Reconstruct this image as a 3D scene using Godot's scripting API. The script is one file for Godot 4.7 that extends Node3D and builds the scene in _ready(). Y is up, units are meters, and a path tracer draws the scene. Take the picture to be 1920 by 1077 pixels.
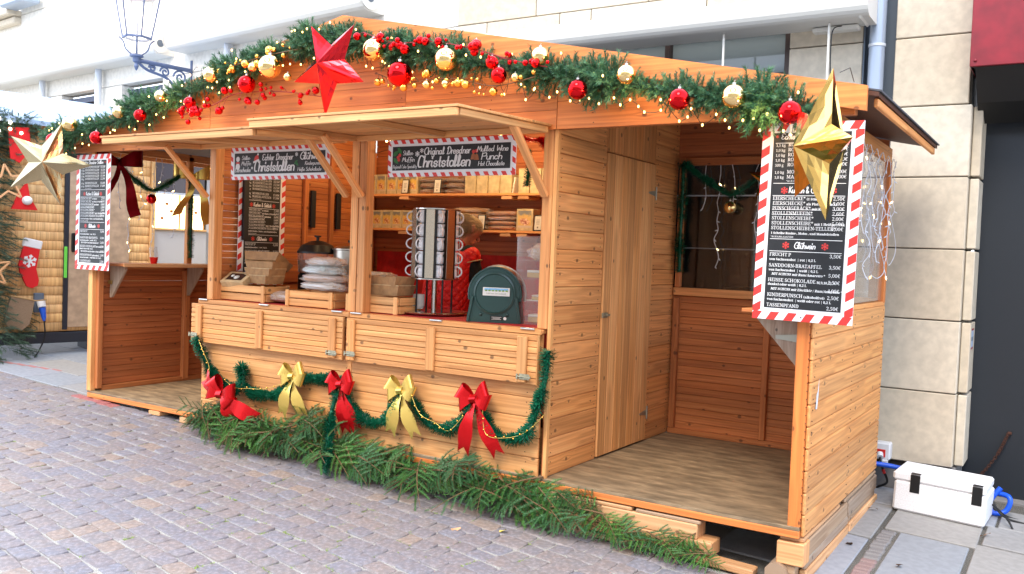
extends Node3D

# ---------------------------------------------------------------- mesh builder
class MB:
	var v := PackedVector3Array()
	var n := PackedVector3Array()
	var uv := PackedVector2Array()
	var col := PackedColorArray()
	var cur := Color(1, 1, 1)
	var use_col := false

	func vert(p: Vector3, nn: Vector3, t: Vector2) -> void:
		v.append(p)
		n.append(nn)
		uv.append(t)
		if use_col:
			col.append(cur)

	# a, b, c counter-clockwise seen from outside; written clockwise as Godot wants
	func tri(a: Vector3, b: Vector3, c: Vector3, ta := Vector2.ZERO, tb := Vector2.ZERO, tc := Vector2.ZERO) -> void:
		var nn := (b - a).cross(c - a).normalized()
		vert(a, nn, ta)
		vert(c, nn, tc)
		vert(b, nn, tb)

	func tris(a: Vector3, b: Vector3, c: Vector3, na: Vector3, nb: Vector3, nc: Vector3, ta := Vector2.ZERO, tb := Vector2.ZERO, tc := Vector2.ZERO) -> void:
		vert(a, na, ta)
		vert(c, nc, tc)
		vert(b, nb, tb)

	func quad(a: Vector3, b: Vector3, c: Vector3, d: Vector3, ta := Vector2.ZERO, tb := Vector2(1, 0), tc := Vector2(1, 1), td := Vector2(0, 1)) -> void:
		tri(a, b, c, ta, tb, tc)
		tri(a, c, d, ta, tc, td)

	func quads(p: Array, m: Array, t: Array) -> void:
		tris(p[0], p[1], p[2], m[0], m[1], m[2], t[0], t[1], t[2])
		tris(p[0], p[2], p[3], m[0], m[2], m[3], t[0], t[2], t[3])

	func box(xf: Transform3D, s: Vector3, bev := 0.003, along := -1, uo := Vector2.ZERO) -> void:
		var h := s * 0.5
		bev = minf(bev, minf(h.x, minf(h.y, h.z)) * 0.9)
		if along < 0:
			along = s.max_axis_index()
		var bas := xf.basis
		for k in 3:
			for sg in [-1.0, 1.0]:
				var a := (k + 1) % 3
				var b := (k + 2) % 3
				if sg < 0:
					var sw := a
					a = b
					b = sw
				var q := []
				var tt := []
				for c in [[-1, -1], [1, -1], [1, 1], [-1, 1]]:
					var p := Vector3.ZERO
					p[k] = sg * h[k]
					p[a] = c[0] * (h[a] - bev)
					p[b] = c[1] * (h[b] - bev)
					q.append(p)
					if k == along:
						tt.append(Vector2(p[a] * 0.3, p[b]) + uo)
					else:
						var o := 3 - k - along
						tt.append(Vector2(p[along], p[o] + sg * h[k] * 1.3) + uo)
				var nn := Vector3.ZERO
				nn[k] = sg
				nn = (bas * nn).normalized()
				for i in [0, 2, 1, 0, 3, 2]:
					vert(xf * q[i], nn, tt[i])
		if bev <= 0.0:
			return
		for k in 3:
			var a := (k + 1) % 3
			var b := (k + 2) % 3
			for sa in [-1.0, 1.0]:
				for sb in [-1.0, 1.0]:
					var p1 := Vector3.ZERO
					var p2 := Vector3.ZERO
					p1[a] = sa * h[a]
					p1[b] = sb * (h[b] - bev)
					p2[a] = sa * (h[a] - bev)
					p2[b] = sb * h[b]
					var nn := Vector3.ZERO
					nn[a] = sa
					nn[b] = sb
					nn = (bas * nn).normalized()
					var e := h[k] - bev
					var q := []
					for w in [[p1, -e], [p1, e], [p2, e], [p2, -e]]:
						var p: Vector3 = w[0]
						p[k] = w[1]
						q.append(p)
					var tt := []
					for p in q:
						if k == along:
							tt.append(Vector2(p[k], p[a] + p[b]) + uo)
						else:
							tt.append(Vector2(p[along] * 0.5, p[k]) + uo)
					var cr: Vector3 = (xf * q[1] - xf * q[0]).cross(xf * q[2] - xf * q[0])
					var order := [0, 2, 1, 0, 3, 2] if cr.dot(nn) > 0 else [0, 1, 2, 0, 2, 3]
					for i in order:
						vert(xf * q[i], nn, tt[i])
		for sx in [-1.0, 1.0]:
			for sy in [-1.0, 1.0]:
				for sz in [-1.0, 1.0]:
					var g := Vector3(sx, sy, sz)
					var a := Vector3(sx * h.x, sy * (h.y - bev), sz * (h.z - bev))
					var b := Vector3(sx * (h.x - bev), sy * h.y, sz * (h.z - bev))
					var c := Vector3(sx * (h.x - bev), sy * (h.y - bev), sz * h.z)
					var nn := (bas * g).normalized()
					if sx * sy * sz > 0:
						tris(xf * a, xf * b, xf * c, nn, nn, nn, uo, uo, uo)
					else:
						tris(xf * a, xf * c, xf * b, nn, nn, nn, uo, uo, uo)

	func bx(c: Vector3, s: Vector3, bev := 0.003, along := -1, uo := Vector2.ZERO) -> void:
		box(Transform3D(Basis(), c), s, bev, along, uo)

	# a bar of the given cross-section from a to b
	func bar(a: Vector3, b: Vector3, w: float, t: float, bev := 0.003, up := Vector3.UP, uo := Vector2.ZERO) -> void:
		var x := (b - a).normalized()
		var z := x.cross(up)
		z = z.normalized() if z.length() > 0.01 else x.cross(Vector3.RIGHT).normalized()
		var y := z.cross(x)
		box(Transform3D(Basis(x, y, z), (a + b) * 0.5), Vector3((b - a).length(), w, t), bev, 0, uo)

	func tube(pts: PackedVector3Array, rad: Array, seg := 8, caps := true) -> void:
		var m := pts.size()
		var ref := Vector3.UP
		var d0 := (pts[1] - pts[0]).normalized()
		if absf(d0.dot(ref)) > 0.9:
			ref = Vector3.RIGHT
		var side := d0.cross(ref).normalized()
		var prev := []
		var pn := []
		var dist := 0.0
		for i in m:
			var d := (pts[mini(i + 1, m - 1)] - pts[maxi(i - 1, 0)]).normalized()
			side = (side - d * side.dot(d)).normalized()
			var up := side.cross(d)
			var r: float = rad[mini(i, rad.size() - 1)]
			if i > 0:
				dist += pts[i].distance_to(pts[i - 1])
			var ring := []
			var rn := []
			for j in seg + 1:
				var an := TAU * j / seg
				var o := side * cos(an) + up * sin(an)
				ring.append(pts[i] + o * r)
				rn.append(o)
			if i > 0:
				for j in seg:
					quads([prev[j], ring[j], ring[j + 1], prev[j + 1]], [pn[j], rn[j], rn[j + 1], pn[j + 1]], [Vector2(dist, 0), Vector2(dist, 0), Vector2(dist, 1), Vector2(dist, 1)])
			if caps and (i == 0 or i == m - 1) and r > 0.0001:
				for j in seg:
					if i == 0:
						tri(pts[i], ring[j], ring[j + 1])
					else:
						tri(pts[i], ring[j + 1], ring[j])
			prev = ring
			pn = rn

	func ball(c: Vector3, r: float, seg := 12, sq := 1.0) -> void:
		var rows := maxi(4, seg / 2)
		for i in rows:
			var t0 := PI * i / rows
			var t1 := PI * (i + 1) / rows
			for j in seg:
				var a0 := TAU * j / seg
				var a1 := TAU * (j + 1) / seg
				var q := []
				for w in [[t0, a0], [t1, a0], [t1, a1], [t0, a1]]:
					q.append(Vector3(sin(w[0]) * cos(-w[1]), cos(w[0]), sin(w[0]) * sin(-w[1])))
				var p := []
				for o in q:
					p.append(c + Vector3(o.x, o.y * sq, o.z) * r)
				var tt := [Vector2(float(j) / seg, float(i) / rows), Vector2(float(j) / seg, float(i + 1) / rows), Vector2(float(j + 1) / seg, float(i + 1) / rows), Vector2(float(j + 1) / seg, float(i) / rows)]
				quads(p, q, tt)

	# profile of (radius, height) from bottom to top, turned round the y axis
	func lathe(prof: PackedVector2Array, seg := 24, xf := Transform3D()) -> void:
		var dist := 0.0
		for i in prof.size() - 1:
			var a := prof[i]
			var b := prof[i + 1]
			var d := b - a
			var nl := Vector2(d.y, -d.x).normalized()
			for j in seg:
				var c0 := Vector3(cos(TAU * j / seg), 0, -sin(TAU * j / seg))
				var c1 := Vector3(cos(TAU * (j + 1) / seg), 0, -sin(TAU * (j + 1) / seg))
				var y := Vector3.UP
				var p := [xf * (c0 * a.x + y * a.y), xf * (c1 * a.x + y * a.y), xf * (c1 * b.x + y * b.y), xf * (c0 * b.x + y * b.y)]
				var n0 := (xf.basis * (c0 * nl.x + y * nl.y)).normalized()
				var n1 := (xf.basis * (c1 * nl.x + y * nl.y)).normalized()
				quads(p, [n0, n1, n1, n0], [Vector2(float(j) / seg, dist), Vector2(float(j + 1) / seg, dist), Vector2(float(j + 1) / seg, dist + d.length()), Vector2(float(j) / seg, dist + d.length())])
			dist += d.length()

	# polygon in the x-y plane of xf, from z0 to z1
	func ext(poly: PackedVector2Array, z0: float, z1: float, xf := Transform3D(), uo := Vector2.ZERO, along_y := false) -> void:
		var area := 0.0
		for i in poly.size():
			area += poly[i].cross(poly[(i + 1) % poly.size()])
		if area < 0.0:
			poly = poly.duplicate()
			poly.reverse()
		var idx := Geometry2D.triangulate_polygon(poly)
		for i in range(0, idx.size(), 3):
			var a := poly[idx[i]]
			var b := poly[idx[i + 1]]
			var c := poly[idx[i + 2]]
			if (b - a).cross(c - a) < 0:
				var sw := b
				b = c
				c = sw
			var ua := (Vector2(a.y, a.x) if along_y else a) + uo
			var ub := (Vector2(b.y, b.x) if along_y else b) + uo
			var uc := (Vector2(c.y, c.x) if along_y else c) + uo
			tri(xf * Vector3(a.x, a.y, z1), xf * Vector3(b.x, b.y, z1), xf * Vector3(c.x, c.y, z1), ua, ub, uc)
			tri(xf * Vector3(a.x, a.y, z0), xf * Vector3(c.x, c.y, z0), xf * Vector3(b.x, b.y, z0), ua, uc, ub)
		var m := poly.size()
		for i in m:
			var a := poly[i]
			var b := poly[(i + 1) % m]
			var l := a.distance_to(b)
			quad(xf * Vector3(a.x, a.y, z0), xf * Vector3(b.x, b.y, z0), xf * Vector3(b.x, b.y, z1), xf * Vector3(a.x, a.y, z1), uo, uo + Vector2(l, 0), uo + Vector2(l, z1 - z0), uo + Vector2(0, z1 - z0))

	# a band of cloth: centre points, half-width vectors; both faces come by themselves
	func band(c: Array, w: Array) -> void:
		var m := c.size()
		var nn := []
		for i in m:
			var d: Vector3 = c[mini(i + 1, m - 1)] - c[maxi(i - 1, 0)]
			nn.append(d.cross(w[i]).normalized())
		for i in m - 1:
			quads([c[i] - w[i], c[i + 1] - w[i + 1], c[i + 1] + w[i + 1], c[i] + w[i]], [nn[i], nn[i + 1], nn[i + 1], nn[i]], [Vector2(i, 0), Vector2(i + 1, 0), Vector2(i + 1, 1), Vector2(i, 1)])

	func flat(poly: PackedVector2Array, z: float, xf := Transform3D()) -> void:
		var idx := Geometry2D.triangulate_polygon(poly)
		for i in range(0, idx.size(), 3):
			var a := poly[idx[i]]
			var b := poly[idx[i + 1]]
			var c := poly[idx[i + 2]]
			if (b - a).cross(c - a) < 0:
				var sw := b
				b = c
				c = sw
			tri(xf * Vector3(a.x, a.y, z), xf * Vector3(b.x, b.y, z), xf * Vector3(c.x, c.y, z), a, b, c)

	func add(o: MB, xf: Transform3D) -> void:
		for i in o.v.size():
			vert(xf * o.v[i], (xf.basis * o.n[i]).normalized(), o.uv[i])

	func mesh() -> ArrayMesh:
		var a := []
		a.resize(Mesh.ARRAY_MAX)
		a[Mesh.ARRAY_VERTEX] = v
		a[Mesh.ARRAY_NORMAL] = n
		a[Mesh.ARRAY_TEX_UV] = uv
		if use_col:
			a[Mesh.ARRAY_COLOR] = col
		var m := ArrayMesh.new()
		m.add_surface_from_arrays(Mesh.PRIMITIVE_TRIANGLES, a)
		return m

# ---------------------------------------------------------------- helpers
var R := RandomNumberGenerator.new()
var M := {}
var T := {}
var used := {}

func rnd(a: float, b: float) -> float:
	return R.randf_range(a, b)

func ground_y(x: float, z: float) -> float:
	return -0.2637 - 0.0414 * x - 0.022 * z

func numbered(called: String) -> String:
	var k: int = used.get(called, 0)
	used[called] = k + 1
	return called if k == 0 else "%s_%03d" % [called, k]

func tag(o: Node, label: String, category: String, group := "", kind := "") -> Node:
	if label:
		o.set_meta("label", label)
	if category:
		o.set_meta("category", category)
	if group:
		o.set_meta("group", group)
	if kind:
		o.set_meta("kind", kind)
	return o

func thing(called: String, label: String, category: String, at := Vector3.ZERO, turn := 0.0, group := "") -> Node3D:
	var o := Node3D.new()
	o.name = numbered(called)
	add_child(o, true)
	o.position = at
	o.rotation.y = turn
	tag(o, label, category, group)
	return o

func node(called: String, parent: Node) -> Node3D:
	var o := Node3D.new()
	o.name = called
	parent.add_child(o, true)
	return o

func put(called: String, m, mat: Material, parent: Node = null) -> MeshInstance3D:
	var o := MeshInstance3D.new()
	o.mesh = m.mesh() if m is MB else m
	o.material_override = mat
	if parent == null:
		o.name = numbered(called)
		add_child(o, true)
	else:
		o.name = called
		parent.add_child(o, true)
	return o

func solo(called: String, m, mat: Material, label: String, category: String, group := "", kind := "") -> MeshInstance3D:
	var o := put(called, m, mat)
	tag(o, label, category, group, kind)
	return o

func copy(o: Node3D, label := "") -> Node3D:
	var c := o.duplicate()
	c.name = numbered(str(o.name).rstrip("0123456789").rstrip("_"))
	add_child(c, true)
	if label:
		c.set_meta("label", label)
	return c

func box1(c: Vector3, s: Vector3, bev := 0.003) -> MB:
	var m := MB.new()
	m.bx(c, s, bev, -1, Vector2(rnd(0, 9), rnd(0, 9)))
	return m

func tf(o: Vector3, rx := 0.0, ry := 0.0, rz := 0.0) -> Transform3D:
	return Transform3D(Basis.from_euler(Vector3(rx, ry, rz)), o)

func curve(p: Array, step := 0.03) -> PackedVector3Array:
	var c := Curve3D.new()
	c.bake_interval = step
	for i in p.size():
		var a: Vector3 = p[maxi(i - 1, 0)]
		var b: Vector3 = p[mini(i + 1, p.size() - 1)]
		c.add_point(p[i], (a - b) / 6.0, (b - a) / 6.0)
	return c.get_baked_points()

# ---------------------------------------------------------------- textures and materials
func wood_image() -> Image:
	var f := FastNoiseLite.new()
	f.seed = 5
	f.noise_type = FastNoiseLite.TYPE_SIMPLEX
	f.fractal_octaves = 4
	f.frequency = 0.035
	f.fractal_octaves = 3
	var fine := f.get_seamless_image(20, 512)
	fine.resize(1024, 512, Image.INTERPOLATE_CUBIC)
	f.seed = 9
	f.frequency = 0.02
	f.fractal_octaves = 2
	var broad := f.get_seamless_image(20, 128)
	broad.resize(1024, 512, Image.INTERPOLATE_CUBIC)
	fine.convert(Image.FORMAT_L8)
	broad.convert(Image.FORMAT_L8)
	var a := fine.get_data()
	var b := broad.get_data()
	var knots := []
	var r := RandomNumberGenerator.new()
	r.seed = 12
	for i in 14:
		knots.append(Vector3(r.randf_range(60, 960), r.randf_range(40, 470), r.randf_range(5, 10)))
	var near := PackedInt32Array()
	near.resize(1024 * 512)
	near.fill(-1)
	for i in knots.size():
		var k: Vector3 = knots[i]
		for y in range(int(k.y) - 60, int(k.y) + 60):
			for x in range(int(k.x) - 110, int(k.x) + 110):
				if x >= 0 and x < 1024 and y >= 0 and y < 512:
					near[y * 1024 + x] = i
	var out := PackedByteArray()
	out.resize(1024 * 512 * 3)
	for y in 512:
		for x in 1024:
			var at := y * 1024 + x
			var g := 0.0
			var dark := 0.0
			if near[at] >= 0:
				var k: Vector3 = knots[near[at]]
				var dx := (x - k.x) / (k.z * 5.0)
				var dy := (y - k.y) / (k.z * 2.0)
				var fall := exp(-dx * dx - dy * dy * 0.35)
				var yy := int(y - signf(y - k.y) * k.z * 1.6 * fall) & 511
				g = a[yy * 1024 + x] / 255.0
				var d := sqrt(pow((x - k.x) / (k.z * 1.25), 2) + pow((y - k.y) / k.z, 2))
				if d < 1.6:
					dark = (1.0 - smoothstep(0.7, 1.6, d)) * (0.55 + 0.2 * sin(d * 14.0))
			else:
				g = a[at] / 255.0
			var w := b[at] / 255.0
			var s := 0.90 + 0.17 * (g - 0.5) + 0.10 * (w - 0.5)
			s = clampf(s * (1.0 - 0.68 * dark), 0.12, 1.0)
			var warm := clampf(0.5 + (g - 0.5) * 0.9, 0.0, 1.0)
			out[at * 3] = int(255.0 * minf(1.0, s * 1.06))
			out[at * 3 + 1] = int(255.0 * s * (0.93 + 0.06 * warm))
			out[at * 3 + 2] = int(255.0 * s * (0.84 + 0.12 * warm))
	return Image.create_from_data(1024, 512, false, Image.FORMAT_RGB8, out)

func noise_image(sd: int, freq: float, size := 512, oct := 4, lo := 0.75, hi := 1.0, kind := FastNoiseLite.TYPE_SIMPLEX) -> Image:
	var f := FastNoiseLite.new()
	f.seed = sd
	f.noise_type = kind
	f.frequency = freq
	f.fractal_octaves = oct
	var im := f.get_seamless_image(size, size)
	im.convert(Image.FORMAT_L8)
	var d := im.get_data()
	for i in d.size():
		d[i] = int(255.0 * lerpf(lo, hi, d[i] / 255.0))
	return Image.create_from_data(size, size, false, Image.FORMAT_L8, d)

func cobble_image() -> Image:
	var fine := noise_image(21, 0.11, 512, 3, 0.0, 1.0).get_data()
	var mid := noise_image(22, 0.022, 512, 3, 0.0, 1.0).get_data()
	var wide := noise_image(23, 0.010, 512, 2, 0.0, 1.0).get_data()
	var out := PackedByteArray()
	out.resize(512 * 512 * 3)
	for i in 512 * 512:
		var v := 0.80 + 0.15 * (fine[i] / 255.0 - 0.5) + 0.15 * (mid[i] / 255.0 - 0.5)
		var chalk := smoothstep(0.60, 0.74, mid[i] / 255.0) * 0.05 + smoothstep(0.72, 0.82, fine[i] / 255.0) * 0.05
		var w := (wide[i] / 255.0 - 0.5) * 0.04
		out[i * 3] = int(255.0 * clampf(v + chalk + w, 0, 1))
		out[i * 3 + 1] = int(255.0 * clampf(v * 0.985 + chalk, 0, 1))
		out[i * 3 + 2] = int(255.0 * clampf(v + chalk - w, 0, 1))
	return Image.create_from_data(512, 512, false, Image.FORMAT_RGB8, out)

func quilt_image() -> Image:
	var d := PackedByteArray()
	d.resize(128 * 128)
	for y in 128:
		for x in 128:
			var p := absf(sin(PI * (x + y) / 64.0))
			var q := absf(sin(PI * (x - y) / 64.0))
			d[y * 128 + x] = int(255.0 * pow(p * q, 0.4))
	return Image.create_from_data(128, 128, false, Image.FORMAT_L8, d)

func tex(key: String) -> Texture2D:
	if not T.has(key):
		var im: Image
		match key:
			"wood": im = wood_image()
			"speckle": im = noise_image(3, 0.09, 512, 3, 0.74, 1.0)
			"stone": im = noise_image(4, 0.02, 512, 5, 0.90, 1.0)
			"cloud": im = noise_image(6, 0.012, 256, 3, 0.8, 1.0)
			"worn": im = noise_image(8, 0.008, 512, 5, 0.66, 1.0)
			"floorgrain":
				im = noise_image(18, 0.03, 512, 3, 0.86, 1.0)
				im.resize(64, 512, Image.INTERPOLATE_CUBIC)
				im.resize(512, 512, Image.INTERPOLATE_CUBIC)
			"cobble": im = cobble_image()
			"wrinkle": im = noise_image(11, 0.012, 256, 2, 0.0, 1.0)
			"quilt": im = quilt_image()
			"grit": im = noise_image(15, 0.2, 256, 2, 0.5, 1.0)
		T[key] = ImageTexture.create_from_image(im)
	return T[key]

func mt(key: String, c: Color, rough := 0.7, metal := 0.0) -> StandardMaterial3D:
	if not M.has(key):
		var m := StandardMaterial3D.new()
		m.resource_name = key
		m.albedo_color = c
		m.roughness = rough
		m.metallic = metal
		M[key] = m
	return M[key]

func textured(key: String, c: Color, rough: float, t: String, scale: float, bump := 0.0, world := true) -> StandardMaterial3D:
	if not M.has(key):
		var m := mt(key, c, rough)
		m.albedo_texture = tex(t)
		m.uv1_triplanar = true
		m.uv1_world_triplanar = world
		m.uv1_scale = Vector3.ONE * scale
		if bump > 0.0:
			m.heightmap_enabled = true
			m.heightmap_texture = tex(t)
			m.heightmap_scale = bump
	return M[key]

func wood(tone: String, k := -1) -> StandardMaterial3D:
	if k < 0:
		k = R.randi() % 5
	var key := "%s wood %d" % [tone, k]
	if not M.has(key):
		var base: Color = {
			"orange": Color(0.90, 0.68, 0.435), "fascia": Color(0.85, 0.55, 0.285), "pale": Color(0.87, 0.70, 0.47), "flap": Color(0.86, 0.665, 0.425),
			"inner": Color(0.78, 0.52, 0.305), "deep": Color(0.69, 0.425, 0.24), "door": Color(0.92, 0.73, 0.49), "floor": Color(0.70, 0.60, 0.47), "fresh": Color(0.86, 0.71, 0.53),  # inner and deep: shade inside the hut put into the wood colour
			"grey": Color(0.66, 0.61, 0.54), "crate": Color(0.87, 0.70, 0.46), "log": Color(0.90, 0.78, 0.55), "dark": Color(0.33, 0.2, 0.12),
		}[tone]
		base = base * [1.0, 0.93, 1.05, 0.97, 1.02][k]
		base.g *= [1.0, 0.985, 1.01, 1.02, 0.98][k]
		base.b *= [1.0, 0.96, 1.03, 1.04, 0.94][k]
		base.a = 1.0
		var m := mt(key, base, 0.62)
		m.albedo_texture = tex("wood")
		m.uv1_scale = Vector3(0.9, 1.9, 1)
		m.heightmap_enabled = true
		m.heightmap_texture = tex("wood")
		m.heightmap_scale = 0.07
		if tone == "floor":
			# trodden plywood: the wear hides most of the grain
			m.albedo_texture = tex("worn")
			m.uv1_scale = Vector3(0.55, 1.7, 1)
			m.detail_enabled = true
			m.detail_albedo = tex("floorgrain")
			m.detail_blend_mode = BaseMaterial3D.BLEND_MODE_MUL
			m.detail_uv_layer = BaseMaterial3D.DETAIL_UV_1
			m.heightmap_scale = 0.03
	return M[key]

func foil(key: String, c: Color, rough := 0.12, wr := 0.6) -> StandardMaterial3D:
	if not M.has(key):
		var m := mt(key, c, rough, 1.0)
		if wr > 0.0:
			m.uv1_triplanar = true
			m.uv1_scale = Vector3.ONE * 2.2
			m.heightmap_enabled = true
			m.heightmap_texture = tex("wrinkle")
			m.heightmap_scale = wr
	return M[key]

func glass(key: String, c: Color, rough := 0.05) -> StandardMaterial3D:
	if not M.has(key):
		var m := mt(key, c, rough)
		m.transparency = BaseMaterial3D.TRANSPARENCY_ALPHA
	return M[key]

func glow(key: String, c: Color, e: float) -> StandardMaterial3D:
	if not M.has(key):
		var m := mt(key, Color(c.r, c.g, c.b), 0.5)
		m.emission_enabled = true
		m.emission = c
		m.emission_energy_multiplier = e
	return M[key]

# planks laid one above the other: xf takes x along the plank, y up the wall, z out of the wall
func planks(parent: Node, xf: Transform3D, x0: float, x1: float, y0: float, y1: float, pitch: float, thick: float, tone: String, gap := 0.0028, bev := 0.0042, called := "plank") -> void:
	var count := maxi(1, int(round((y1 - y0) / pitch)))
	var h := (y1 - y0) / count
	for i in count:
		var m := MB.new()
		m.box(xf * Transform3D(Basis(), Vector3((x0 + x1) * 0.5, y0 + h * (i + 0.5), -thick * 0.5 + rnd(-0.001, 0.001))), Vector3(x1 - x0, h - gap, thick), bev, 0, Vector2(rnd(0, 9), rnd(0, 9)))
		put(called, m, wood(tone), parent)

func boards_up(parent: Node, xf: Transform3D, x0: float, x1: float, y0: float, y1: float, count: int, thick: float, tone: String, gap := 0.0028, bev := 0.0032) -> void:
	var w := (x1 - x0) / count
	for i in count:
		var m := MB.new()
		m.box(xf * Transform3D(Basis(), Vector3(x0 + w * (i + 0.5), (y0 + y1) * 0.5, -thick * 0.5 + rnd(-0.001, 0.001))), Vector3(w - gap, y1 - y0, thick), bev, 1, Vector2(rnd(0, 9), rnd(0, 9)))
		put("plank", m, wood(tone), parent)

func beam(parent: Node, called: String, c: Vector3, s: Vector3, tone: String, bev := 0.004) -> MeshInstance3D:
	return put(called, box1(c, s, bev), wood(tone), parent)

# ---------------------------------------------------------------- the scene
func _ready() -> void:
	R.seed = 77
	var cam := Camera3D.new()
	cam.name = "camera"
	cam.position = Vector3(2.779, 1.4, 4.814)
	cam.rotation = Vector3(-0.03723, 0.56557, 0.0379)
	cam.fov = 35.78
	cam.near = 0.05
	cam.far = 300.0
	add_child(cam)
	cam.current = true
	var we := WorldEnvironment.new()
	we.name = "environment"
	var env := Environment.new()
	env.background_mode = Environment.BG_SKY
	var sm := ProceduralSkyMaterial.new()
	sm.sky_top_color = Color(0.80, 0.87, 0.98)
	sm.sky_horizon_color = Color(0.93, 0.95, 0.98)
	sm.sky_curve = 0.2
	sm.ground_bottom_color = Color(0.42, 0.40, 0.39)
	sm.ground_horizon_color = Color(0.7, 0.7, 0.7)
	sm.sky_energy_multiplier = 1.0
	var sky := Sky.new()
	sky.sky_material = sm
	env.sky = sky
	env.ambient_light_source = Environment.AMBIENT_SOURCE_SKY
	env.tonemap_mode = Environment.TONE_MAPPER_LINEAR
	env.tonemap_exposure = 4.3
	env.sdfgi_enabled = true
	env.ssao_enabled = true
	env.ssil_enabled = true
	we.environment = env
	add_child(we)
	var sun := DirectionalLight3D.new()
	sun.name = "sun"
	sun.light_energy = 0.30
	sun.light_color = Color(1.0, 0.97, 0.93)
	sun.light_angular_distance = 24.0
	sun.shadow_enabled = true
	sun.rotation = Vector3(deg_to_rad(-52), deg_to_rad(6), 0)
	add_child(sun)

	common_materials()
	make_ground()
	make_stone_building()
	make_left_facade()
	make_opposite_house()
	make_stall()
	make_neighbour_stall()
	make_signs()
	make_garland()
	make_stars()
	make_front_trim()
	make_fir()
	make_pallets()
	make_interior()
	make_person()
	make_bays()
	make_right_corner()

func common_materials() -> void:
	mt("black plastic", Color(0.045, 0.047, 0.05), 0.4)
	mt("zinc", Color(0.66, 0.65, 0.60), 0.4, 0.8)
	mt("bright zinc", Color(0.80, 0.80, 0.78), 0.35, 0.9)
	mt("dark staples", Color(0.13, 0.10, 0.09), 0.6)
	mt("card white", Color(0.86, 0.84, 0.79), 0.6)
	mt("print grey", Color(0.45, 0.42, 0.4), 0.6)
	mt("joint dark", Color(0.22, 0.20, 0.18), 0.95)
	mt("recess grey", Color(0.36, 0.40, 0.45), 0.8)
	mt("pipe pale", Color(0.78, 0.80, 0.83), 0.4)
	mt("tinsel green", Color(0.10, 0.42, 0.30), 0.25, 0.15)
	mt("awning white", Color(0.86, 0.85, 0.82), 0.5)
	foil("gold ribbon", Color(0.93, 0.80, 0.42), 0.30, 0.0).metallic = 0.55
	foil("gold foil", Color(0.94, 0.78, 0.46), 0.12, 0.0)
	foil("polished steel", Color(0.78, 0.77, 0.76), 0.2, 0.0)
	foil("brushed steel", Color(0.72, 0.70, 0.67), 0.28, 0.0)
	glass("clear plastic", Color(0.72, 0.70, 0.66, 0.18))
	glass("clear film", Color(0.95, 0.95, 0.95, 0.20), 0.12)
	textured("brown card", Color(0.72, 0.545, 0.36), 0.75, "cloud", 4.0)
	textured("pale card", Color(0.83, 0.70, 0.51), 0.75, "cloud", 4.0)
	textured("plinth grey", Color(0.48, 0.47, 0.47), 0.85, "stone", 1.5)

# ---------------------------------------------------------------- ground
func cobble_shape(r: RandomNumberGenerator) -> MB:
	var m := MB.new()
	# an uneven quadrilateral whose sides bulge a little
	var k := []
	for c in [[-1, -1], [1, -1], [1, 1], [-1, 1]]:
		k.append(Vector2(c[0] * 0.08 * r.randf_range(0.94, 1.03), c[1] * 0.07 * r.randf_range(0.93, 1.03)))
	var o := []
	for i in 4:
		var a: Vector2 = k[i]
		var b: Vector2 = k[(i + 1) % 4]
		var d := (b - a).normalized()
		var out := Vector2(d.y, -d.x)
		var cut := r.randf_range(0.005, 0.013)
		o.append(a + d * cut)
		o.append(a.lerp(b, r.randf_range(0.35, 0.65)) + out * r.randf_range(-0.003, 0.004))
		o.append(b - d * r.randf_range(0.005, 0.013))
	var n := o.size()
	var rings := []
	var spec := [[1.0, -0.05, 1.0, 0.0], [1.0, -0.007, 0.8, 0.5], [0.972, -0.0015, 0.35, 0.93], [0.90, 0.0, 0.06, 1.0]]
	var tilt := Vector2(r.randf_range(-0.05, 0.05), r.randf_range(-0.05, 0.05))
	for s in spec:
		var ring := []
		for p in o:
			var q: Vector2 = p * s[0]
			var nn := Vector3(p.x * 12.5 * s[2], s[3] if s[3] > 0 else 0.01, p.y * 14.0 * s[2]).normalized()
			ring.append([Vector3(q.x, s[1] + (q.dot(tilt) + r.randf_range(-0.0015, 0.0015) if s[1] > -0.04 else 0.0), q.y), nn])
		rings.append(ring)
	for i in 3:
		for j in n:
			var a: Array = rings[i][j]
			var b: Array = rings[i][(j + 1) % n]
			var c: Array = rings[i + 1][(j + 1) % n]
			var d: Array = rings[i + 1][j]
			m.quads([b[0], a[0], d[0], c[0]], [b[1], a[1], d[1], c[1]], [Vector2.ZERO, Vector2.ZERO, Vector2.ZERO, Vector2.ZERO])
	var top := Vector3(0, 0.001, 0)
	for j in n:
		var a: Array = rings[3][j]
		var b: Array = rings[3][(j + 1) % n]
		m.tris(b[0], a[0], top, b[1], a[1], Vector3.UP)
	return m

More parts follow.
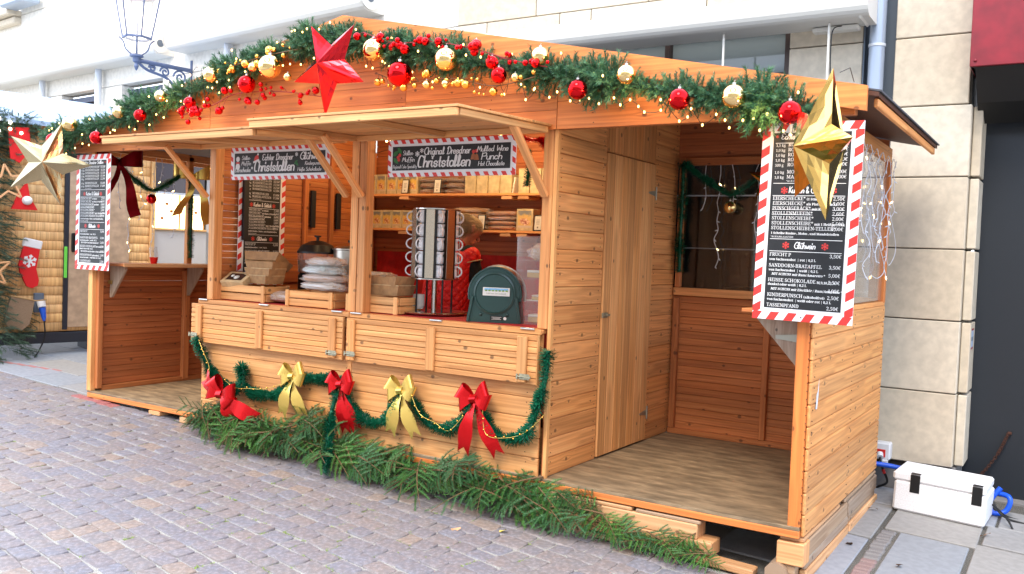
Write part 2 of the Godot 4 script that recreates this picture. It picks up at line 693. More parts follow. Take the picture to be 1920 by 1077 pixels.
func make_ground() -> void:
	var bed := MB.new()
	for i in 24:
		for j in 24:
			var x0 := -60.0 + i * 5.0
			var z0 := -60.0 + j * 5.0
			var q := []
			for c in [[0, 5], [5, 5], [5, 0], [0, 0]]:
				q.append(Vector3(x0 + c[0], ground_y(x0 + c[0], z0 + c[1]) - 0.010, z0 + c[1]))
			bed.quad(q[0], q[1], q[2], q[3])
	var street := solo("street", bed, textured("sandy joint filling", Color(0.80, 0.78, 0.74), 0.95, "grit", 2.5, 0.3), "cobbled street of grey and reddish setts with pale sandy joints", "street", "", "structure")
	# cobbles
	var vr := RandomNumberGenerator.new()
	vr.seed = 4
	var shapes := []
	var shape_mesh := []
	for i in 14:
		var s := cobble_shape(vr)
		shapes.append(s)
		shape_mesh.append(s.mesh())
	var tints := [Color(0.61, 0.585, 0.585), Color(0.62, 0.59, 0.575), Color(0.59, 0.575, 0.585), Color(0.63, 0.59, 0.57), Color(0.67, 0.605, 0.55), Color(0.595, 0.585, 0.60), Color(0.605, 0.575, 0.57), Color(0.74, 0.47, 0.45)]
	var weights := [0, 0, 1, 1, 2, 2, 3, 3, 4, 5, 5, 6, 6, 1, 0, 3]
	var cm := []
	for i in tints.size():
		cm.append(textured("cobble stone %d" % i, tints[i], 0.6, "cobble", 2.3, 0.10))
	var inv := Transform3D(Basis.from_euler(Vector3(-0.03723, 0.56557, 0.0379)), Vector3(2.779, 1.4, 4.814)).affine_inverse()
	var list := []
	var t := 0.06
	var row := 0
	while t < 7.5:
		var dt := rnd(0.135, 0.16)
		var s := 0.07 + 0.11 * t
		var x := -9.0 + rnd(0, 0.1)
		while x < 4.6:
			var w := rnd(0.115, 0.205) if R.randf() < 0.8 else rnd(0.09, 0.12)
			var xc := x + w * 0.5
			var e := clampf(xc - 1.0, -9.0, 4.0)
			var soft := -3.0 * (1.0 - exp(e / 3.0)) if e < 0 else e * 0.5
			var slope := s * (exp(e / 3.0) if e < 0 else 0.5)
			var zc := t + dt * 0.5 + s * soft
			var squeeze := 1.0 + 0.11 * soft
			var up := Vector3(0.0414, 1, 0.022).normalized()
			var ux := Vector3(1, 0, slope).normalized()
			ux = (ux - up * ux.dot(up)).normalized()
			var uz := ux.cross(up)
			var jit := rnd(-0.035, 0.035)
			ux = ux.rotated(up, jit)
			uz = uz.rotated(up, jit)
			var lx := w * sqrt(1.0 + slope * slope) - rnd(0.003, 0.009)
			var lz := dt * squeeze / sqrt(1.0 + slope * slope) - rnd(0.009, 0.017)
			var pos := Vector3(xc, ground_y(xc, zc) + rnd(-0.005, 0.004), zc + rnd(-0.004, 0.004))
			var c := inv * pos
			var vis := c.z < -0.5 and absf(c.x / c.z) < 0.62 and absf(c.y / c.z) < 0.36
			if zc > -0.06 and zc < 9.0 and not (xc > 1.35 and zc < 0.25):
				var k: int = weights[R.randi() % weights.size()]
				if xc > -4.95 and xc < -4.35 and zc < 0.11 and zc > 0.0:
					k = 7
				list.append([c.length() if vis else 100.0 + c.length(), Transform3D(Basis(ux * (lx / 0.16), up, uz * (lz / 0.14)), pos), k, R.randi() % 14])
			x += w
		t += dt
		row += 1
	list.sort_custom(func(a, b): return a[0] < b[0])
	for i in mini(300, list.size()):
		var o := put("cobble", shape_mesh[list[i][3]], cm[list[i][2]], street)
		o.transform = list[i][1]
	var rest := MB.new()
	rest.use_col = true
	for i in range(300, list.size()):
		rest.cur = tints[list[i][2]].srgb_to_linear()
		rest.add(shapes[list[i][3]], list[i][1])
	var rm := textured("cobble stones together", Color(1, 1, 1), 0.6, "cobble", 2.3, 0.10)
	rm.vertex_color_use_as_albedo = true
	tag(put("cobbles", rest, rm, street), "", "", "", "stuff")
	# moss and grass in the joints
	var blade := MB.new()
	for i in 9:
		var a := rnd(0, TAU)
		var l := rnd(0.006, 0.016)
		var b := Vector3(rnd(-0.014, 0.014), 0, rnd(-0.014, 0.014))
		var sd := Vector3(cos(a + 1.57), 0, sin(a + 1.57)) * 0.0022
		var tip := b + Vector3(cos(a) * l, rnd(0.006, 0.013), sin(a) * l)
		blade.tri(b - sd, b + sd, tip)
	var mm := MultiMesh.new()
	mm.transform_format = MultiMesh.TRANSFORM_3D
	mm.mesh = blade.mesh()
	var places := []
	for i in mini(1500, list.size()):
		var xf: Transform3D = list[i][1]
		var p := xf.origin
		var want := exp(-pow((p.x + 0.9) / 1.1, 2) - pow((p.z - 1.15) / 0.65, 2)) * 0.75 + 0.06
		if R.randf() < want:
			var along := R.randf() < 0.7
			for k in R.randi_range(2, 10):
				var q := xf * Vector3(0.085 if along else rnd(-0.08, 0.08), 0, rnd(-0.07, 0.07) if along else 0.073)
				places.append(Transform3D(Basis(Vector3.UP, rnd(0, TAU)) * rnd(0.5, 1.1), Vector3(q.x + rnd(-0.004, 0.004), ground_y(q.x, q.z) - 0.009, q.z)))
	mm.instance_count = places.size()
	for i in places.size():
		mm.set_instance_transform(i, places[i])
	var moss := MultiMeshInstance3D.new()
	moss.name = "moss"
	moss.multimesh = mm
	moss.material_override = mt("moss green", Color(0.50, 0.58, 0.24), 0.8)
	add_child(moss)
	tag(moss, "small green moss and grass tufts growing in the joints of the cobbles", "moss", "", "stuff")
	# slabs of the pavement along the houses
	var pbed := MB.new()
	for i in 30:
		var x0 := -12.0 + i * 0.6
		var q := []
		for c in [[0, 0.02], [0.6, 0.02], [0.6, -5.0], [0, -5.0]]:
			q.append(Vector3(x0 + c[0], ground_y(x0 + c[0], c[1]) - 0.010, c[1]))
		pbed.quad(q[0], q[1], q[2], q[3])
	for c in [[1.4, 0.3], [2.6, 0.3], [3.8, 0.3], [5.0, 0.3]]:
		var q := []
		for d in [[0, 0.0], [1.2, 0.0], [1.2, -0.29], [0, -0.29]]:
			q.append(Vector3(c[0] + d[0], ground_y(c[0] + d[0], c[1] + d[1]) - 0.008, c[1] + d[1]))
		pbed.quad(q[0], q[1], q[2], q[3])
	var pave := solo("pavement", pbed, textured("dark joint soil", Color(0.43, 0.42, 0.41), 0.95, "grit", 3.0, 0.3), "pavement of large grey stone slabs along the house fronts", "pavement", "", "structure")
	var sc := [Color(0.575, 0.585, 0.615), Color(0.57, 0.565, 0.565), Color(0.59, 0.58, 0.57), Color(0.555, 0.57, 0.595)]
	var smat := []
	for i in 4:
		smat.append(textured("slab stone %d" % i, sc[i], 0.7, "stone", 1.3, 0.15))
	var spans := []
	# left part: courses beside the neighbour stall
	for r0 in 7:
		var z0 := -0.05 - r0 * 0.42
		var x := -10.5 + rnd(0, 0.5)
		while x < -4.3:
			var w := rnd(0.55, 1.0)
			spans.append([x, x + w, z0 - 0.42, z0, R.randi() % 4])
			x += w
	# right part
	spans.append_array([[1.02, 1.765, -1.98, -1.15, 1], [1.79, 2.335, -1.98, -1.42, 2], [1.89, 2.30, -1.40, -0.45, 3], [2.35, 2.96, -1.98, -1.53, 1], [2.32, 2.95, -1.51, -0.6, 2], [2.97, 3.6, -1.98, -1.2, 0],
		[1.60, 1.755, -1.13, -0.25, 0], [1.05, 1.79, -2.46, -1.99, 0], [1.80, 2.4, -2.46, -1.99, 0], [2.41, 3.0, -2.46, -1.99, 1], [3.01, 3.6, -2.46, -1.99, 3], [2.97, 3.6, -1.18, -0.3, 1],
		[1.90, 2.36, -0.43, 0.28, 1], [2.38, 3.0, -0.58, 0.28, 3], [3.02, 3.7, -0.28, 0.28, 0], [0.2, 1.0, -2.4, -1.5, 0], [0.2, 1.0, -1.48, -0.7, 3], [1.02, 1.58, -1.13, -0.3, 2], [1.45, 1.755, -0.23, 0.28, 2]])
	for s in spans:
		var g := 0.004
		var w: float = s[1] - s[0] - 2 * g
		var d: float = s[3] - s[2] - 2 * g
		var cx: float = (s[0] + s[1]) * 0.5
		var cz: float = (s[2] + s[3]) * 0.5
		var up := Vector3(0.0414, 1, 0.022).normalized()
		var ux := Vector3(1, -0.0414, 0).normalized()
		var uz := ux.cross(up)
		var m := MB.new()
		m.box(Transform3D(Basis(), Vector3(0, -0.03, 0)), Vector3(w, 0.06, d), 0.006, 0)
		var o := put("slab", m, smat[s[4]], pave)
		o.transform = Transform3D(Basis(ux, up, uz), Vector3(cx, ground_y(cx, cz) + rnd(-0.002, 0.003), cz))
	# strip of narrow setts between the slabs
	var z := -1.40
	while z < 0.25:
		var d := rnd(0.05, 0.085)
		var m := MB.new()
		m.bx(Vector3(0, -0.03, 0), Vector3(0.096, 0.06, d - 0.008), 0.01, 0)
		var red := z > -0.78 and z < -0.42
		var o := put("sett", m, textured("sett red" if red else "sett grey", Color(0.60, 0.50, 0.49) if red else Color(0.545, 0.53, 0.53), 0.7, "speckle", 3.0, 0.3), pave)
		o.position = Vector3(1.825 + rnd(-0.004, 0.004), ground_y(1.825, z) + rnd(-0.004, 0.002), z + d * 0.5)
		z += d
	# red chalk lines sprayed on the pavement
	var line := MB.new()
	for i in 8:
		var x0 := -7.4 + i * 0.16
		var q := []
		for c in [[0, -0.20], [0.165, -0.20], [0.165, -0.255], [0, -0.255]]:
			q.append(Vector3(x0 + c[0], ground_y(x0 + c[0], c[1]) + 0.005, c[1] - (x0 + 7.4) * 0.22))
		line.quad(q[0], q[1], q[2], q[3])
	solo("paint_line", line, textured("red marking paint", Color(0.72, 0.50, 0.49), 0.85, "speckle", 5.0), "faded red paint line across the grey slabs in front of the log stall", "paint line", "", "structure")
	# fallen leaves
	var n := 0
	for p in [[1.66, -1.756, Color(0.40, 0.26, 0.16), "curled brown leaf on the slab beside the right pallet"], [1.99, -0.72, Color(0.46, 0.32, 0.20), "small brown leaf on the blue-grey slab below the white box"], [-0.05, 0.36, Color(0.80, 0.72, 0.34), "yellow leaf lying on the cobbles below the fir branches"], [-0.28, 0.52, Color(0.78, 0.60, 0.44), "pale tan leaf on the cobbles left of the yellow leaf"], [1.68, -0.92, Color(0.36, 0.26, 0.18), "dark crumpled leaf on the narrow slab at the right pallet"], [2.36, -1.72, Color(0.55, 0.38, 0.24), "tan leaf at the right end of the white box"]]:
		var m := MB.new()
		var cps := []
		var ws := []
		for i in 6:
			var a := i / 5.0
			cps.append(Vector3(-0.03 + 0.06 * a, 0.006 + 0.012 * sin(a * 3.0 + n), 0.008 * sin(a * 4.0)))
			ws.append(Vector3(0, 0.004, 0.017 * sin(a * PI) + 0.001))
		m.band(cps, ws)
		var o := solo("fallen_leaf", m, mt("leaf %d" % n, p[2], 0.7), p[3], "leaf")
		o.position = Vector3(p[0], ground_y(p[0], p[1]) + 0.006, p[1])
		o.rotation.y = n * 1.3
		n += 1

# ---------------------------------------------------------------- the stall
const PEAK := -1.72
func roof_y(x: float) -> float:
	return 3.03 - 0.208 * absf(x - PEAK)

func clip_gable(parent: Node, x0: float, x1: float, y0: float, y1: float, z0: float, z1: float, tone: String, drop := 0.03) -> void:
	var rect := PackedVector2Array([Vector2(x0, y0), Vector2(x1, y0), Vector2(x1, y1), Vector2(x0, y1)])
	var g := PackedVector2Array([Vector2(-5.4, 1.0), Vector2(2.0, 1.0), Vector2(2.0, roof_y(2.0) - drop), Vector2(PEAK, roof_y(PEAK) - drop), Vector2(-5.4, roof_y(-5.4) - drop)])
	for p in Geometry2D.intersect_polygons(rect, g):
		var m := MB.new()
		m.ext(p, z0, z1, Transform3D(), Vector2(rnd(0, 9), rnd(0, 9)))
		put("plank", m, wood(tone), parent)

func hinge_strap(parent: Node, at: Transform3D, l: float) -> void:
	var h := node("hinge", parent)
	var m := MB.new()
	m.ext(PackedVector2Array([Vector2(-l, -0.006), Vector2(0, -0.022), Vector2(0, 0.022), Vector2(-l, 0.006)]), 0.0, 0.003, at)
	put("strap", m, mt("zinc", Color(0.66, 0.65, 0.60), 0.4, 0.8), h)
	var q := MB.new()
	q.tube(PackedVector3Array([at * Vector3(0.004, -0.05, 0.006), at * Vector3(0.004, 0.05, 0.006)]), [0.007], 8)
	put("pin", q, mt("zinc", Color.WHITE), h)

func latch(parent: Node, at: Vector3, turn := 0.0) -> void:
	var h := node("latch", parent)
	var z := textured("galvanised", Color(0.72, 0.70, 0.60), 0.42, "cloud", 9.0)
	z.metallic = 0.7
	var xf := tf(at, 0, turn, 0)
	var m := MB.new()
	m.box(xf * tf(Vector3(0.0, 0, 0.002)), Vector3(0.075, 0.036, 0.004), 0.001)
	put("plate", m, z, h)
	var q := MB.new()
	q.box(xf * tf(Vector3(0.03, 0, 0.010)), Vector3(0.045, 0.016, 0.010), 0.002)
	q.tube(PackedVector3Array([xf * Vector3(-0.045, 0, 0.008), xf * Vector3(0.02, 0, 0.008)]), [0.005], 8)
	q.box(xf * tf(Vector3(-0.05, 0, 0.006)), Vector3(0.012, 0.034, 0.012), 0.002)
	put("bolt", q, z, h)

func make_stall() -> void:
	var s := thing("market_stall", "long wooden market hut with gabled roof, open counter and a bay at each end", "market stall")
	# floor
	for a in [[-4.85, -3.25], [-3.245, 0.0], [0.005, 1.6]]:
		var fp := MB.new()
		fp.bx(Vector3((a[0] + a[1]) * 0.5, -0.0095, -1.0), Vector3(a[1] - a[0], 0.019, 2.04), 0.002, 0, Vector2(rnd(0, 9), rnd(0, 9)))
		put("floor_panel", fp, wood("floor"), s)
	for a in [[-4.85, -3.25], [-3.245, 0.0], [0.004, 1.6]]:
		beam(s, "floor_edge", Vector3((a[0] + a[1]) * 0.5, -0.040, 0.004), Vector3(a[1] - a[0], 0.042, 0.035), "fascia")
		beam(s, "floor_edge", Vector3((a[0] + a[1]) * 0.5, -0.040, -2.0), Vector3(a[1] - a[0], 0.042, 0.035), "fascia")
	for x in [-4.83, -3.2, -1.6, 0.0, 1.58]:
		beam(s, "floor_edge", Vector3(x, -0.042, -1.0), Vector3(0.036, 0.040, 1.95), "orange")
	# ---- middle counter
	var front := node("counter_wall", s)
	planks(front, Transform3D(), -3.285, -1.632, -0.015, 0.62, 0.118, 0.02, "flap")
	planks(front, Transform3D(), -1.628, -0.035, -0.015, 0.62, 0.118, 0.02, "flap")
	planks(front, Transform3D(Basis(), Vector3(0, 0, -0.004)), -3.285, -0.035, 0.622, 0.905, 0.14, 0.02, "flap")
	for x in [-2.9, -2.2, -1.2, -0.5]:
		beam(front, "stud", Vector3(x, 0.44, -0.045), Vector3(0.05, 0.88, 0.045), "inner")
	var top := node("counter_top", s)
	beam(top, "board", Vector3(-1.66, 0.918, -0.27), Vector3(3.27, 0.026, 0.58), "orange")
	beam(top, "edge_board", Vector3(-2.46, 0.917, 0.034), Vector3(1.66, 0.034, 0.022), "flap", 0.003)
	beam(top, "edge_board", Vector3(-0.825, 0.917, 0.034), Vector3(1.60, 0.034, 0.022), "flap", 0.003)
	# hanging flaps
	for f in [[-3.345, -1.665, [-3.235, -2.525, -1.76]], [-1.632, -0.03, [-1.575, -0.86, -0.135]]]:
		var flap := node("counter_flap", s)
		planks(flap, tf(Vector3(0, 0, 0.066)), f[0], f[1], 0.585, 0.900, 0.0405, 0.016, "flap", 0.003, 0.004, "slat")
		for x in f[2]:
			beam(flap, "batten", Vector3(x, 0.742, 0.077), Vector3(0.072, 0.292, 0.022), "flap", 0.005)
			var hz := node("hinge", flap)
			put("leaf", box1(Vector3(x + 0.02, 0.9365, 0.036), Vector3(0.085, 0.004, 0.03), 0.001), mt("bright zinc", Color(0.80, 0.80, 0.78), 0.35, 0.9), hz)
			var pin := MB.new()
			pin.tube(PackedVector3Array([Vector3(x - 0.03, 0.934, 0.052), Vector3(x + 0.07, 0.934, 0.052)]), [0.007], 8)
			put("pin", pin, mt("bright zinc", Color.WHITE), hz)
		beam(flap, "edge_trim", Vector3(f[1] + 0.004, 0.742, 0.062), Vector3(0.007, 0.315, 0.024), "flap")
		latch(flap, Vector3(f[0] + 0.07, 0.645, 0.09))
		latch(flap, Vector3(f[1] - 0.075, 0.635, 0.09))
	# posts
	for p in [[-3.2, 0.072], [-1.648, 0.068], [-1.572, 0.068], [-0.04, 0.075]]:
		beam(s, "post", Vector3(p[0], 1.56, -0.04), Vector3(p[1], 1.25, 0.088), "orange")
	beam(s, "post_trim", Vector3(0.018, 1.085, -0.002), Vector3(0.026, 2.19, 0.034), "pale")
	beam(s, "post", Vector3(-3.2, 1.09, -0.35), Vector3(0.05, 2.18, 0.07), "inner")
	beam(s, "post", Vector3(-3.245, 0.46, -0.04), Vector3(0.05, 0.94, 0.06), "orange")
	# ---- partition with the door
	var part := node("partition_wall", s)
	var px := Transform3D(Basis(Vector3(0, 0, -1), Vector3.UP, Vector3.RIGHT), Vector3(0.017, 0, 0))
	planks(part, px, 0.036, 0.688, 0.0, 2.64, 0.12, 0.018, "orange")
	planks(part, px, 1.515, 1.984, 0.0, 2.64, 0.12, 0.018, "orange")
	boards_up(part, px * tf(Vector3(0, 0, 0.004)), 0.69, 1.512, 2.128, 2.64, 7, 0.018, "orange")
	beam(part, "lining", Vector3(-0.016, 1.31, -1.0), Vector3(0.024, 2.62, 1.94), "deep")
	var door := node("door", s)
	boards_up(door, px * tf(Vector3(0, 0, 0.012)), 0.695, 1.508, 0.012, 2.118, 7, 0.02, "door")
	hinge_strap(door, Transform3D(Basis(Vector3(0, 0, -1), Vector3.UP, Vector3.RIGHT), Vector3(0.0305, 1.90, -1.505)), 0.12)
	hinge_strap(door, Transform3D(Basis(Vector3(0, 0, -1), Vector3.UP, Vector3.RIGHT), Vector3(0.0305, 0.22, -1.505)), 0.12)
	latch(door, Vector3(0.032, 1.0, -0.73), PI / 2)
	# ---- left end wall, seen from the inside
	var lw := node("left_wall", s)
	var lx := Transform3D(Basis(Vector3(0, 0, -1), Vector3.UP, Vector3.RIGHT), Vector3(-4.795, 0, 0))
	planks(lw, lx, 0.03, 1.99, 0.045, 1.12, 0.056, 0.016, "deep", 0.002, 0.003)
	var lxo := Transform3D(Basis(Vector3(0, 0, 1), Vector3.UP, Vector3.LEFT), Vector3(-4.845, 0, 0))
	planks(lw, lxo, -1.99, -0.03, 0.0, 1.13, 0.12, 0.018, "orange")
	for z in [-0.035, -0.97, -1.96]:
		beam(lw, "stud", Vector3(-4.77, 0.565, z), Vector3(0.045, 1.09, 0.07 if z < -0.5 else 0.05), "inner")
	beam(lw, "rail", Vector3(-4.775, 0.022, -1.0), Vector3(0.04, 0.045, 1.87), "inner")
	beam(lw, "rail", Vector3(-4.818, 1.135, -1.0), Vector3(0.062, 0.036, 1.97), "inner")
	beam(s, "post", Vector3(-4.822, 0.56, 0.002), Vector3(0.062, 1.12, 0.05), "pale")
	beam(s, "post", Vector3(-4.82, 1.70, 0.0), Vector3(0.05, 1.10, 0.05), "orange")
	beam(s, "post", Vector3(-4.82, 1.70, -1.02), Vector3(0.05, 1.10, 0.06), "orange")
	beam(s, "post", Vector3(-4.82, 1.70, -1.96), Vector3(0.05, 1.10, 0.06), "orange")
	beam(s, "rail", Vector3(-4.82, 2.235, -1.0), Vector3(0.05, 0.07, 2.0), "orange")
	var ls := node("bar_shelf", s)
	beam(ls, "board", Vector3(-4.66, 1.166, -0.99), Vector3(0.40, 0.024, 1.86), "inner")
	beam(ls, "edge_strip", Vector3(-4.457, 1.164, -0.99), Vector3(0.008, 0.030, 1.86), "fresh", 0.002)
	for z in [-0.13, -0.97, -1.80]:
		var m := MB.new()
		m.ext(PackedVector2Array([Vector2(-4.745, 0.86), Vector2(-4.72, 0.86), Vector2(-4.52, 1.12), Vector2(-4.52, 1.15), Vector2(-4.745, 1.15)]), z - 0.011, z + 0.011, Transform3D(), Vector2(rnd(0, 4), 0), true)
		put("bracket", m, wood("grey"), ls)
	put("hinge", box1(Vector3(-4.735, 1.0, -0.112), Vector3(0.06, 0.035, 0.006), 0.001), mt("brass plate", Color(0.72, 0.60, 0.33), 0.4, 0.8), ls)
	# ---- back wall
	var bw := node("back_wall", s)
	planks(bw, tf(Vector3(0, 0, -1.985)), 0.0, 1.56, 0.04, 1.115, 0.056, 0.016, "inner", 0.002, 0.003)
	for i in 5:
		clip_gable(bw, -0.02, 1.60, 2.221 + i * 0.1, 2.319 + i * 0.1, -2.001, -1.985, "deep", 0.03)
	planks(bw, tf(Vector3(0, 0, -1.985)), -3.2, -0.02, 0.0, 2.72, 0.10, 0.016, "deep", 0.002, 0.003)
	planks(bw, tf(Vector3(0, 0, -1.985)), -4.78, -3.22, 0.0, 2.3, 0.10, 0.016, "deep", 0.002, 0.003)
	for q in [[Vector3(0.80, 0.56, -2.008), Vector3(1.58, 1.12, 0.010)], [Vector3(-1.6, 1.38, -2.008), Vector3(3.2, 2.76, 0.010)], [Vector3(-4.0, 1.15, -2.008), Vector3(1.58, 2.3, 0.010)]]:
		put("lining", box1(q[0], q[1], 0.0), wood("dark", 0), bw)
	beam(bw, "rail", Vector3(0.80, 1.150, -1.972), Vector3(1.54, 0.064, 0.05), "orange")
	beam(bw, "rail", Vector3(0.80, 2.19, -1.972), Vector3(1.54, 0.06, 0.05), "inner")
	beam(bw, "rail", Vector3(0.80, 0.022, -1.965), Vector3(1.54, 0.044, 0.04), "inner")
	for x in [0.062, 0.80, 1.54]:
		beam(bw, "stud", Vector3(x, 0.57, -1.962), Vector3(0.045, 1.05, 0.045), "inner")
	for x in [0.062, 1.54]:
		beam(bw, "stud", Vector3(x, 1.67, -1.968), Vector3(0.045, 0.97, 0.045), "inner")
	var win := node("back_window", s)
	put("pane", box1(Vector3(0.80, 1.67, -1.985), Vector3(1.43, 0.975, 0.004), 0.0), glass("smoky plastic", Color(0.16, 0.15, 0.14, 0.10)), win)
	# ---- right end wall
	var rw := node("right_wall", s)
	var rxo := Transform3D(Basis(Vector3(0, 0, -1), Vector3.UP, Vector3.RIGHT), Vector3(1.622, 0, 0))
	planks(rw, rxo, 0.005, 2.03, -0.055, 1.13, 0.1185, 0.02, "flap", 0.002, 0.007)
	var rxi := Transform3D(Basis(Vector3(0, 0, 1), Vector3.UP, Vector3.LEFT), Vector3(1.572, 0, 0))
	planks(rw, rxi, -1.98, -0.05, 0.045, 1.12, 0.056, 0.016, "inner", 0.002, 0.003)
	for z in [-0.98, -1.95]:
		beam(rw, "stud", Vector3(1.552, 0.57, z), Vector3(0.04, 1.06, 0.05), "inner")
	beam(rw, "rail", Vector3(1.595, 1.145, -1.02), Vector3(0.05, 0.03, 2.0), "orange")
	beam(rw, "rail", Vector3(1.597, 2.20, -1.0), Vector3(0.05, 0.10, 2.0), "orange")
	beam(s, "post", Vector3(1.567, 1.06, -0.022), Vector3(0.068, 2.13, 0.05), "fascia")
	beam(s, "post", Vector3(1.595, 1.65, -1.99), Vector3(0.055, 1.0, 0.06), "fascia")
	beam(s, "post", Vector3(1.595, 1.65, -1.0), Vector3(0.03, 1.0, 0.03), "orange")
	var nails := MB.new()
	for i in 26:
		nails.ball(Vector3(1.6015, 0.0 + i * 0.043, 0.0045), 0.0032, 6)
	tag(put("staples", nails, mt("dark staples", Color(0.13, 0.10, 0.09), 0.6), rw), "", "", "", "stuff")
	var rwin := node("side_window", s)
	put("pane", box1(Vector3(1.60, 1.66, -1.0), Vector3(0.004, 0.98, 1.93), 0.0), glass("clear plastic", Color.WHITE), rwin)
	var rs := node("bar_shelf", s)
	beam(rs, "board", Vector3(1.39, 1.137, -0.95), Vector3(0.36, 0.022, 1.80), "inner")
	for z in [-0.16, -0.95, -1.75]:
		var m := MB.new()
		m.ext(PackedVector2Array([Vector2(1.532, 0.82), Vector2(1.515, 0.82), Vector2(1.26, 1.10), Vector2(1.26, 1.124), Vector2(1.532, 1.124)]), z - 0.011, z + 0.011, Transform3D(), Vector2(rnd(0, 4), 0), true)
		put("bracket", m, wood("grey"), rs)
	var rh := MB.new()
	rh.ext(PackedVector2Array([Vector2(1.38, 0.985), Vector2(1.53, 0.97), Vector2(1.53, 1.02), Vector2(1.38, 1.005)]), -0.147, -0.143)
	put("hinge", rh, mt("zinc", Color.WHITE), rs)
	# ---- gable front
	var gab := node("gable_front", s)
	var cuts := [-5.18, -3.2, -1.17, 0.03, 1.78]
	for c in 4:
		var y := 2.176
		var hs: Array = [0.118, 0.118, 0.118, 0.118, 0.118, 0.118, 0.118, 0.118] if c < 3 else [0.17, 0.118, 0.118, 0.118]
		for h in hs:
			clip_gable(gab, cuts[c] + 0.002, cuts[c + 1] - 0.002, y + 0.001, y + h - 0.0015, 0.022, 0.042 + rnd(0, 0.0015), "fascia")
			y += h
	for c in 3:
		clip_gable(gab, [-5.15, -1.6, -0.5][c], [-1.62, -0.51, 1.75][c], 2.18, 3.1, 0.0, 0.020, "dark", 0.035)
	beam(gab, "beam", Vector3(-1.68, 2.235, -0.035), Vector3(6.9, 0.10, 0.07), "inner")
	put("fixing_plate", box1(Vector3(-0.13, 2.212, 0.045), Vector3(0.11, 0.022, 0.003), 0.001), mt("bright zinc", Color.WHITE), gab)
	# barge boards and roof
	var roof := node("roof", s)
	for sd in [-1, 1]:
		var xe := 1.845 if sd > 0 else -5.285
		var a := Vector3(PEAK, roof_y(PEAK), 0)
		var b := Vector3(xe, roof_y(xe), 0)
		var m := MB.new()
		var poly := PackedVector2Array([Vector2(PEAK, a.y + 0.02), Vector2(xe, b.y + 0.02), Vector2(xe, b.y - 0.105), Vector2(PEAK, a.y - 0.105)])
		m.ext(poly, 0.075, 0.105, Transform3D(), Vector2(rnd(0, 5), rnd(0, 3)))
		put("barge_board", m, wood("fascia", 2), roof)
		var q := MB.new()
		var xo: float = xe + 0.05 * sd
		q.ext(PackedVector2Array([Vector2(PEAK, a.y), Vector2(xo, roof_y(xo)), Vector2(xo, roof_y(xo) - 0.022), Vector2(PEAK, a.y - 0.022)]), -2.12, 0.073)
		put("roof_boards", q, wood("dark", 0), roof)
		var w := MB.new()
		w.ext(PackedVector2Array([Vector2(PEAK, a.y + 0.012), Vector2(xo + 0.012 * sd, roof_y(xo) + 0.010), Vector2(xo + 0.012 * sd, roof_y(xo) + 0.001), Vector2(PEAK, a.y + 0.002)]), -2.14, 0.073)
		put("roofing_felt", w, textured("roofing felt", Color(0.36, 0.36, 0.38), 0.9, "speckle", 3.0, 0.2), roof)
		beam(roof, "eave_board", Vector3(xo - 0.02 * sd, roof_y(xo) - 0.045, -1.03), Vector3(0.022, 0.045, 2.1), "orange")
	# raised awning flaps
	for f in [[-3.30, -1.665, 0.89, 2.185, 2.125], [-1.62, 0.0, 0.985, 2.188, 2.155]]:
		var fl := node("awning_flap", s)
		var w: float = f[1] - f[0]
		var cx: float = (f[0] + f[1]) * 0.5
		var dy: float = f[4] - f[3]
		var d: float = f[2]
		var ang := atan2(-dy, d)
		var xf := tf(Vector3(cx, f[3], 0.046), ang, 0, 0)
		var len := sqrt(d * d + dy * dy)
		var n := 5
		for i in n:
			var m := MB.new()
			m.box(xf * tf(Vector3(0, 0.014, len * (i + 0.5) / n)), Vector3(w, 0.014, len / n - 0.002), 0.002, 0, Vector2(rnd(0, 9), rnd(0, 9)))
			put("plank", m, wood("pale"), fl)
		for e in [[Vector3(0, -0.016, len - 0.02), Vector3(w - 0.03, 0.044, 0.03)], [Vector3(0, -0.014, 0.03), Vector3(w - 0.03, 0.04, 0.03)], [Vector3(w * 0.5 - 0.035, -0.014, len * 0.5), Vector3(0.04, 0.04, len - 0.09)], [Vector3(-w * 0.5 + 0.035, -0.014, len * 0.5), Vector3(0.04, 0.04, len - 0.09)], [Vector3(0, -0.014, len * 0.5), Vector3(0.05, 0.038, len - 0.09)]]:
			var m := MB.new()
			m.box(xf * tf(e[0]), e[1], 0.004, -1, Vector2(rnd(0, 9), rnd(0, 9)))
			put("batten", m, wood("pale"), fl)
		for x in [f[0] + 0.055, f[1] - 0.045]:
			var m := MB.new()
			var top_y: float = f[3] + dy * 0.42 / d - 0.02
			m.bar(Vector3(x, 1.77, 0.022), Vector3(x, top_y, 0.42), 0.05, 0.032, 0.004, Vector3.RIGHT, Vector2(rnd(0, 9), 0))
			put("strut", m, wood("orange"), fl)
	# ---- nail heads along the studs
	var nm := mt("nail heads", Color(0.22, 0.17, 0.13), 0.5, 0.4)
	for g in [["partition_wall", Vector3(0.0185, 0, -0.06), Vector3(0, 0, -0.58), Vector3(0, 0.12, 0), 21, 2], ["partition_wall", Vector3(0.0185, 0, -1.56), Vector3(0, 0, -0.36), Vector3(0, 0.12, 0), 21, 2], ["right_wall", Vector3(1.6235, -0.055, -0.05), Vector3(0, 0, -0.96), Vector3(0, 0.1185, 0), 10, 3], ["counter_wall", Vector3(-3.22, -0.015, 0.0015), Vector3(0.515, 0, 0), Vector3(0, 0.127, 0), 5, 7], ["gable_front", Vector3(-4.9, 2.176, 0.0435), Vector3(0.74, 0, 0), Vector3(0, 0.118, 0), 7, 9]]:
		var nl := MB.new()
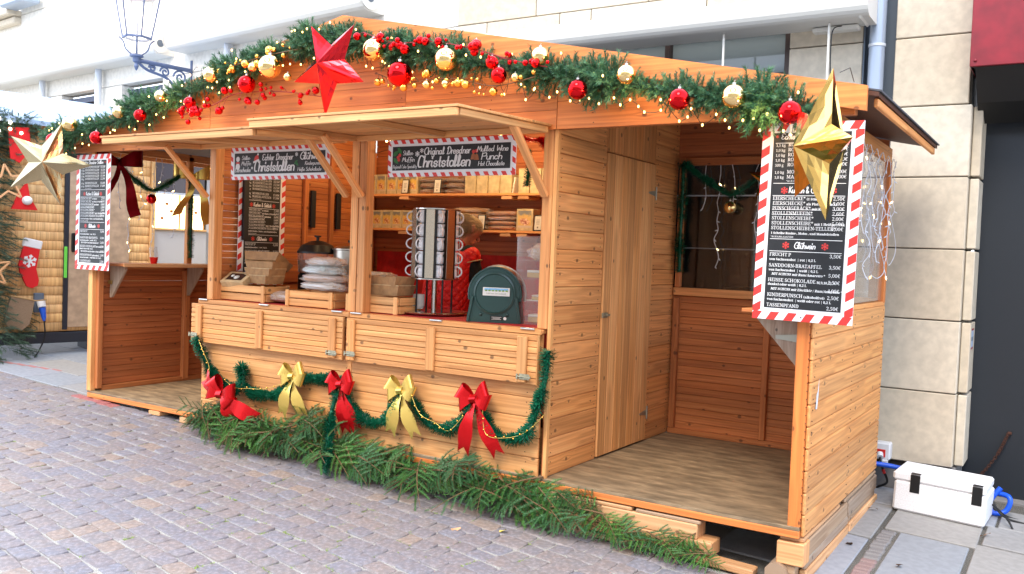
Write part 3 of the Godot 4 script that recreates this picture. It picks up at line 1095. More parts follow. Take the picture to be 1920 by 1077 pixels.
		for i in g[4]:
			for j in g[5]:
				for k in 2:
					var p: Vector3 = g[1] + g[2] * j + g[3] * (i + 0.25 + 0.5 * k) + g[2].normalized() * rnd(-0.006, 0.006)
					if g[0] != "gable_front" or p.y < roof_y(p.x) - 0.12:
						nl.ball(p, 0.0034, 6)
		tag(put("nail_heads", nl, nm, s.get_node(g[0])), "", "", "", "stuff")
	# ---- inside of the booth
	var inn := node("booth_side", s)
	var ix := Transform3D(Basis(Vector3(0, 0, -1), Vector3.UP, Vector3.RIGHT), Vector3(-3.205, 0, 0))
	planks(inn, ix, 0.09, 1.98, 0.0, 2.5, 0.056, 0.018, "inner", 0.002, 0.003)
	for z in [-1.02, -1.35, -1.93]:
		beam(inn, "stud", Vector3(-3.185, 1.2, z), Vector3(0.036, 2.3, 0.05), "inner")
	beam(inn, "rail", Vector3(-3.183, 1.12, -0.60), Vector3(0.034, 0.10, 0.76), "deep")
	for z in [-0.30, -1.10, -1.43]:
		put("black_strap", box1(Vector3(-3.170 + (0.02 if z > -1 else 0.0), 1.74, z), Vector3(0.03, 0.62 if z > -1 else 0.34, 0.055), 0.004), mt("black rubber", Color(0.10, 0.10, 0.11), 0.6), inn)
	for sh in [[1.915, -3.17, -0.03], [1.59, -3.17, -0.03]]:
		var shelf := node("wall_shelf", s)
		beam(shelf, "board", Vector3((sh[1] + sh[2]) * 0.5, sh[0], -1.83), Vector3(sh[2] - sh[1], 0.022, 0.27), "orange")
		for x in [-2.6, -1.45, -1.28, -0.3]:
			beam(shelf, "bracket", Vector3(x, sh[0] - 0.028, -1.80), Vector3(0.11, 0.03, 0.20), "fresh")
	var bc := node("back_counter", s)
	beam(bc, "board", Vector3(-1.6, 0.88, -1.68), Vector3(3.1, 0.03, 0.58), "orange")
	for x in [-3.1, -1.6, -0.1]:
		beam(bc, "leg", Vector3(x, 0.43, -1.45), Vector3(0.06, 0.86, 0.06), "orange")

# ---------------------------------------------------------------- lettering
# brush letters: strokes on a grid, digit = x, letter = height (a three below the line, d the line, h the height of an x, l the height of a capital)
const SCRIPT := {
	"a": "3g2h1h0g0e1d2d3f 3h3e4d", "b": "0l0e1d2d3e3g2h1h0f", "c": "3g2h1h0g0e1d2d3e", "d": "3g2h1h0g0e1d2d3f 3l3e4d", "e": "0f2f3g2h1h0g0e1d2d3e", "f": "3k2l1k1d1b 0g3g",
	"g": "3g2h1h0g0e1d2d3f 3h3b2a1a0b", "h": "0l0d 0f1h2h3g3d", "i": "0h0e1d 0j0k", "k": "0l0d 3h0f1f3d", "l": "0d1i1k0l0e1d2e", "m": "0h0d 0g1h2h2d 2g3h4h4d", "n": "0h0d 0g1h2h3g3d",
	"o": "1h0g0e1d2d3e3g2h1h", "p": "0h0a 0g1h2h3g3e2d1d0e", "r": "0h0d 0f1h2h", "s": "3g2h1h0g1f2f3e2d1d0e", "t": "1k1e2d 0h2h", "u": "0h0e1d2d3e 3h3d", "v": "0h1d3h", "w": "0h1d2g3d4h", "y": "0h1e2d 3h2b1a0a",
	"z": "0h3h0d3d", "ß": "0a0k1l2k1h3f2d1d", "ü": "0h0e1d2d3e 3h3d 1j1k 2j2k", "ä": "3g2h1h0g0e1d2d3f 3h3e4d 1j1k 2j2k", "-": "0f2f", "&": "4d0j1l2j0f1d2d4f",
	"C": "4k3l1l0i0f1d3d", "D": "1l1d 0j1l3l5i5g3d0d", "E": "4k2l0k0i2h 2h0g0e2d4e", "G": "5j4l2l0i0f2d4d5f5h3h", "H": "0l0d 5l5d 0h5h", "K": "0l0d 4l0h 1h4d", "M": "0d1l3f5l6d", "O": "2l0j0f2d4d5f5j4l2l",
	"P": "0d0l 0k3l4k4i3h0h", "R": "0d0l 0k3l4k4i3h0h 2h4d", "S": "4k3l1l0j1h3h4f3d1d0e", "W": "0l1d3i5d6l", "B": "0d0l2l3k3i2h0h 2h4g4e3d0d",
}

var layer := 0
func script_width(text: String) -> float:
	var w := 0.0
	for ch in text:
		w += glyph_width(ch) + 1.0
	return w - 1.0

func glyph_width(ch: String) -> float:
	if not SCRIPT.has(ch):
		return 2.0
	var w := 0.0
	for st in SCRIPT[ch].split(" "):
		for i in range(0, st.length(), 2):
			w = maxf(w, float(st[i]))
	return w

# width and capital height in metres; x, y at the left end of the base line
func script_text(m: MB, text: String, x: float, y: float, width: float, cap: float, z: float, pen := 0.9) -> void:
	var sx := width / (script_width(text) + 1.5)
	var sy := cap / 8.0
	var at := 0.0
	for ch in text:
		if SCRIPT.has(ch):
			for st in SCRIPT[ch].split(" "):
				var raw := []
				for i in range(0, st.length(), 2):
					var gy := float(st.unicode_at(i + 1) - 100)
					raw.append(Vector2((at + float(st[i]) + gy * 0.16) * sx, gy * sy))
				var pts := []
				for i in raw.size() - 1:
					var p0: Vector2 = raw[maxi(i - 1, 0)]
					var p1: Vector2 = raw[i]
					var p2: Vector2 = raw[i + 1]
					var p3: Vector2 = raw[mini(i + 2, raw.size() - 1)]
					for k in 3:
						pts.append(p1.cubic_interpolate(p2, p0, p3, k / 3.0))
				pts.append(raw[-1])
				# one unbroken ribbon per stroke, each a hair above the one before
				layer = (layer + 1) % 24
				var zz := z + layer * 0.00003
				var o := Vector3(x, y, zz)
				var ln: Array = []
				var rn: Array = []
				var unit := minf(sx, sy)
				for i in pts.size():
					var d: Vector2 = (pts[mini(i + 1, pts.size() - 1)] - pts[maxi(i - 1, 0)]).normalized()
					var thick := pen * (0.72 + 0.5 * absf(d.y)) * unit * 0.5
					var p: Vector2 = pts[i]
					if i == 0:
						p -= d * thick * 0.6
					elif i == pts.size() - 1:
						p += d * thick * 0.6
					var nn := Vector2(-d.y, d.x) * thick
					ln.append(o + Vector3(p.x + nn.x, p.y + nn.y, i * 0.000002))
					rn.append(o + Vector3(p.x - nn.x, p.y - nn.y, i * 0.000002))
				for i in pts.size() - 1:
					m.quads([rn[i], rn[i + 1], ln[i + 1], ln[i]], [Vector3.BACK, Vector3.BACK, Vector3.BACK, Vector3.BACK], [Vector2.ZERO, Vector2.ZERO, Vector2.ZERO, Vector2.ZERO])
		at += glyph_width(ch) + 1.0

var fonts := {}
func print_text(m: MB, text: String, x: float, y: float, size: float, z: float, align := 0, italic := 0.0, bold := false) -> float:
	var key := "Droid Serif bold" if bold else "Droid Serif"
	if not fonts.has(key):
		var f := SystemFont.new()
		f.font_names = PackedStringArray(["Droid Serif"])
		f.font_weight = 700 if bold else 400
		fonts[key] = f
	var t := TextMesh.new()
	t.font = fonts[key]
	t.text = text
	t.font_size = 32
	t.pixel_size = size / 32.0
	t.depth = 0.0
	t.curve_step = 3.0
	t.horizontal_alignment = [HORIZONTAL_ALIGNMENT_LEFT, HORIZONTAL_ALIGNMENT_CENTER, HORIZONTAL_ALIGNMENT_RIGHT][align]
	t.vertical_alignment = VERTICAL_ALIGNMENT_BOTTOM
	var a := t.get_mesh_arrays()
	if a.is_empty() or a[Mesh.ARRAY_VERTEX] == null:
		return 0.0
	var v: PackedVector3Array = a[Mesh.ARRAY_VERTEX]
	var idx = a[Mesh.ARRAY_INDEX]
	var w := 0.0
	for i in (idx.size() if idx != null else v.size()):
		var p := v[idx[i] if idx != null else i]
		w = maxf(w, absf(p.x))
		m.vert(Vector3(x + p.x + p.y * italic, y + p.y, z), Vector3(0, 0, 1), Vector2.ZERO)
	return w

func flake(m: MB, c: Vector2, r: float, z: float) -> void:
	for i in 3:
		var d := Vector2.from_angle(i * PI / 3.0 + PI / 2.0)
		var nn := d.orthogonal() * r * 0.13
		m.flat(PackedVector2Array([c - d * r - nn, c + d * r - nn, c + d * r + nn, c - d * r + nn]), z + i * 0.00004)
		for s in [-1, 1]:
			var q: Vector2 = c + d * r * 0.55 * s
			for w in [0.8, -0.8]:
				var e: Vector2 = d.rotated(w) * s
				var f: Vector2 = e.orthogonal() * r * 0.09
				m.flat(PackedVector2Array([q - f, q + e * r * 0.4 - f, q + e * r * 0.4 + f, q + f]), z + 0.00012)

# white board with slanting red stripes round its edge and a black panel
func sign_parts(o: Node3D, w: float, h: float, edge: float, pw: float, ph: float, pc: Vector2, step: float) -> void:
	put("board", box1(Vector3.ZERO, Vector3(w, h, 0.006), 0.001), mt("sign white", Color(0.90, 0.90, 0.91), 0.45), o)
	var st := MB.new()
	var z := 0.0036
	var n := int(w / step)
	for i in n + 1:
		for s in [[h * 0.5 - edge, h * 0.5], [-h * 0.5, -h * 0.5 + edge]]:
			var x := -w * 0.5 + (i - 0.2) * step
			var sl := edge * 0.6 * (1.0 if h > w else -1.0)
			var rect := PackedVector2Array([Vector2(-w * 0.5, s[0]), Vector2(w * 0.5, s[0]), Vector2(w * 0.5, s[1]), Vector2(-w * 0.5, s[1])])
			for p in Geometry2D.intersect_polygons(rect, PackedVector2Array([Vector2(x, s[0]), Vector2(x + step * 0.5, s[0]), Vector2(x + step * 0.5 + sl, s[1]), Vector2(x + sl, s[1])])):
				st.flat(p, z)
	n = int(h / step) + 1
	for i in n:
		for s in [[-w * 0.5, -w * 0.5 + edge], [w * 0.5 - edge, w * 0.5]]:
			var y := -h * 0.5 + edge * 0.6 + i * step
			var sl := edge * 0.62 * (1.0 if h > w else -1.0)
			var rect := PackedVector2Array([Vector2(s[0], -h * 0.5 + edge), Vector2(s[1], -h * 0.5 + edge), Vector2(s[1], h * 0.5 - edge), Vector2(s[0], h * 0.5 - edge)])
			for p in Geometry2D.intersect_polygons(rect, PackedVector2Array([Vector2(s[0], y), Vector2(s[1], y + sl), Vector2(s[1], y + sl + step * 0.5), Vector2(s[0], y + step * 0.5)])):
				st.flat(p, z)
	put("stripes", st, mt("sign red", Color(0.84, 0.20, 0.18), 0.45), o)
	var bp := MB.new()
	bp.flat(PackedVector2Array([Vector2(pc.x - pw * 0.5, pc.y - ph * 0.5), Vector2(pc.x + pw * 0.5, pc.y - ph * 0.5), Vector2(pc.x + pw * 0.5, pc.y + ph * 0.5), Vector2(pc.x - pw * 0.5, pc.y + ph * 0.5)]), 0.0042)
	put("black_panel", bp, textured("chalkboard black", Color(0.105, 0.115, 0.13), 0.5, "cloud", 5.0), o)

var menu_white: ArrayMesh
var menu_red: ArrayMesh
func menu_sign(o: Node3D) -> void:
	sign_parts(o, 0.515, 1.04, 0.042, 0.395, 0.925, Vector2(0, 0.005), 0.092)
	if menu_white == null:
		var m := MB.new()
		var rd := MB.new()
		var z := 0.0056
		var yy := func(p: float) -> float: return 0.52 - (p - 238.0) / 362.0 * 1.04
		for p in [275.0, 348.5, 371.0, 450.5, 473.0]:
			m.flat(PackedVector2Array([Vector2(-0.185, yy.call(p) - 0.0013), Vector2(0.185, yy.call(p) - 0.0013), Vector2(0.185, yy.call(p) + 0.0013), Vector2(-0.185, yy.call(p) + 0.0013)]), z)
		script_text(m, "Echter Dresdner Stollen", -0.155, yy.call(268.0), 0.31, 0.030, z, 1.1)
		script_text(m, "Kuchen & Gebäck", -0.10, yy.call(366.0), 0.20, 0.032, z, 1.1)
		script_text(m, "Glühwein", -0.055, yy.call(467.0), 0.11, 0.032, z, 1.1)
		for q in [[-0.125, 361.5], [0.125, 361.5], [-0.10, 462.0], [0.10, 462.0]]:
			flake(rd, Vector2(q[0], yy.call(q[1])), 0.019, z)
		for q in [[-0.178, 263.0], [0.178, 263.0]]:
			flake(rd, Vector2(q[0], yy.call(q[1])), 0.008, z)
		var y := 283.0
		for q in [["1,5 kg", "ROSINENSTOLLEN", "22,50€"], ["1,0 kg", "ROSINENSTOLLEN", "16,50€"], ["1,0 kg", "ROSINENSTOLLEN", "15,50€"], ["1,0 kg", "ROSINENSTOLLEN", "15,50€"], ["500 g", "ROSINENSTOLLEN", "12,50€"], ["1,0 kg", "MOHNSTOLLEN", "15,00€"], ["1,0 kg", "MANDELSTOLLEN", "17,00€"]]:
			if q[1] == "MOHNSTOLLEN":
				y += 4.0
			print_text(m, q[0], -0.182, yy.call(y), 0.018, z)
			print_text(m, q[1], -0.118, yy.call(y), 0.0235, z)
			print_text(m, q[2], 0.185, yy.call(y), 0.0235, z, 2)
			y += 9.1
		print_text(m, "*A,C,F,G,H,L,1,2,3,7", -0.118, yy.call(346.5), 0.011, z)
		for q in [["EIERSCHECKE*", "(1 Stück)", "2,50€", 381.0, 0], ["EIERSCHECKE*", "als Platte (3 Stück)", "5,00€", 390.0, 0], ["PUNSCHGEBÄCK*", "mit Rum", "3,00€", 399.0, 1], ["STOLLENMUFFIN*", "", "2,60€", 408.0, 1], ["STOLLENSCHEIBE*", "", "2,00€", 417.0, 0],
			["STOLLENSCHEIBE*", "mit 1 Heißgetränk", "5,50€", 426.2, 0], ["STOLLENSCHEIBEN-TELLER*", "", "5,00€", 435.2, 0], ["FRUCHT ᵖ", "", "3,50€", 484.0, 0], ["SANDDORN-BRATAPFEL", "", "3,50€", 504.0, 0], ["", "", "5,00€", 518.5, 0],
			["HEISSE SCHOKOLADE", "M,9,10,11,N", "2,50€", 531.0, 0], ["", "", "4,00€", 546.0, 0], ["KINDERPUNSCH", "(alkoholfrei)", "2,50€", 558.5, 0], ["TASSENPFAND", "", "2,50€", 577.5, 0]]:
			var name_: String = q[0].replace("ᵖ", "P")
			var w := print_text(m, name_, -0.183, yy.call(q[3]), 0.0235, z) if name_ else 0.0
			if q[1]:
				print_text(m, q[1], -0.183 + w + 0.006, yy.call(q[3]) + 0.001, 0.0165, z, 0, 0.0, true)
			print_text(m, q[2], 0.185, yy.call(q[3]), 0.0235, z, 2)
			if q[4]:
				for e in [[-0.184, -0.183 + w + (0.075 if q[1] else 0.0)], [0.125, 0.187]]:
					m.flat(PackedVector2Array([Vector2(e[0], yy.call(q[3]) + 0.0065), Vector2(e[1], yy.call(q[3]) + 0.0065), Vector2(e[1], yy.call(q[3]) + 0.0085), Vector2(e[0], yy.call(q[3]) + 0.0085)]), z + 0.0003)
		for q in [["1 Scheibe Rosine-, Mohn-, und Mandelstollen", 443.0, 0.0155, -0.183, 0.0], ["*A,C,F,G,H,L,1,2,3,7,8,11", 448.5, 0.010, -0.183, 0.0], ["von Sachsenobst  | rot | 0,2 L", 491.5, 0.0165, -0.183, 0.0], ["von Sachsenobst  | weiß | 0,2 L", 511.0, 0.0165, -0.183, 0.0],
			["MIT SCHUSS mit Rum/Amaretto *", 518.5, 0.0165, -0.168, 0.2], ["dunkel oder weiß | 0,2 L", 537.5, 0.0165, -0.183, 0.0], ["MIT SCHUSS mit Eierlikör / Rum/Amaretto *", 546.0, 0.0165, -0.168, 0.2], ["von Sachsenobst  | weiß oder rot | 0,2 L", 565.5, 0.0165, -0.183, 0.0]]:
			print_text(m, q[0], q[3], yy.call(q[1]), q[2], z, 0, q[4], true)
		menu_white = m.mesh()
		menu_red = rd.mesh()
	put("lettering", menu_white, mt("print white", Color(0.93, 0.93, 0.93), 0.5), o)
	put("snowflakes", menu_red, mt("print red", Color(0.80, 0.22, 0.20), 0.5), o)
	var sc := MB.new()
	sc.ball(Vector3(0, -0.498, 0.004), 0.004, 8)
	sc.ball(Vector3(0, 0.498, 0.004), 0.004, 8)
	put("screws", sc, mt("dark staples", Color(0.13, 0.10, 0.09), 0.6), o)

func make_signs() -> void:
	var o := thing("menu_board", "tall striped price board behind the gold star at the right corner of the hut", "sign", Vector3(1.575, 1.622, 0.075))
	o.rotation.z = -0.012
	menu_sign(o)
	o = thing("menu_board", "tall striped price board on the left front post of the hut, before the log stall", "sign", Vector3(-4.745, 1.632, 0.065))
	menu_sign(o)
	o = thing("menu_board", "dim striped price board on the inner wall of the booth, below the left banner", "sign", Vector3(-3.17, 1.57, -0.50), PI / 2)
	menu_sign(o)
	# banner in English
	var z := 0.0056
	o = thing("banner_sign", "long striped banner above the counter reading Original Dresdner Christstollen", "sign", Vector3(-0.757, 2.022, 0.075))
	sign_parts(o, 1.045, 0.25, 0.026, 0.965, 0.163, Vector2(0.0, 0.0), 0.069)
	var m := MB.new()
	script_text(m, "Original Dresdner", -0.205, 0.022, 0.385, 0.045, z, 1.15)
	script_text(m, "Christstollen", -0.258, -0.060, 0.44, 0.072, z, 1.15)
	script_text(m, "Mulled Wine", 0.225, 0.030, 0.245, 0.034, z, 1.1)
	script_text(m, "Punch", 0.262, -0.022, 0.165, 0.042, z, 1.15)
	script_text(m, "Hot Chocolate", 0.238, -0.062, 0.205, 0.028, z, 1.1)
	script_text(m, "Stollen-", -0.388, 0.022, 0.095, 0.030, z, 1.0)
	script_text(m, "Muffin", -0.395, -0.022, 0.11, 0.030, z, 1.0)
	script_text(m, "Regional Cake Speciality", -0.476, -0.066, 0.21, 0.022, z, 0.9)
	flake(m, Vector2(-0.265, 0.028), 0.019, z)
	flake(m, Vector2(-0.228, 0.050), 0.016, z)
	put("lettering", m, mt("banner white", Color(0.86, 0.86, 0.86), 0.5), o)
	m = MB.new()
	for q in [[-0.455, 0.035, 0.6], [-0.42, 0.052, 2.2], [-0.452, -0.015, -0.7]]:
		var e := Vector2.from_angle(q[2])
		var f := e.orthogonal()
		var c := Vector2(q[0], q[1])
		m.flat(PackedVector2Array([c - e * 0.03, c - e * 0.01 + f * 0.014, c + e * 0.012 + f * 0.012, c + e * 0.03, c + e * 0.012 - f * 0.012, c - e * 0.01 - f * 0.014]), z)
	put("holly_leaves", m, mt("holly green", Color(0.13, 0.42, 0.19), 0.5), o)
	m = MB.new()
	for q in [Vector2(-0.432, 0.008), Vector2(-0.418, 0.022), Vector2(-0.425, -0.008), Vector2(0.198, 0.03), Vector2(0.222, 0.034)]:
		var p := PackedVector2Array()
		for i in 10:
			p.append(q + Vector2.from_angle(TAU * i / 10) * 0.0125)
		m.flat(p, z + 0.0004)
	tag(put("holly_berries", m, mt("print red", Color.WHITE), o), "", "", "", "stuff")
	m = MB.new()
	for q in [Vector2(0.196, 0.0), Vector2(0.222, -0.004)]:
		m.flat(PackedVector2Array([q + Vector2(-0.020, -0.02), q + Vector2(0.020, -0.02), q + Vector2(0.012, 0.012), q + Vector2(0, 0.022), q + Vector2(-0.012, 0.012)]), z)
	put("bells", m, mt("print bronze", Color(0.62, 0.36, 0.20), 0.5), o)
	# banner in German
	o = thing("banner_sign", "long striped banner left of the middle posts reading Echter Dresdner Christstollen", "sign", Vector3(-2.362, 2.022, 0.075))
	sign_parts(o, 1.06, 0.25, 0.026, 0.975, 0.163, Vector2(0.0, 0.0), 0.069)
	m = MB.new()
	script_text(m, "Echter Dresdner", -0.17, 0.022, 0.335, 0.045, z, 1.15)
	script_text(m, "Christstollen", -0.258, -0.060, 0.44, 0.075, z, 1.15)
	script_text(m, "Glühwein", 0.235, 0.020, 0.235, 0.052, z, 1.15)
	script_text(m, "Kinderpunsch", 0.285, -0.022, 0.175, 0.026, z, 1.0)
	script_text(m, "Heiße Schokolade", 0.21, -0.066, 0.245, 0.026, z, 1.0)
	script_text(m, "Stollen-", -0.40, 0.030, 0.10, 0.030, z, 1.0)
	script_text(m, "Muffin", -0.405, -0.012, 0.11, 0.030, z, 1.0)
	script_text(m, "Eierschecke", -0.478, -0.064, 0.18, 0.034, z, 1.0)
	flake(m, Vector2(0.195, 0.058), 0.016, z)
	flake(m, Vector2(-0.285, -0.035), 0.011, z)
	var br := PackedVector2Array([Vector2(-0.27, 0.0), Vector2(-0.205, 0.02), Vector2(-0.21, 0.034), Vector2(-0.275, 0.014)])
	m.flat(br, z + 0.0004)
	for q in [Vector2(-0.448, -0.022), Vector2(-0.448, 0.036), Vector2(-0.222, 0.068)]:
		var p := PackedVector2Array()
		for i in 12:
			p.append(q + Vector2.from_angle(TAU * i / 12) * (0.021 if q.y < 0.05 and q.y > 0 else 0.009 if q.y > 0.05 else 0.025))
		m.flat(p, z)
	put("lettering", m, mt("banner white", Color.WHITE), o)
	m = MB.new()
	m.flat(PackedVector2Array([Vector2(-0.268, 0.016), Vector2(-0.212, 0.032), Vector2(-0.216, 0.056), Vector2(-0.232, 0.066), Vector2(-0.255, 0.052)]), z + 0.0002)
	m.flat(PackedVector2Array([Vector2(-0.472, 0.0), Vector2(-0.424, 0.0), Vector2(-0.43, 0.014), Vector2(-0.466, 0.014)]), z + 0.0004)
	put("red_cap", m, mt("print red", Color.WHITE), o)
	m = MB.new()
	for q in [[0.19, 0.0, 0.7], [0.20, -0.012, 2.4]]:
		var e := Vector2.from_angle(q[2])
		var f := e.orthogonal()
		var c := Vector2(q[0], q[1])
		m.flat(PackedVector2Array([c - e * 0.025, c + f * 0.012, c + e * 0.025, c - f * 0.012]), z)
	put("holly_leaves", m, mt("holly green", Color.WHITE), o)

# ---------------------------------------------------------------- greenery and decoration
var garland_line := PackedVector3Array()

func needle(m: MB, a: Vector3, d: Vector3, l: float, w: float) -> void:
	var s := d.cross(Vector3(0.31, 0.87, 0.39)).normalized() * w
	m.tri(a - s, a + s, a + d * l)
	m.tri(a + s * 0.6, a - s * 0.6, a + d * l * 0.9 + s.cross(d) * 0.6)

func twig_mesh(r: RandomNumberGenerator, l: float, count: int, nl: float, w: float, spread := 1.0) -> MB:
	var m := MB.new()
	for i in count:
		var t := float(i) / count
		var a := r.randf_range(0, TAU)
		var d := Vector3(cos(a) * spread, 0.55 + 0.5 * t, sin(a) * spread).normalized()
		needle(m, Vector3(0, l * t, 0), d, nl * r.randf_range(0.75, 1.1) * (1.0 - 0.25 * t), w)
	m.bar(Vector3.ZERO, Vector3(0, l, 0), 0.004, 0.004, 0.0)
	return m

func aim(d: Vector3, at: Vector3, roll: float, s: float) -> Transform3D:
	var y := d.normalized()
	var x := y.cross(Vector3(0.2, 0.3, 0.93)).normalized()
	return Transform3D(Basis(x, y, x.cross(y)).rotated(y, roll).scaled(Vector3.ONE * s), at)

func multi(called: String, parent: Node, mesh: Mesh, places: Array, mat: Material) -> MultiMeshInstance3D:
	var mm := MultiMesh.new()
	mm.transform_format = MultiMesh.TRANSFORM_3D
	mm.mesh = mesh
	mm.instance_count = places.size()
	for i in places.size():
		mm.set_instance_transform(i, places[i])
	var o := MultiMeshInstance3D.new()
	o.name = called
	o.multimesh = mm
	o.material_override = mat
	parent.add_child(o, true)
	o.set_meta("kind", "stuff")
	return o

func leafy(key: String, c: Color, rough := 0.5) -> StandardMaterial3D:
	if not M.has(key):
		var m := mt(key, c, rough)
		m.backlight_enabled = true
		m.backlight = Color(0.25, 0.25, 0.2)
	return M[key]

func bauble(p: Vector3, r: float, gold: bool, label: String) -> void:
	var o := thing("bauble", label, "bauble", p, 0, "baubles on the fir garland")
	var m := MB.new()
	m.ball(Vector3.ZERO, r, 32)
	put("ball", m, foil("gold ball", Color(0.97, 0.84, 0.58), 0.07, 0.0) if gold else foil("red ball", Color(0.86, 0.11, 0.13), 0.08, 0.0), o)
	var c := MB.new()
	var l := PackedVector2Array([Vector2(0.0, r * 0.97), Vector2(r * 0.16, r * 0.97), Vector2(r * 0.16, r * 1.14), Vector2(0.0, r * 1.14)])
	c.lathe(l, 10)
	c.tube(PackedVector3Array([Vector3(0, r * 1.1, 0), Vector3(0, r * 1.3, 0), Vector3(r * 0.1, r * 1.36, 0)]), [0.0015], 5)
	put("cap", c, mt("bright zinc", Color(0.80, 0.80, 0.78), 0.35, 0.9), o)

func sprig(label: String, pts: Array, red: bool, count: int, sizes: Vector2, seed_: int, drop: float) -> void:
	var o := thing("berry_spray", label, "berry spray", pts[0], 0, "berry sprays on the fir garland")
	var r := RandomNumberGenerator.new()
	r.seed = seed_
	var base: Vector3 = pts[0]
	var line := curve(pts, 0.04)
	var st := MB.new()
	var rel := PackedVector3Array()
	for p in line:
		rel.append(p - base)
	st.tube(rel, [0.0035], 6)
	var meshes := {}
	for i in count:
		var k := r.randi_range(0, rel.size() - 1)
		var s := snappedf(r.randf_range(sizes.x, sizes.y) if r.randf() < 0.8 else sizes.y * 1.45, 0.003)
		var q := rel[k] + Vector3(r.randf_range(-0.05, 0.05), r.randf_range(-drop, drop * 0.5 + 0.01), r.randf_range(-0.01, 0.05))
		st.tube(PackedVector3Array([rel[k], (rel[k] + q) * 0.5 + Vector3(0, 0.012, 0), q]), [0.0018], 4, false)
		if not meshes.has(s):
			var b := MB.new()
			b.ball(Vector3.ZERO, s, 12)
			meshes[s] = b.mesh()
		var e := put("berry", meshes[s], foil("red berry", Color(0.80, 0.10, 0.12), 0.25, 0.0) if red else foil("gold berry", Color(0.95, 0.74, 0.36), 0.22, 0.0), o)
		e.position = q
	put("stem", st, mt("red stem", Color(0.55, 0.10, 0.10), 0.5) if red else mt("bronze stem", Color(0.40, 0.26, 0.12), 0.5), o)

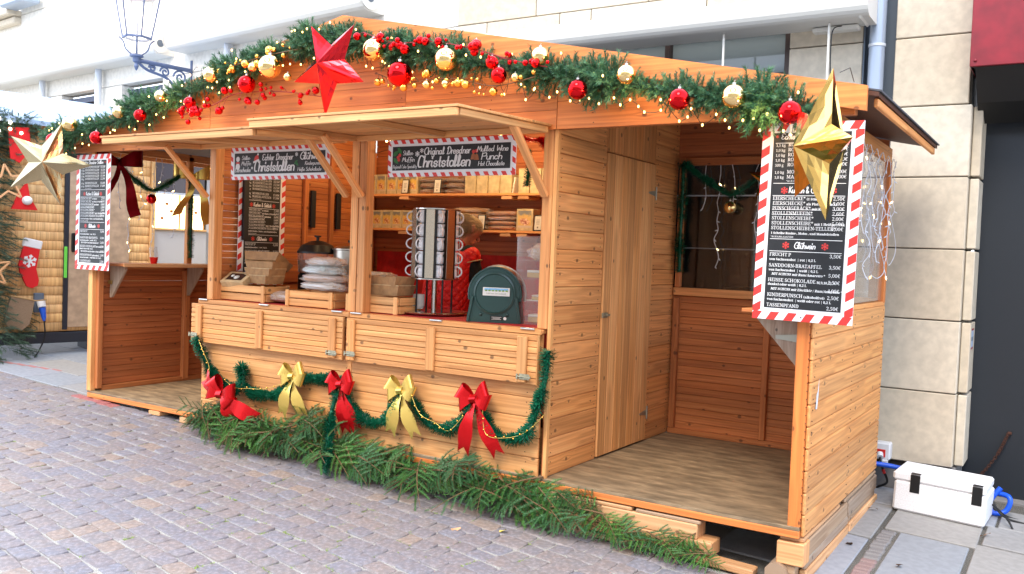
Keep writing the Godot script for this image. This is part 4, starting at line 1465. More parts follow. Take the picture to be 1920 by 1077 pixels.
func make_garland() -> void:
	var pts := [Vector3(-5.24, 2.28, 0.16), Vector3(-5.05, 2.31, 0.16), Vector3(-4.60, 2.372, 0.16), Vector3(-4.07, 2.465, 0.16), Vector3(-3.5, 2.565, 0.16), Vector3(-3.05, 2.66, 0.16), Vector3(-2.62, 2.76, 0.16), Vector3(-2.22, 2.835, 0.16), Vector3(-1.85, 2.87, 0.16), Vector3(-1.44, 2.81, 0.16), Vector3(-1.1, 2.735, 0.16), Vector3(-0.79, 2.665, 0.16),
		Vector3(-0.49, 2.60, 0.16), Vector3(-0.25, 2.545, 0.16), Vector3(0.06, 2.485, 0.16), Vector3(0.28, 2.445, 0.16), Vector3(0.52, 2.405, 0.16), Vector3(0.72, 2.36, 0.16), Vector3(0.95, 2.315, 0.16), Vector3(1.16, 2.28, 0.16), Vector3(1.36, 2.245, 0.16), Vector3(1.5, 2.215, 0.17), Vector3(1.60, 2.16, 0.18)]
	garland_line = curve(pts, 0.02)
	var o := thing("fir_garland", "thick green fir garland with lights along the gable of the hut", "garland", Vector3.ZERO)
	var core := MB.new()
	core.tube(garland_line, [0.022], 8)
	put("core", core, mt("dark core", Color(0.10, 0.14, 0.09), 0.9), o)
	var r := RandomNumberGenerator.new()
	r.seed = 31
	for v in 3:
		var tw := twig_mesh(r, 0.125, 56, 0.043, 0.0024)
		var places := []
		for i in 1300:
			var k := r.randi_range(0, garland_line.size() - 2)
			var d := (garland_line[k + 1] - garland_line[k]).normalized()
			var a := r.randf_range(0, TAU)
			var up := Vector3(0, 0, 1).cross(d)
			var lump := 0.75 + 0.35 * sin(k * 0.13) * sin(k * 0.047 + 1.0)
			var out := (Vector3(0, 0, 1) * cos(a) + up * sin(a) * 0.95 + d * r.randf_range(-0.5, 0.5)).normalized()
			if out.z < -0.35:
				out.z = -out.z
			places.append(aim(out, garland_line[k] + out * r.randf_range(0.0, 0.06) * lump + Vector3(0, 0, -0.01), r.randf_range(0, TAU), r.randf_range(0.75, 1.15) * lump))
		multi("twigs", o, tw.mesh(), places, leafy("garland green %d" % v, [Color(0.20, 0.40, 0.27), Color(0.27, 0.46, 0.31), Color(0.36, 0.53, 0.36)][v]))
	# a few fresh tips standing up
	# lights
	var s := thing("fairy_lights", "string of small warm white lights wound through the fir garland", "fairy lights")
	var cab := MB.new()
	var bulb := MB.new()
	bulb.ball(Vector3.ZERO, 0.006, 8, 1.4)
	var bm := bulb.mesh()
	var wire := []
	for i in 125:
		var t := (i + r.randf_range(0.1, 0.9)) / 125.0
		var k := int(t * (garland_line.size() - 1))
		var a := r.randf_range(-2.6, 0.9)
		var rr := r.randf_range(0.10, 0.155)
		if i % 3 == 0:
			a = r.randf_range(-2.2, -0.9)
			rr = r.randf_range(0.14, 0.19)
		var p := garland_line[k] + Vector3(0, sin(a) * rr, 0.045 + absf(cos(a)) * rr * 0.75)
		wire.append(p + Vector3(0, 0, -0.015))
		var e := put("bulb", bm, glow("warm bulb", Color(1.0, 0.80, 0.45), 1.7), s)
		e.position = p
	cab.tube(curve(wire, 0.05), [0.0018], 5)
	put("cable", cab, mt("green cable", Color(0.07, 0.13, 0.10), 0.5), s)
	for q in [[-3.4, 2.45], [-1.0, 2.50], [0.7, 2.25], [1.4, 2.10]]:
		var l := OmniLight3D.new()
		l.name = "bulb_light"
		l.light_color = Color(1.0, 0.80, 0.5)
		l.light_energy = 0.02
		l.light_size = 0.02
		l.omni_range = 8.0
		l.omni_attenuation = 2.0
		l.shadow_enabled = true
		l.position = Vector3(q[0], q[1], 0.36)
		add_child(l, true)
	# baubles
	for b in [[-1.248, 2.722, 0.073, 1, "large gold bauble right of the red star, below the red berries"], [-0.643, 2.608, 0.073, 1, "large gold bauble in the middle of the garland above the right awning flap"], [0.049, 2.568, 0.053, 1, "pale gold bauble high on the garland where the red berry spray ends"],
		[0.61, 2.417, 0.054, 1, "gold bauble between the two right-hand red baubles of the open bay"], [1.229, 2.258, 0.062, 1, "gold bauble above the price board, left of the last red bauble"], [-2.233, 2.689, 0.085, 1, "large gold bauble left of the red star"], [-2.881, 2.68, 0.06, 1, "gold bauble above the left awning flap, left of a red bauble"],
		[-3.489, 2.556, 0.046, 1, "small gold bauble at the upper edge of the left garland"], [-4.035, 2.458, 0.052, 1, "small gold bauble high on the garland above the left end of the awning"], [-4.742, 2.389, 0.064, 1, "gold bauble near the left end of the garland"],
		[-1.016, 2.543, 0.083, 0, "largest red bauble, hanging below the garland right of the red star"], [0.308, 2.355, 0.058, 0, "red bauble hanging over the corner post of the open bay"], [0.93, 2.262, 0.058, 0, "red bauble in the middle of the open bay"], [1.521, 2.16, 0.060, 0, "red bauble at the right end of the garland beside the gold star"],
		[-2.478, 2.579, 0.066, 0, "red bauble left of the red star above the berry spray"], [-3.124, 2.48, 0.048, 0, "red bauble over the hanging red berries of the left garland"], [-3.746, 2.417, 0.05, 0, "red bauble above the left awning flap, at its outer half"], [-4.343, 2.257, 0.055, 0, "red bauble just left of the awning's left end"], [-5.002, 2.263, 0.056, 0, "red bauble at the left end of the garland above the gold star"],
		[-0.239, 2.477, 0.050, 0, "red bauble lowest in the berry cluster above the English banner"], [-0.293, 2.559, 0.040, 0, "smaller red bauble above the lowest one of the berry cluster"], [-0.413, 2.676, 0.034, 0, "small red bauble on the upper berry spray"], [-0.12, 2.455, 0.026, 1, "tiny gold bauble touching the lowest red bauble of the cluster"],
		[-0.98, 2.70, 0.033, 0, "small red bauble high on the garland, first right of the red star"], [-1.19, 2.80, 0.028, 0, "small red bauble beside the tip of the red star"], [-2.05, 2.60, 0.030, 1, "tiny gold bauble just left of the red star's lower left tip"], [-2.42, 2.70, 0.034, 1, "small gold bauble between large gold and red baubles left of the star"], [-0.79, 2.46, 0.027, 1, "tiny gold bauble hanging right of the largest red bauble"], [-0.64, 2.455, 0.026, 1, "tiny gold bauble under the large middle gold one"]]:
		bauble(Vector3(b[0], b[1], 0.30), b[2], b[3] == 1, b[4])
	sprig("long red berry spray along the top of the garland right of the star", [Vector3(-1.38, 2.86, 0.26), Vector3(-1.1, 2.76, 0.28), Vector3(-0.75, 2.73, 0.28), Vector3(-0.42, 2.65, 0.30), Vector3(-0.15, 2.56, 0.32), Vector3(0.10, 2.50, 0.30)], true, 46, Vector2(0.010, 0.019), 3, 0.035)
	sprig("red berry spray hanging down below the garland over the left awning flap", [Vector3(-2.35, 2.53, 0.24), Vector3(-2.65, 2.52, 0.27), Vector3(-2.9, 2.45, 0.27), Vector3(-3.25, 2.40, 0.26)], true, 32, Vector2(0.010, 0.021), 5, 0.085)
	sprig("short red berry spray behind the lower tips of the red star", [Vector3(-2.3, 2.53, 0.22), Vector3(-2.05, 2.50, 0.24), Vector3(-1.80, 2.46, 0.22)], true, 16, Vector2(0.009, 0.018), 8, 0.06)
	sprig("gold berry spray hanging below the garland beside the largest red bauble", [Vector3(-1.28, 2.58, 0.22), Vector3(-1.0, 2.50, 0.25), Vector3(-0.62, 2.49, 0.28), Vector3(-0.28, 2.42, 0.28), Vector3(0.02, 2.45, 0.30)], false, 36, Vector2(0.008, 0.018), 12, 0.065)
	sprig("gold berry spray on the garland left of the red star", [Vector3(-2.95, 2.70, 0.24), Vector3(-2.6, 2.74, 0.28), Vector3(-2.3, 2.78, 0.27), Vector3(-1.95, 2.80, 0.27)], false, 26, Vector2(0.008, 0.02), 15, 0.055)

func foil_star(o: Node3D, rad: float, h: float, turn: float, mat: Material, inner := 0.42) -> void:
	for i in 5:
		var m := MB.new()
		var a := turn + i * TAU / 5
		var tip := Vector3(cos(a), sin(a), 0) * rad
		for s in [1.0, -1.0]:
			var apex := Vector3(0, 0, h * s)
			var e0 := Vector3(cos(a - PI / 5), sin(a - PI / 5), 0) * rad * inner
			var e1 := Vector3(cos(a + PI / 5), sin(a + PI / 5), 0) * rad * inner
			# each facet is slightly dished, as thin foil is
			for f in [[e0, tip], [tip, e1]]:
				var n := 5
				var grid := []
				var nn: Vector3 = (f[0] - apex).cross(f[1] - apex).normalized() * s
				if nn.z * s < 0:
					nn = -nn
				for u in n + 1:
					var rowp := []
					for w in n + 1 - u:
						var bu := float(u) / n
						var bw := float(w) / n
						var p: Vector3 = apex * (1.0 - bu - bw) + f[0] * bu + f[1] * bw
						rowp.append(p - nn * 0.35 * rad * bu * bw * (1.0 - bu - bw))
					grid.append(rowp)
				for u in n:
					for w in n - u:
						var q := [[grid[u][w], grid[u + 1][w], grid[u][w + 1]]]
						if w < n - u - 1:
							q.append([grid[u + 1][w], grid[u + 1][w + 1], grid[u][w + 1]])
						for t in q:
							if (t[1] - t[0]).cross(t[2] - t[0]).dot(nn) > 0:
								m.tri(t[0], t[1], t[2])
							else:
								m.tri(t[0], t[2], t[1])
		put("point", m, mat, o)

func make_stars() -> void:
	var o := thing("foil_star", "red foil star pointing down in front of the gable", "star", Vector3(-1.52, 2.608, 0.43))
	foil_star(o, 0.338, 0.115, deg_to_rad(-94), foil("red foil", Color(0.86, 0.17, 0.20), 0.13, 0.0))
	o = thing("foil_star", "gold foil star hanging before the right price board", "star", Vector3(1.738, 1.950, 0.55))
	o.rotation.y = deg_to_rad(-55)
	foil_star(o, 0.362, 0.125, 0.0, foil("gold foil", Color(0.94, 0.78, 0.46), 0.2, 0.0))
	var w := MB.new()
	w.tube(PackedVector3Array([Vector3(1.80, 2.30, 0.50), Vector3(1.80, 2.36, 0.30), Vector3(1.78, 2.33, 0.10)]), [0.002], 5)
	put("wire", w, mt("dark staples", Color(0.13, 0.10, 0.09), 0.6), o).transform = o.transform.affine_inverse()
	o = thing("foil_star", "pale gold foil star at the left end of the garland", "star", Vector3(-4.905, 2.04, 0.40))
	o.rotation.y = deg_to_rad(38)
	foil_star(o, 0.38, 0.115, 0.0, foil("pale gold foil", Color(0.72, 0.66, 0.52), 0.22, 0.0))
	var e := thing("foil_star", "dim gold foil star inside the right bay before the back window", "star", Vector3(0.80, 2.03, -1.84))
	foil_star(e, 0.17, 0.06, 0.3, foil("gold foil", Color.WHITE))

# ribbon bow on the front wall
func bow(label: String, at: Vector3, red: bool, s: float, lean: float, tails: Array) -> void:
	var o := thing("ribbon_bow", label, "bow", at, 0, "ribbon bows on the counter wall")
	var mat := foil("red ribbon", Color(0.86, 0.10, 0.12), 0.28, 0.0) if red else foil("gold ribbon", Color(0.93, 0.80, 0.42), 0.30, 0.0)
	mat.metallic = 0.7
	mat.roughness = 0.22
	for k in [[-1.0, 0.42, 0.155], [-1.0, -0.28, 0.14], [1.0, 0.55, 0.135], [1.0, -0.22, 0.13]]:
		var m := MB.new()
		var ang: float = k[1] + lean * k[0]
		var dx := Vector3(k[0] * cos(ang), sin(ang), 0)
		var dy := Vector3(-dx.y, dx.x, 0)
		var c := []
		var w := []
		var l: float = k[2] * s * 0.86
		for i in 13:
			var t := i / 12.0
			var a := t * TAU
			var u := (1.0 - cos(a)) * 0.5
			c.append(dx * l * u + Vector3(0, 0, 0.022 * s + 0.030 * s * sin(a) * (0.4 + u)))
			w.append(dy * (0.010 + 0.046 * u) * s + dx * 0.014 * s * u)
		m.band(c, w)
		put("loop", m, mat, o)
	var kn := MB.new()
	var kc := []
	var kw := []
	for i in 9:
		var a := TAU * i / 8
		kc.append(Vector3(0, sin(a) * 0.030 * s, 0.022 * s + cos(a) * 0.034 * s))
		kw.append(Vector3(0.024 * s, 0.004, 0))
	kn.band(kc, kw)
	put("knot", kn, mat, o)
	for t in tails:
		var m := MB.new()
		var c := []
		var w := []
		for i in 8:
			var u := i / 7.0
			c.append(Vector3(t[0] * u, t[1] * u - 0.01, 0.016 + 0.025 * sin(u * PI) * s))
			w.append(Vector3(-t[1], t[0], 0).normalized() * (0.014 + 0.036 * minf(1.0, u * 1.6)) * s + Vector3(0, 0, 0.010 * sin(u * 7.0)))
		m.band(c, w)
		# swallow-tail end
		var e: Vector3 = c[7]
		var ww: Vector3 = w[7]
		var d: Vector3 = (c[7] - c[6]).normalized() * 0.05 * s
		m.tri(e - ww, e, e - ww + d)
		m.tri(e, e + ww, e + ww + d)
		put("tail", m, mat, o)

func tinsel(o: Node3D, line: PackedVector3Array, rad: float, dens: float, col: StandardMaterial3D, seed_: int, called := "bristles") -> void:
	var r := RandomNumberGenerator.new()
	r.seed = seed_
	var core := MB.new()
	core.tube(line, [rad * 0.25], 6)
	put("core", core, col, o)
	var tuft := MB.new()
	for i in 16:
		var a := TAU * i / 16 + r.randf_range(-0.2, 0.2)
		var d := Vector3(cos(a), r.randf_range(-0.45, 0.45), sin(a)).normalized()
		var s := Vector3(-sin(a), 0.3, cos(a)) * rad * 0.045
		var l := rad * r.randf_range(0.75, 1.12)
		tuft.quad(d * 0.002 - s, d * l - s, d * l + s, d * 0.002 + s)
	var places := []
	var painted_glint := []
	var tot := 0.0
	for i in line.size() - 1:
		tot += line[i].distance_to(line[i + 1])
	var n := int(tot * dens)
	for i in n:
		var f := (i + r.randf()) / n * (line.size() - 1)
		var k := mini(int(f), line.size() - 2)
		var d := (line[k + 1] - line[k]).normalized()
		var full := 0.86 + 0.16 * sin(f * 0.31 + seed_) + 0.10 * sin(f * 0.83)
		var xf := aim(d + Vector3(r.randf_range(-0.25, 0.25), r.randf_range(-0.25, 0.25), r.randf_range(-0.25, 0.25)), line[k].lerp(line[k + 1], f - k), r.randf_range(0, TAU), r.randf_range(0.85, 1.1) * full)
		if r.randf() < 0.05:
			painted_glint.append(xf)
		else:
			places.append(xf)
	multi(called, o, tuft.mesh(), places, col)
	if painted_glint.size() > 3:
		var gm := mt(col.resource_name + " glint", col.albedo_color.lerp(Color(0.85, 0.95, 0.92), 0.55), 0.15, 0.6)  # sparkle put into the colour: a few bristles tinted paler
		multi("painted_glints", o, tuft.mesh(), painted_glint, gm)

func make_front_trim() -> void:
	var z := 0.055
	var tg := mt("tinsel green", Color(0.05, 0.27, 0.19), 0.28)
	var o := thing("tinsel_garland", "dark green tinsel garland swagged in loops along the counter wall", "tinsel garland")
	var swags := [[[-3.235, 0.63], [-3.20, 0.50], [-3.10, 0.36], [-2.93, 0.27], [-2.80, 0.24], [-2.74, 0.30], [-2.735, 0.43], [-2.70, 0.40], [-2.685, 0.29], [-2.60, 0.24], [-2.47, 0.235], [-2.30, 0.26], [-2.20, 0.32], [-2.13, 0.40]],
		[[-2.13, 0.40], [-2.05, 0.46], [-1.9, 0.47], [-1.70, 0.42], [-1.62, 0.36]], [[-1.68, 0.36], [-1.71, 0.24], [-1.66, 0.11], [-1.59, -0.03], [-1.545, -0.165]],
		[[-1.62, 0.38], [-1.56, 0.27], [-1.47, 0.19], [-1.34, 0.17], [-1.22, 0.22], [-1.14, 0.33], [-1.09, 0.42]], [[-1.08, 0.42], [-1.00, 0.36], [-0.93, 0.27], [-0.82, 0.215], [-0.70, 0.215], [-0.58, 0.29], [-0.50, 0.42]],
		[[-0.47, 0.42], [-0.42, 0.34], [-0.34, 0.25], [-0.22, 0.215], [-0.10, 0.26], [-0.02, 0.38], [0.035, 0.55], [0.06, 0.70], [0.062, 0.815]]]
	for i in swags.size():
		var p := []
		for q in swags[i]:
			p.append(Vector3(q[0], q[1], z + 0.01 + (0.03 if q[0] > -0.1 or q[1] > 0.5 else 0.0)))
		if i == 1:
			for k in p.size():
				p[k].z = 0.035
				p[k].y = 0.40 + 0.01 * k
		if i == 2:
			for k in p.size():
				p[k].z = [0.07, 0.10, 0.18, 0.27, 0.33][k]
		tinsel(o, curve(p, 0.02), 0.057, 260.0, tg, 50 + i)
	# gold bead wire wound over it
	var bw := thing("bead_wire", "thin gold bead wire wound round the green tinsel on the counter wall", "bead wire")
	var bead := MB.new()
	bead.ball(Vector3.ZERO, 0.007, 8)
	var bm := bead.mesh()
	for w in [[[-3.19, 0.60], [-3.10, 0.48], [-3.06, 0.40], [-3.05, 0.26]], [[-2.86, 0.31], [-2.72, 0.27], [-2.6, 0.28], [-2.4, 0.30], [-2.22, 0.36]], [[-0.98, 0.41], [-0.90, 0.30], [-0.78, 0.26], [-0.66, 0.22], [-0.55, 0.33]], [[-0.40, 0.40], [-0.36, 0.24], [-0.20, 0.24], [-0.06, 0.30], [0.06, 0.42]]]:
		var p := []
		for i in w.size():
			p.append(Vector3(w[i][0], w[i][1], z + 0.05 + 0.006 * (i % 2)))
		var c := curve(p, 0.03)
		var m := MB.new()
		m.tube(c, [0.0022], 5)
		put("wire", m, foil("gold ribbon", Color(0.93, 0.80, 0.42), 0.30, 0.0), bw)
		for i in range(0, c.size(), 3):
			put("bead", bm, foil("gold berry", Color(0.95, 0.74, 0.36), 0.22, 0.0), bw).position = c[i] + Vector3(rnd(-0.01, 0.01), rnd(-0.01, 0.01), 0.004)
	bow("red ribbon bow low at the left end of the counter wall, drooping on the fir", Vector3(-2.84, 0.215, 0.13), true, 1.25, -0.35, [[0.36, -0.13], [-0.20, 0.10], [0.12, -0.15]])
	bow("gold ribbon bow left of the middle, over the tinsel under the left flap", Vector3(-2.13, 0.425, 0.07), false, 1.0, 0.05, [[-0.105, -0.27], [0.10, -0.25]])
	bow("red ribbon bow in the middle where the tinsel hangs to the ground", Vector3(-1.645, 0.42, 0.07), true, 0.98, 0.05, [[0.05, -0.30], [0.14, -0.27]])
	bow("gold ribbon bow under the middle batten of the right flap", Vector3(-1.085, 0.44, 0.07), false, 1.0, 0.05, [[-0.085, -0.27], [0.115, -0.26]])
	bow("red ribbon bow at the right end of the counter wall", Vector3(-0.475, 0.455, 0.07), true, 1.02, 0.08, [[-0.075, -0.32], [0.175, -0.30]])

func fir_branch_mesh(seed_: int) -> Array:
	var r := RandomNumberGenerator.new()
	r.seed = seed_
	var m := MB.new()
	var stem := MB.new()
	var l := r.randf_range(0.42, 0.55)
	var bend := r.randf_range(-0.12, 0.12)
	var sp := func(t: float) -> Vector3: return Vector3(bend * t * t, l * t, 0.05 * sin(t * 2.5) - 0.09 * t * t)
	var pts := PackedVector3Array()
	for i in 9:
		pts.append(sp.call(i / 8.0))
	stem.tube(pts, [0.008, 0.0075, 0.007, 0.006, 0.005, 0.004, 0.003, 0.0025, 0.002], 6)
	var spray := func(a: Vector3, d: Vector3, ln: float, nl: float) -> void:
		var side := d.cross(Vector3(0, 0, 1)).normalized()
		var n := int(ln / 0.0013)
		for i in n:
			var t := float(i) / n
			var p := a + d * ln * t + Vector3(0, 0, -0.25 * ln * t * t)
			var s := -1.0 if i % 2 == 0 else 1.0
			var lift := r.randf_range(-0.35, 1.3)
			var nd := (side * s + d * r.randf_range(0.35, 0.75) + Vector3(0, 0, 1) * lift).normalized()
			needle(m, p, nd, nl * r.randf_range(0.75, 1.1) * (1.0 - 0.45 * t * t), 0.0017)
	var n := 6
	for i in n:
		var t := 0.10 + 0.8 * i / n
		for s in [-1.0, 1.0]:
			var a: Vector3 = sp.call(t + s * 0.02)
			var d := Vector3(s * 0.85, 0.75, r.randf_range(-0.25, 0.15)).normalized()
			var ln := (0.21 * (1.0 - t * 0.7) + 0.03) * r.randf_range(0.7, 1.1)
			spray.call(a, d, ln, 0.023)
			stem.tube(PackedVector3Array([a, a + d * ln * 0.9 + Vector3(0, 0, -0.2 * ln)]), [0.003, 0.0015], 4, false)
			if t < 0.45:
				var e := a + d * ln * 0.45
				spray.call(e, (d + Vector3(s * 0.8, -0.35, 0)).normalized(), ln * 0.5, 0.024)
	spray.call(sp.call(0.1), Vector3(bend * 0.5, 1, -0.02).normalized(), l * 0.95, 0.022)
	return [m, stem]

func make_fir() -> void:
	var protos := []
	for k in 6:
		var fm := fir_branch_mesh(100 + k)
		protos.append([fm[0].mesh(), fm[1].mesh()])
	var greens := [leafy("fir green 0", Color(0.24, 0.44, 0.18)), leafy("fir green 1", Color(0.19, 0.37, 0.18)), leafy("fir green 2", Color(0.31, 0.50, 0.20)), leafy("fir green 3", Color(0.25, 0.43, 0.25))]
	var bark := mt("fir bark", Color(0.42, 0.31, 0.20), 0.85)
	var r := RandomNumberGenerator.new()
	r.seed = 8
	var first := {}
	for i in 124:
		var t := (i + r.randf()) / 124.0
		var x := lerpf(-3.08, 1.18, pow(t, 1.25))
		var thin := clampf((x + 0.1) / 0.8, 0.0, 1.0)
		var gy := ground_y(x, 0.15)
		var tall := lerpf(0.25, 0.09, thin) * (0.55 + 0.75 * absf(sin(x * 3.1 + 0.6) * cos(x * 1.7)))
		var y := gy + 0.035 + r.randf() * tall
		var z := 0.06 + (1.0 - (y - gy) / 0.38) * r.randf_range(0.0, 0.22) * (1.0 - 0.6 * thin)
		# mostly lying along the wall, tips hanging outwards and down
		var a := r.randf_range(-1.25, 1.25) + (0.0 if r.randf() < 0.5 else PI)
		var d := Vector3(cos(a), r.randf_range(-0.5, 0.4), absf(sin(a)) * 0.75 + 0.1).normalized()
		var face := Vector3(r.randf_range(-0.25, 0.25), 0.65, 0.75)
		var yb := d
		var zb := (face - d * face.dot(d)).normalized()
		var s := r.randf_range(0.52, 1.02) * lerpf(1.0, 0.62, thin)
		var k := i % 6
		var g := r.randi() % 4
		var o: Node3D
		if not first.has(k):
			o = thing("fir_branch", "cut green fir branch in the heap along the foot of the hut", "fir branch", Vector3.ZERO, 0, "fir branches along the foot of the hut")
			put("needles", protos[k][0], greens[g], o)
			put("stem", protos[k][1], bark, o)
			first[k] = o
		else:
			o = copy(first[k])
			o.get_child(0).material_override = greens[g]
		o.transform = Transform3D(Basis(yb.cross(zb), yb, zb).scaled(Vector3.ONE * s), Vector3(x, y, z) - d * 0.16 * s)
		# keep every tip above the cobbles
		var low := 9.0
		for q in [Vector3(0, 0.5, -0.09), Vector3(0.16, 0.3, -0.05), Vector3(-0.16, 0.3, -0.05), Vector3(0, 0, 0)]:
			var w: Vector3 = o.transform * q
			low = minf(low, w.y - ground_y(w.x, w.z))
		if low < 0.012:
			o.position.y += 0.012 - low

func make_pallets() -> void:
	# right end: stacked old pallets and planks under the side wall
	var o := thing("pallet", "weathered grey pallet under the right end wall of the hut", "pallet", Vector3(1.5, -0.2, -1.0))
	var rel := -o.position
	var parts := [
		["board", Vector3(1.555, -0.075, -0.45), Vector3(0.13, 0.024, 0.86), "fresh"], ["board", Vector3(1.56, -0.077, -1.52), Vector3(0.12, 0.024, 1.0), "grey"],
		["block", Vector3(1.555, -0.152, -0.06), Vector3(0.145, 0.125, 0.13), "fresh"], ["stringer", Vector3(1.612, -0.140, -0.60), Vector3(0.026, 0.096, 0.95), "grey"], ["stringer", Vector3(1.612, -0.15, -1.58), Vector3(0.026, 0.105, 0.92), "grey"],
		["stringer", Vector3(1.606, -0.222, -0.62), Vector3(0.022, 0.062, 1.06), "grey"], ["stringer", Vector3(1.606, -0.226, -1.60), Vector3(0.022, 0.045, 0.86), "grey"], ["runner", Vector3(1.603, -0.292, -0.62), Vector3(0.04, 0.07, 1.05), "fresh"], ["runner", Vector3(1.609, -0.278, -1.62), Vector3(0.04, 0.06, 0.92), "fresh"],
		["block", Vector3(1.545, -0.152, -1.05), Vector3(0.10, 0.125, 0.14), "grey"], ["block", Vector3(1.545, -0.152, -1.95), Vector3(0.10, 0.125, 0.14), "grey"], ["block", Vector3(1.53, -0.262, -0.07), Vector3(0.10, 0.09, 0.12), "grey"], ["block", Vector3(1.53, -0.262, -1.0), Vector3(0.10, 0.09, 0.12), "grey"]]
	for p in parts:
		put(p[0], box1(p[1] + rel, p[2], 0.006), wood(p[3]), o)
	var log := MB.new()
	var rr := [0.062, 0.066]
	log.tube(PackedVector3Array([Vector3(1.49, -0.268, 0.03) + rel, Vector3(1.49, -0.268, -0.20) + rel]), rr, 9)
	put("old_block", log, wood("grey", 1), o)
	o = thing("pallet", "fresh yellow pallet under the front edge of the right bay, half hidden by fir", "pallet", Vector3(0.45, -0.2, -0.3))
	rel = -o.position
	for p in [["board", Vector3(0.30, -0.080, -0.03), Vector3(0.66, 0.022, 0.10), "fresh"], ["board", Vector3(0.855, -0.082, -0.03), Vector3(0.40, 0.022, 0.10), "grey"], ["stringer", Vector3(0.42, -0.135, 0.005), Vector3(1.24, 0.085, 0.04), "fresh"], ["block", Vector3(0.96, -0.140, -0.06), Vector3(0.15, 0.085, 0.14), "fresh"],
		["stringer", Vector3(0.50, -0.215, 0.015), Vector3(1.26, 0.075, 0.04), "fresh"], ["block", Vector3(1.06, -0.22, -0.05), Vector3(0.14, 0.088, 0.13), "fresh"], ["runner", Vector3(0.5, -0.275, 0.01), Vector3(1.1, 0.025, 0.09), "grey"], ["block", Vector3(-0.12, -0.17, -0.05), Vector3(0.12, 0.18, 0.12), "fresh"]]:
		put(p[0], box1(p[1] + rel, p[2], 0.006), wood(p[3]), o)
	var pl := MB.new()
	pl.bx(Vector3.ZERO, Vector3(0.34, 0.04, 0.10), 0.006)
	var w := solo("timber", pl, wood("fresh"), "short fresh timber lying before the dark gap under the right bay", "timber")
	w.position = Vector3(1.20, ground_y(1.2, -0.02) + 0.024, -0.01)
	w.rotation.z = -0.045
	for q in [[-3.86, -0.066, 0.045, 0.15, "small light wood block under the left bay, first from the left"], [-3.47, -0.072, 0.075, 0.10, "wood block at the right end of the left bay beside the fir"], [-4.7, -0.064, 0.012, 0.1, "thin wedge under the left corner of the hut"], [-1.7, -0.06, 0.12, 0.12, "wood block behind the fir under the middle of the counter"], [-2.6, -0.06, 0.09, 0.12, "wood block behind the fir under the left half of the counter"], [-0.9, -0.06, 0.15, 0.12, "wood block behind the fir under the right half of the counter"]]:
		var m := MB.new()
		m.bx(Vector3.ZERO, Vector3(q[3], q[2], 0.14), 0.004)
		var e := solo("wood_block", m, wood("fresh"), q[4], "wood block", "blocks carrying the hut")
		e.position = Vector3(q[0], (q[1] + ground_y(q[0], -0.04)) * 0.5, -0.045)
		e.scale.y = maxf(0.3, (q[1] - ground_y(q[0], -0.04) - 0.002) / q[2])

# ---------------------------------------------------------------- things in the booth
func crate(at: Vector3, w: float, h: float, d: float, label: String) -> void:
	var o := thing("crate", label, "crate", at, 0, "slatted wooden crates on the counter")
	for s in [-1, 1]:
		for y in [0.25, 0.74]:
			put("slat", box1(Vector3(0, h * y, d * 0.5 * s), Vector3(w, h * 0.42, 0.010), 0.002), wood("crate"), o)
			put("slat", box1(Vector3(w * 0.5 * s, h * y, 0), Vector3(0.010, h * 0.42, d - 0.02), 0.002), wood("crate"), o)
		for t in [-1, 1]:
			put("corner_post", box1(Vector3((w * 0.5 - 0.022) * t, h * 0.5, (d * 0.5 + 0.008) * s), Vector3(0.036, h, 0.008), 0.001), wood("crate"), o)
	put("floor", box1(Vector3(0, 0.008, 0), Vector3(w - 0.02, 0.008, d - 0.02), 0.001), wood("crate"), o)

func loaf_bag(at: Vector3, s: Vector3, turn: float, label: String, group: String, tone: Color, key: String, seed_: int) -> void:
	var o := thing("wrapped_stollen", label, "wrapped cake", at, turn, group)
	var r := RandomNumberGenerator.new()
	r.seed = seed_
	var f := FastNoiseLite.new()
	f.seed = seed_
	f.frequency = 2.2
	for part in 2:
		var m := MB.new()
		var rows := 9
		var seg := 16
		var g := []
		for i in rows + 1:
			var ring := []
			for j in seg + 1:
				var th := PI * i / rows
				var ph := TAU * (j % seg) / seg
				var q := Vector3(signf(cos(th)) * pow(absf(cos(th)), 0.55), sin(th) * sin(ph), sin(th) * cos(ph))
				var k := 1.0 + 0.24 * f.get_noise_3d(q.x, q.y * 1.4 + part, q.z) - (0.0 if part == 1 else 0.07)
				q = q * s * 0.5 * k
				q.y = maxf(q.y, -s.y * 0.40)
				if part == 1 and absf(cos(th)) > 0.93:
					q.x *= 1.10
					q.y *= 1.3
				ring.append(q + Vector3(0, s.y * 0.42, 0))
			g.append(ring)
		for i in rows:
			for j in seg:
				m.quad(g[i][j], g[i][j + 1], g[i + 1][j + 1], g[i + 1][j])
		if part == 0:
			put("cake", m, textured("stollen " + key, tone, 0.8, "speckle", 4.0, 0.3), o)
		else:
			put("film", m, glass("clear film", Color(0.95, 0.95, 0.95, 0.20), 0.12), o)

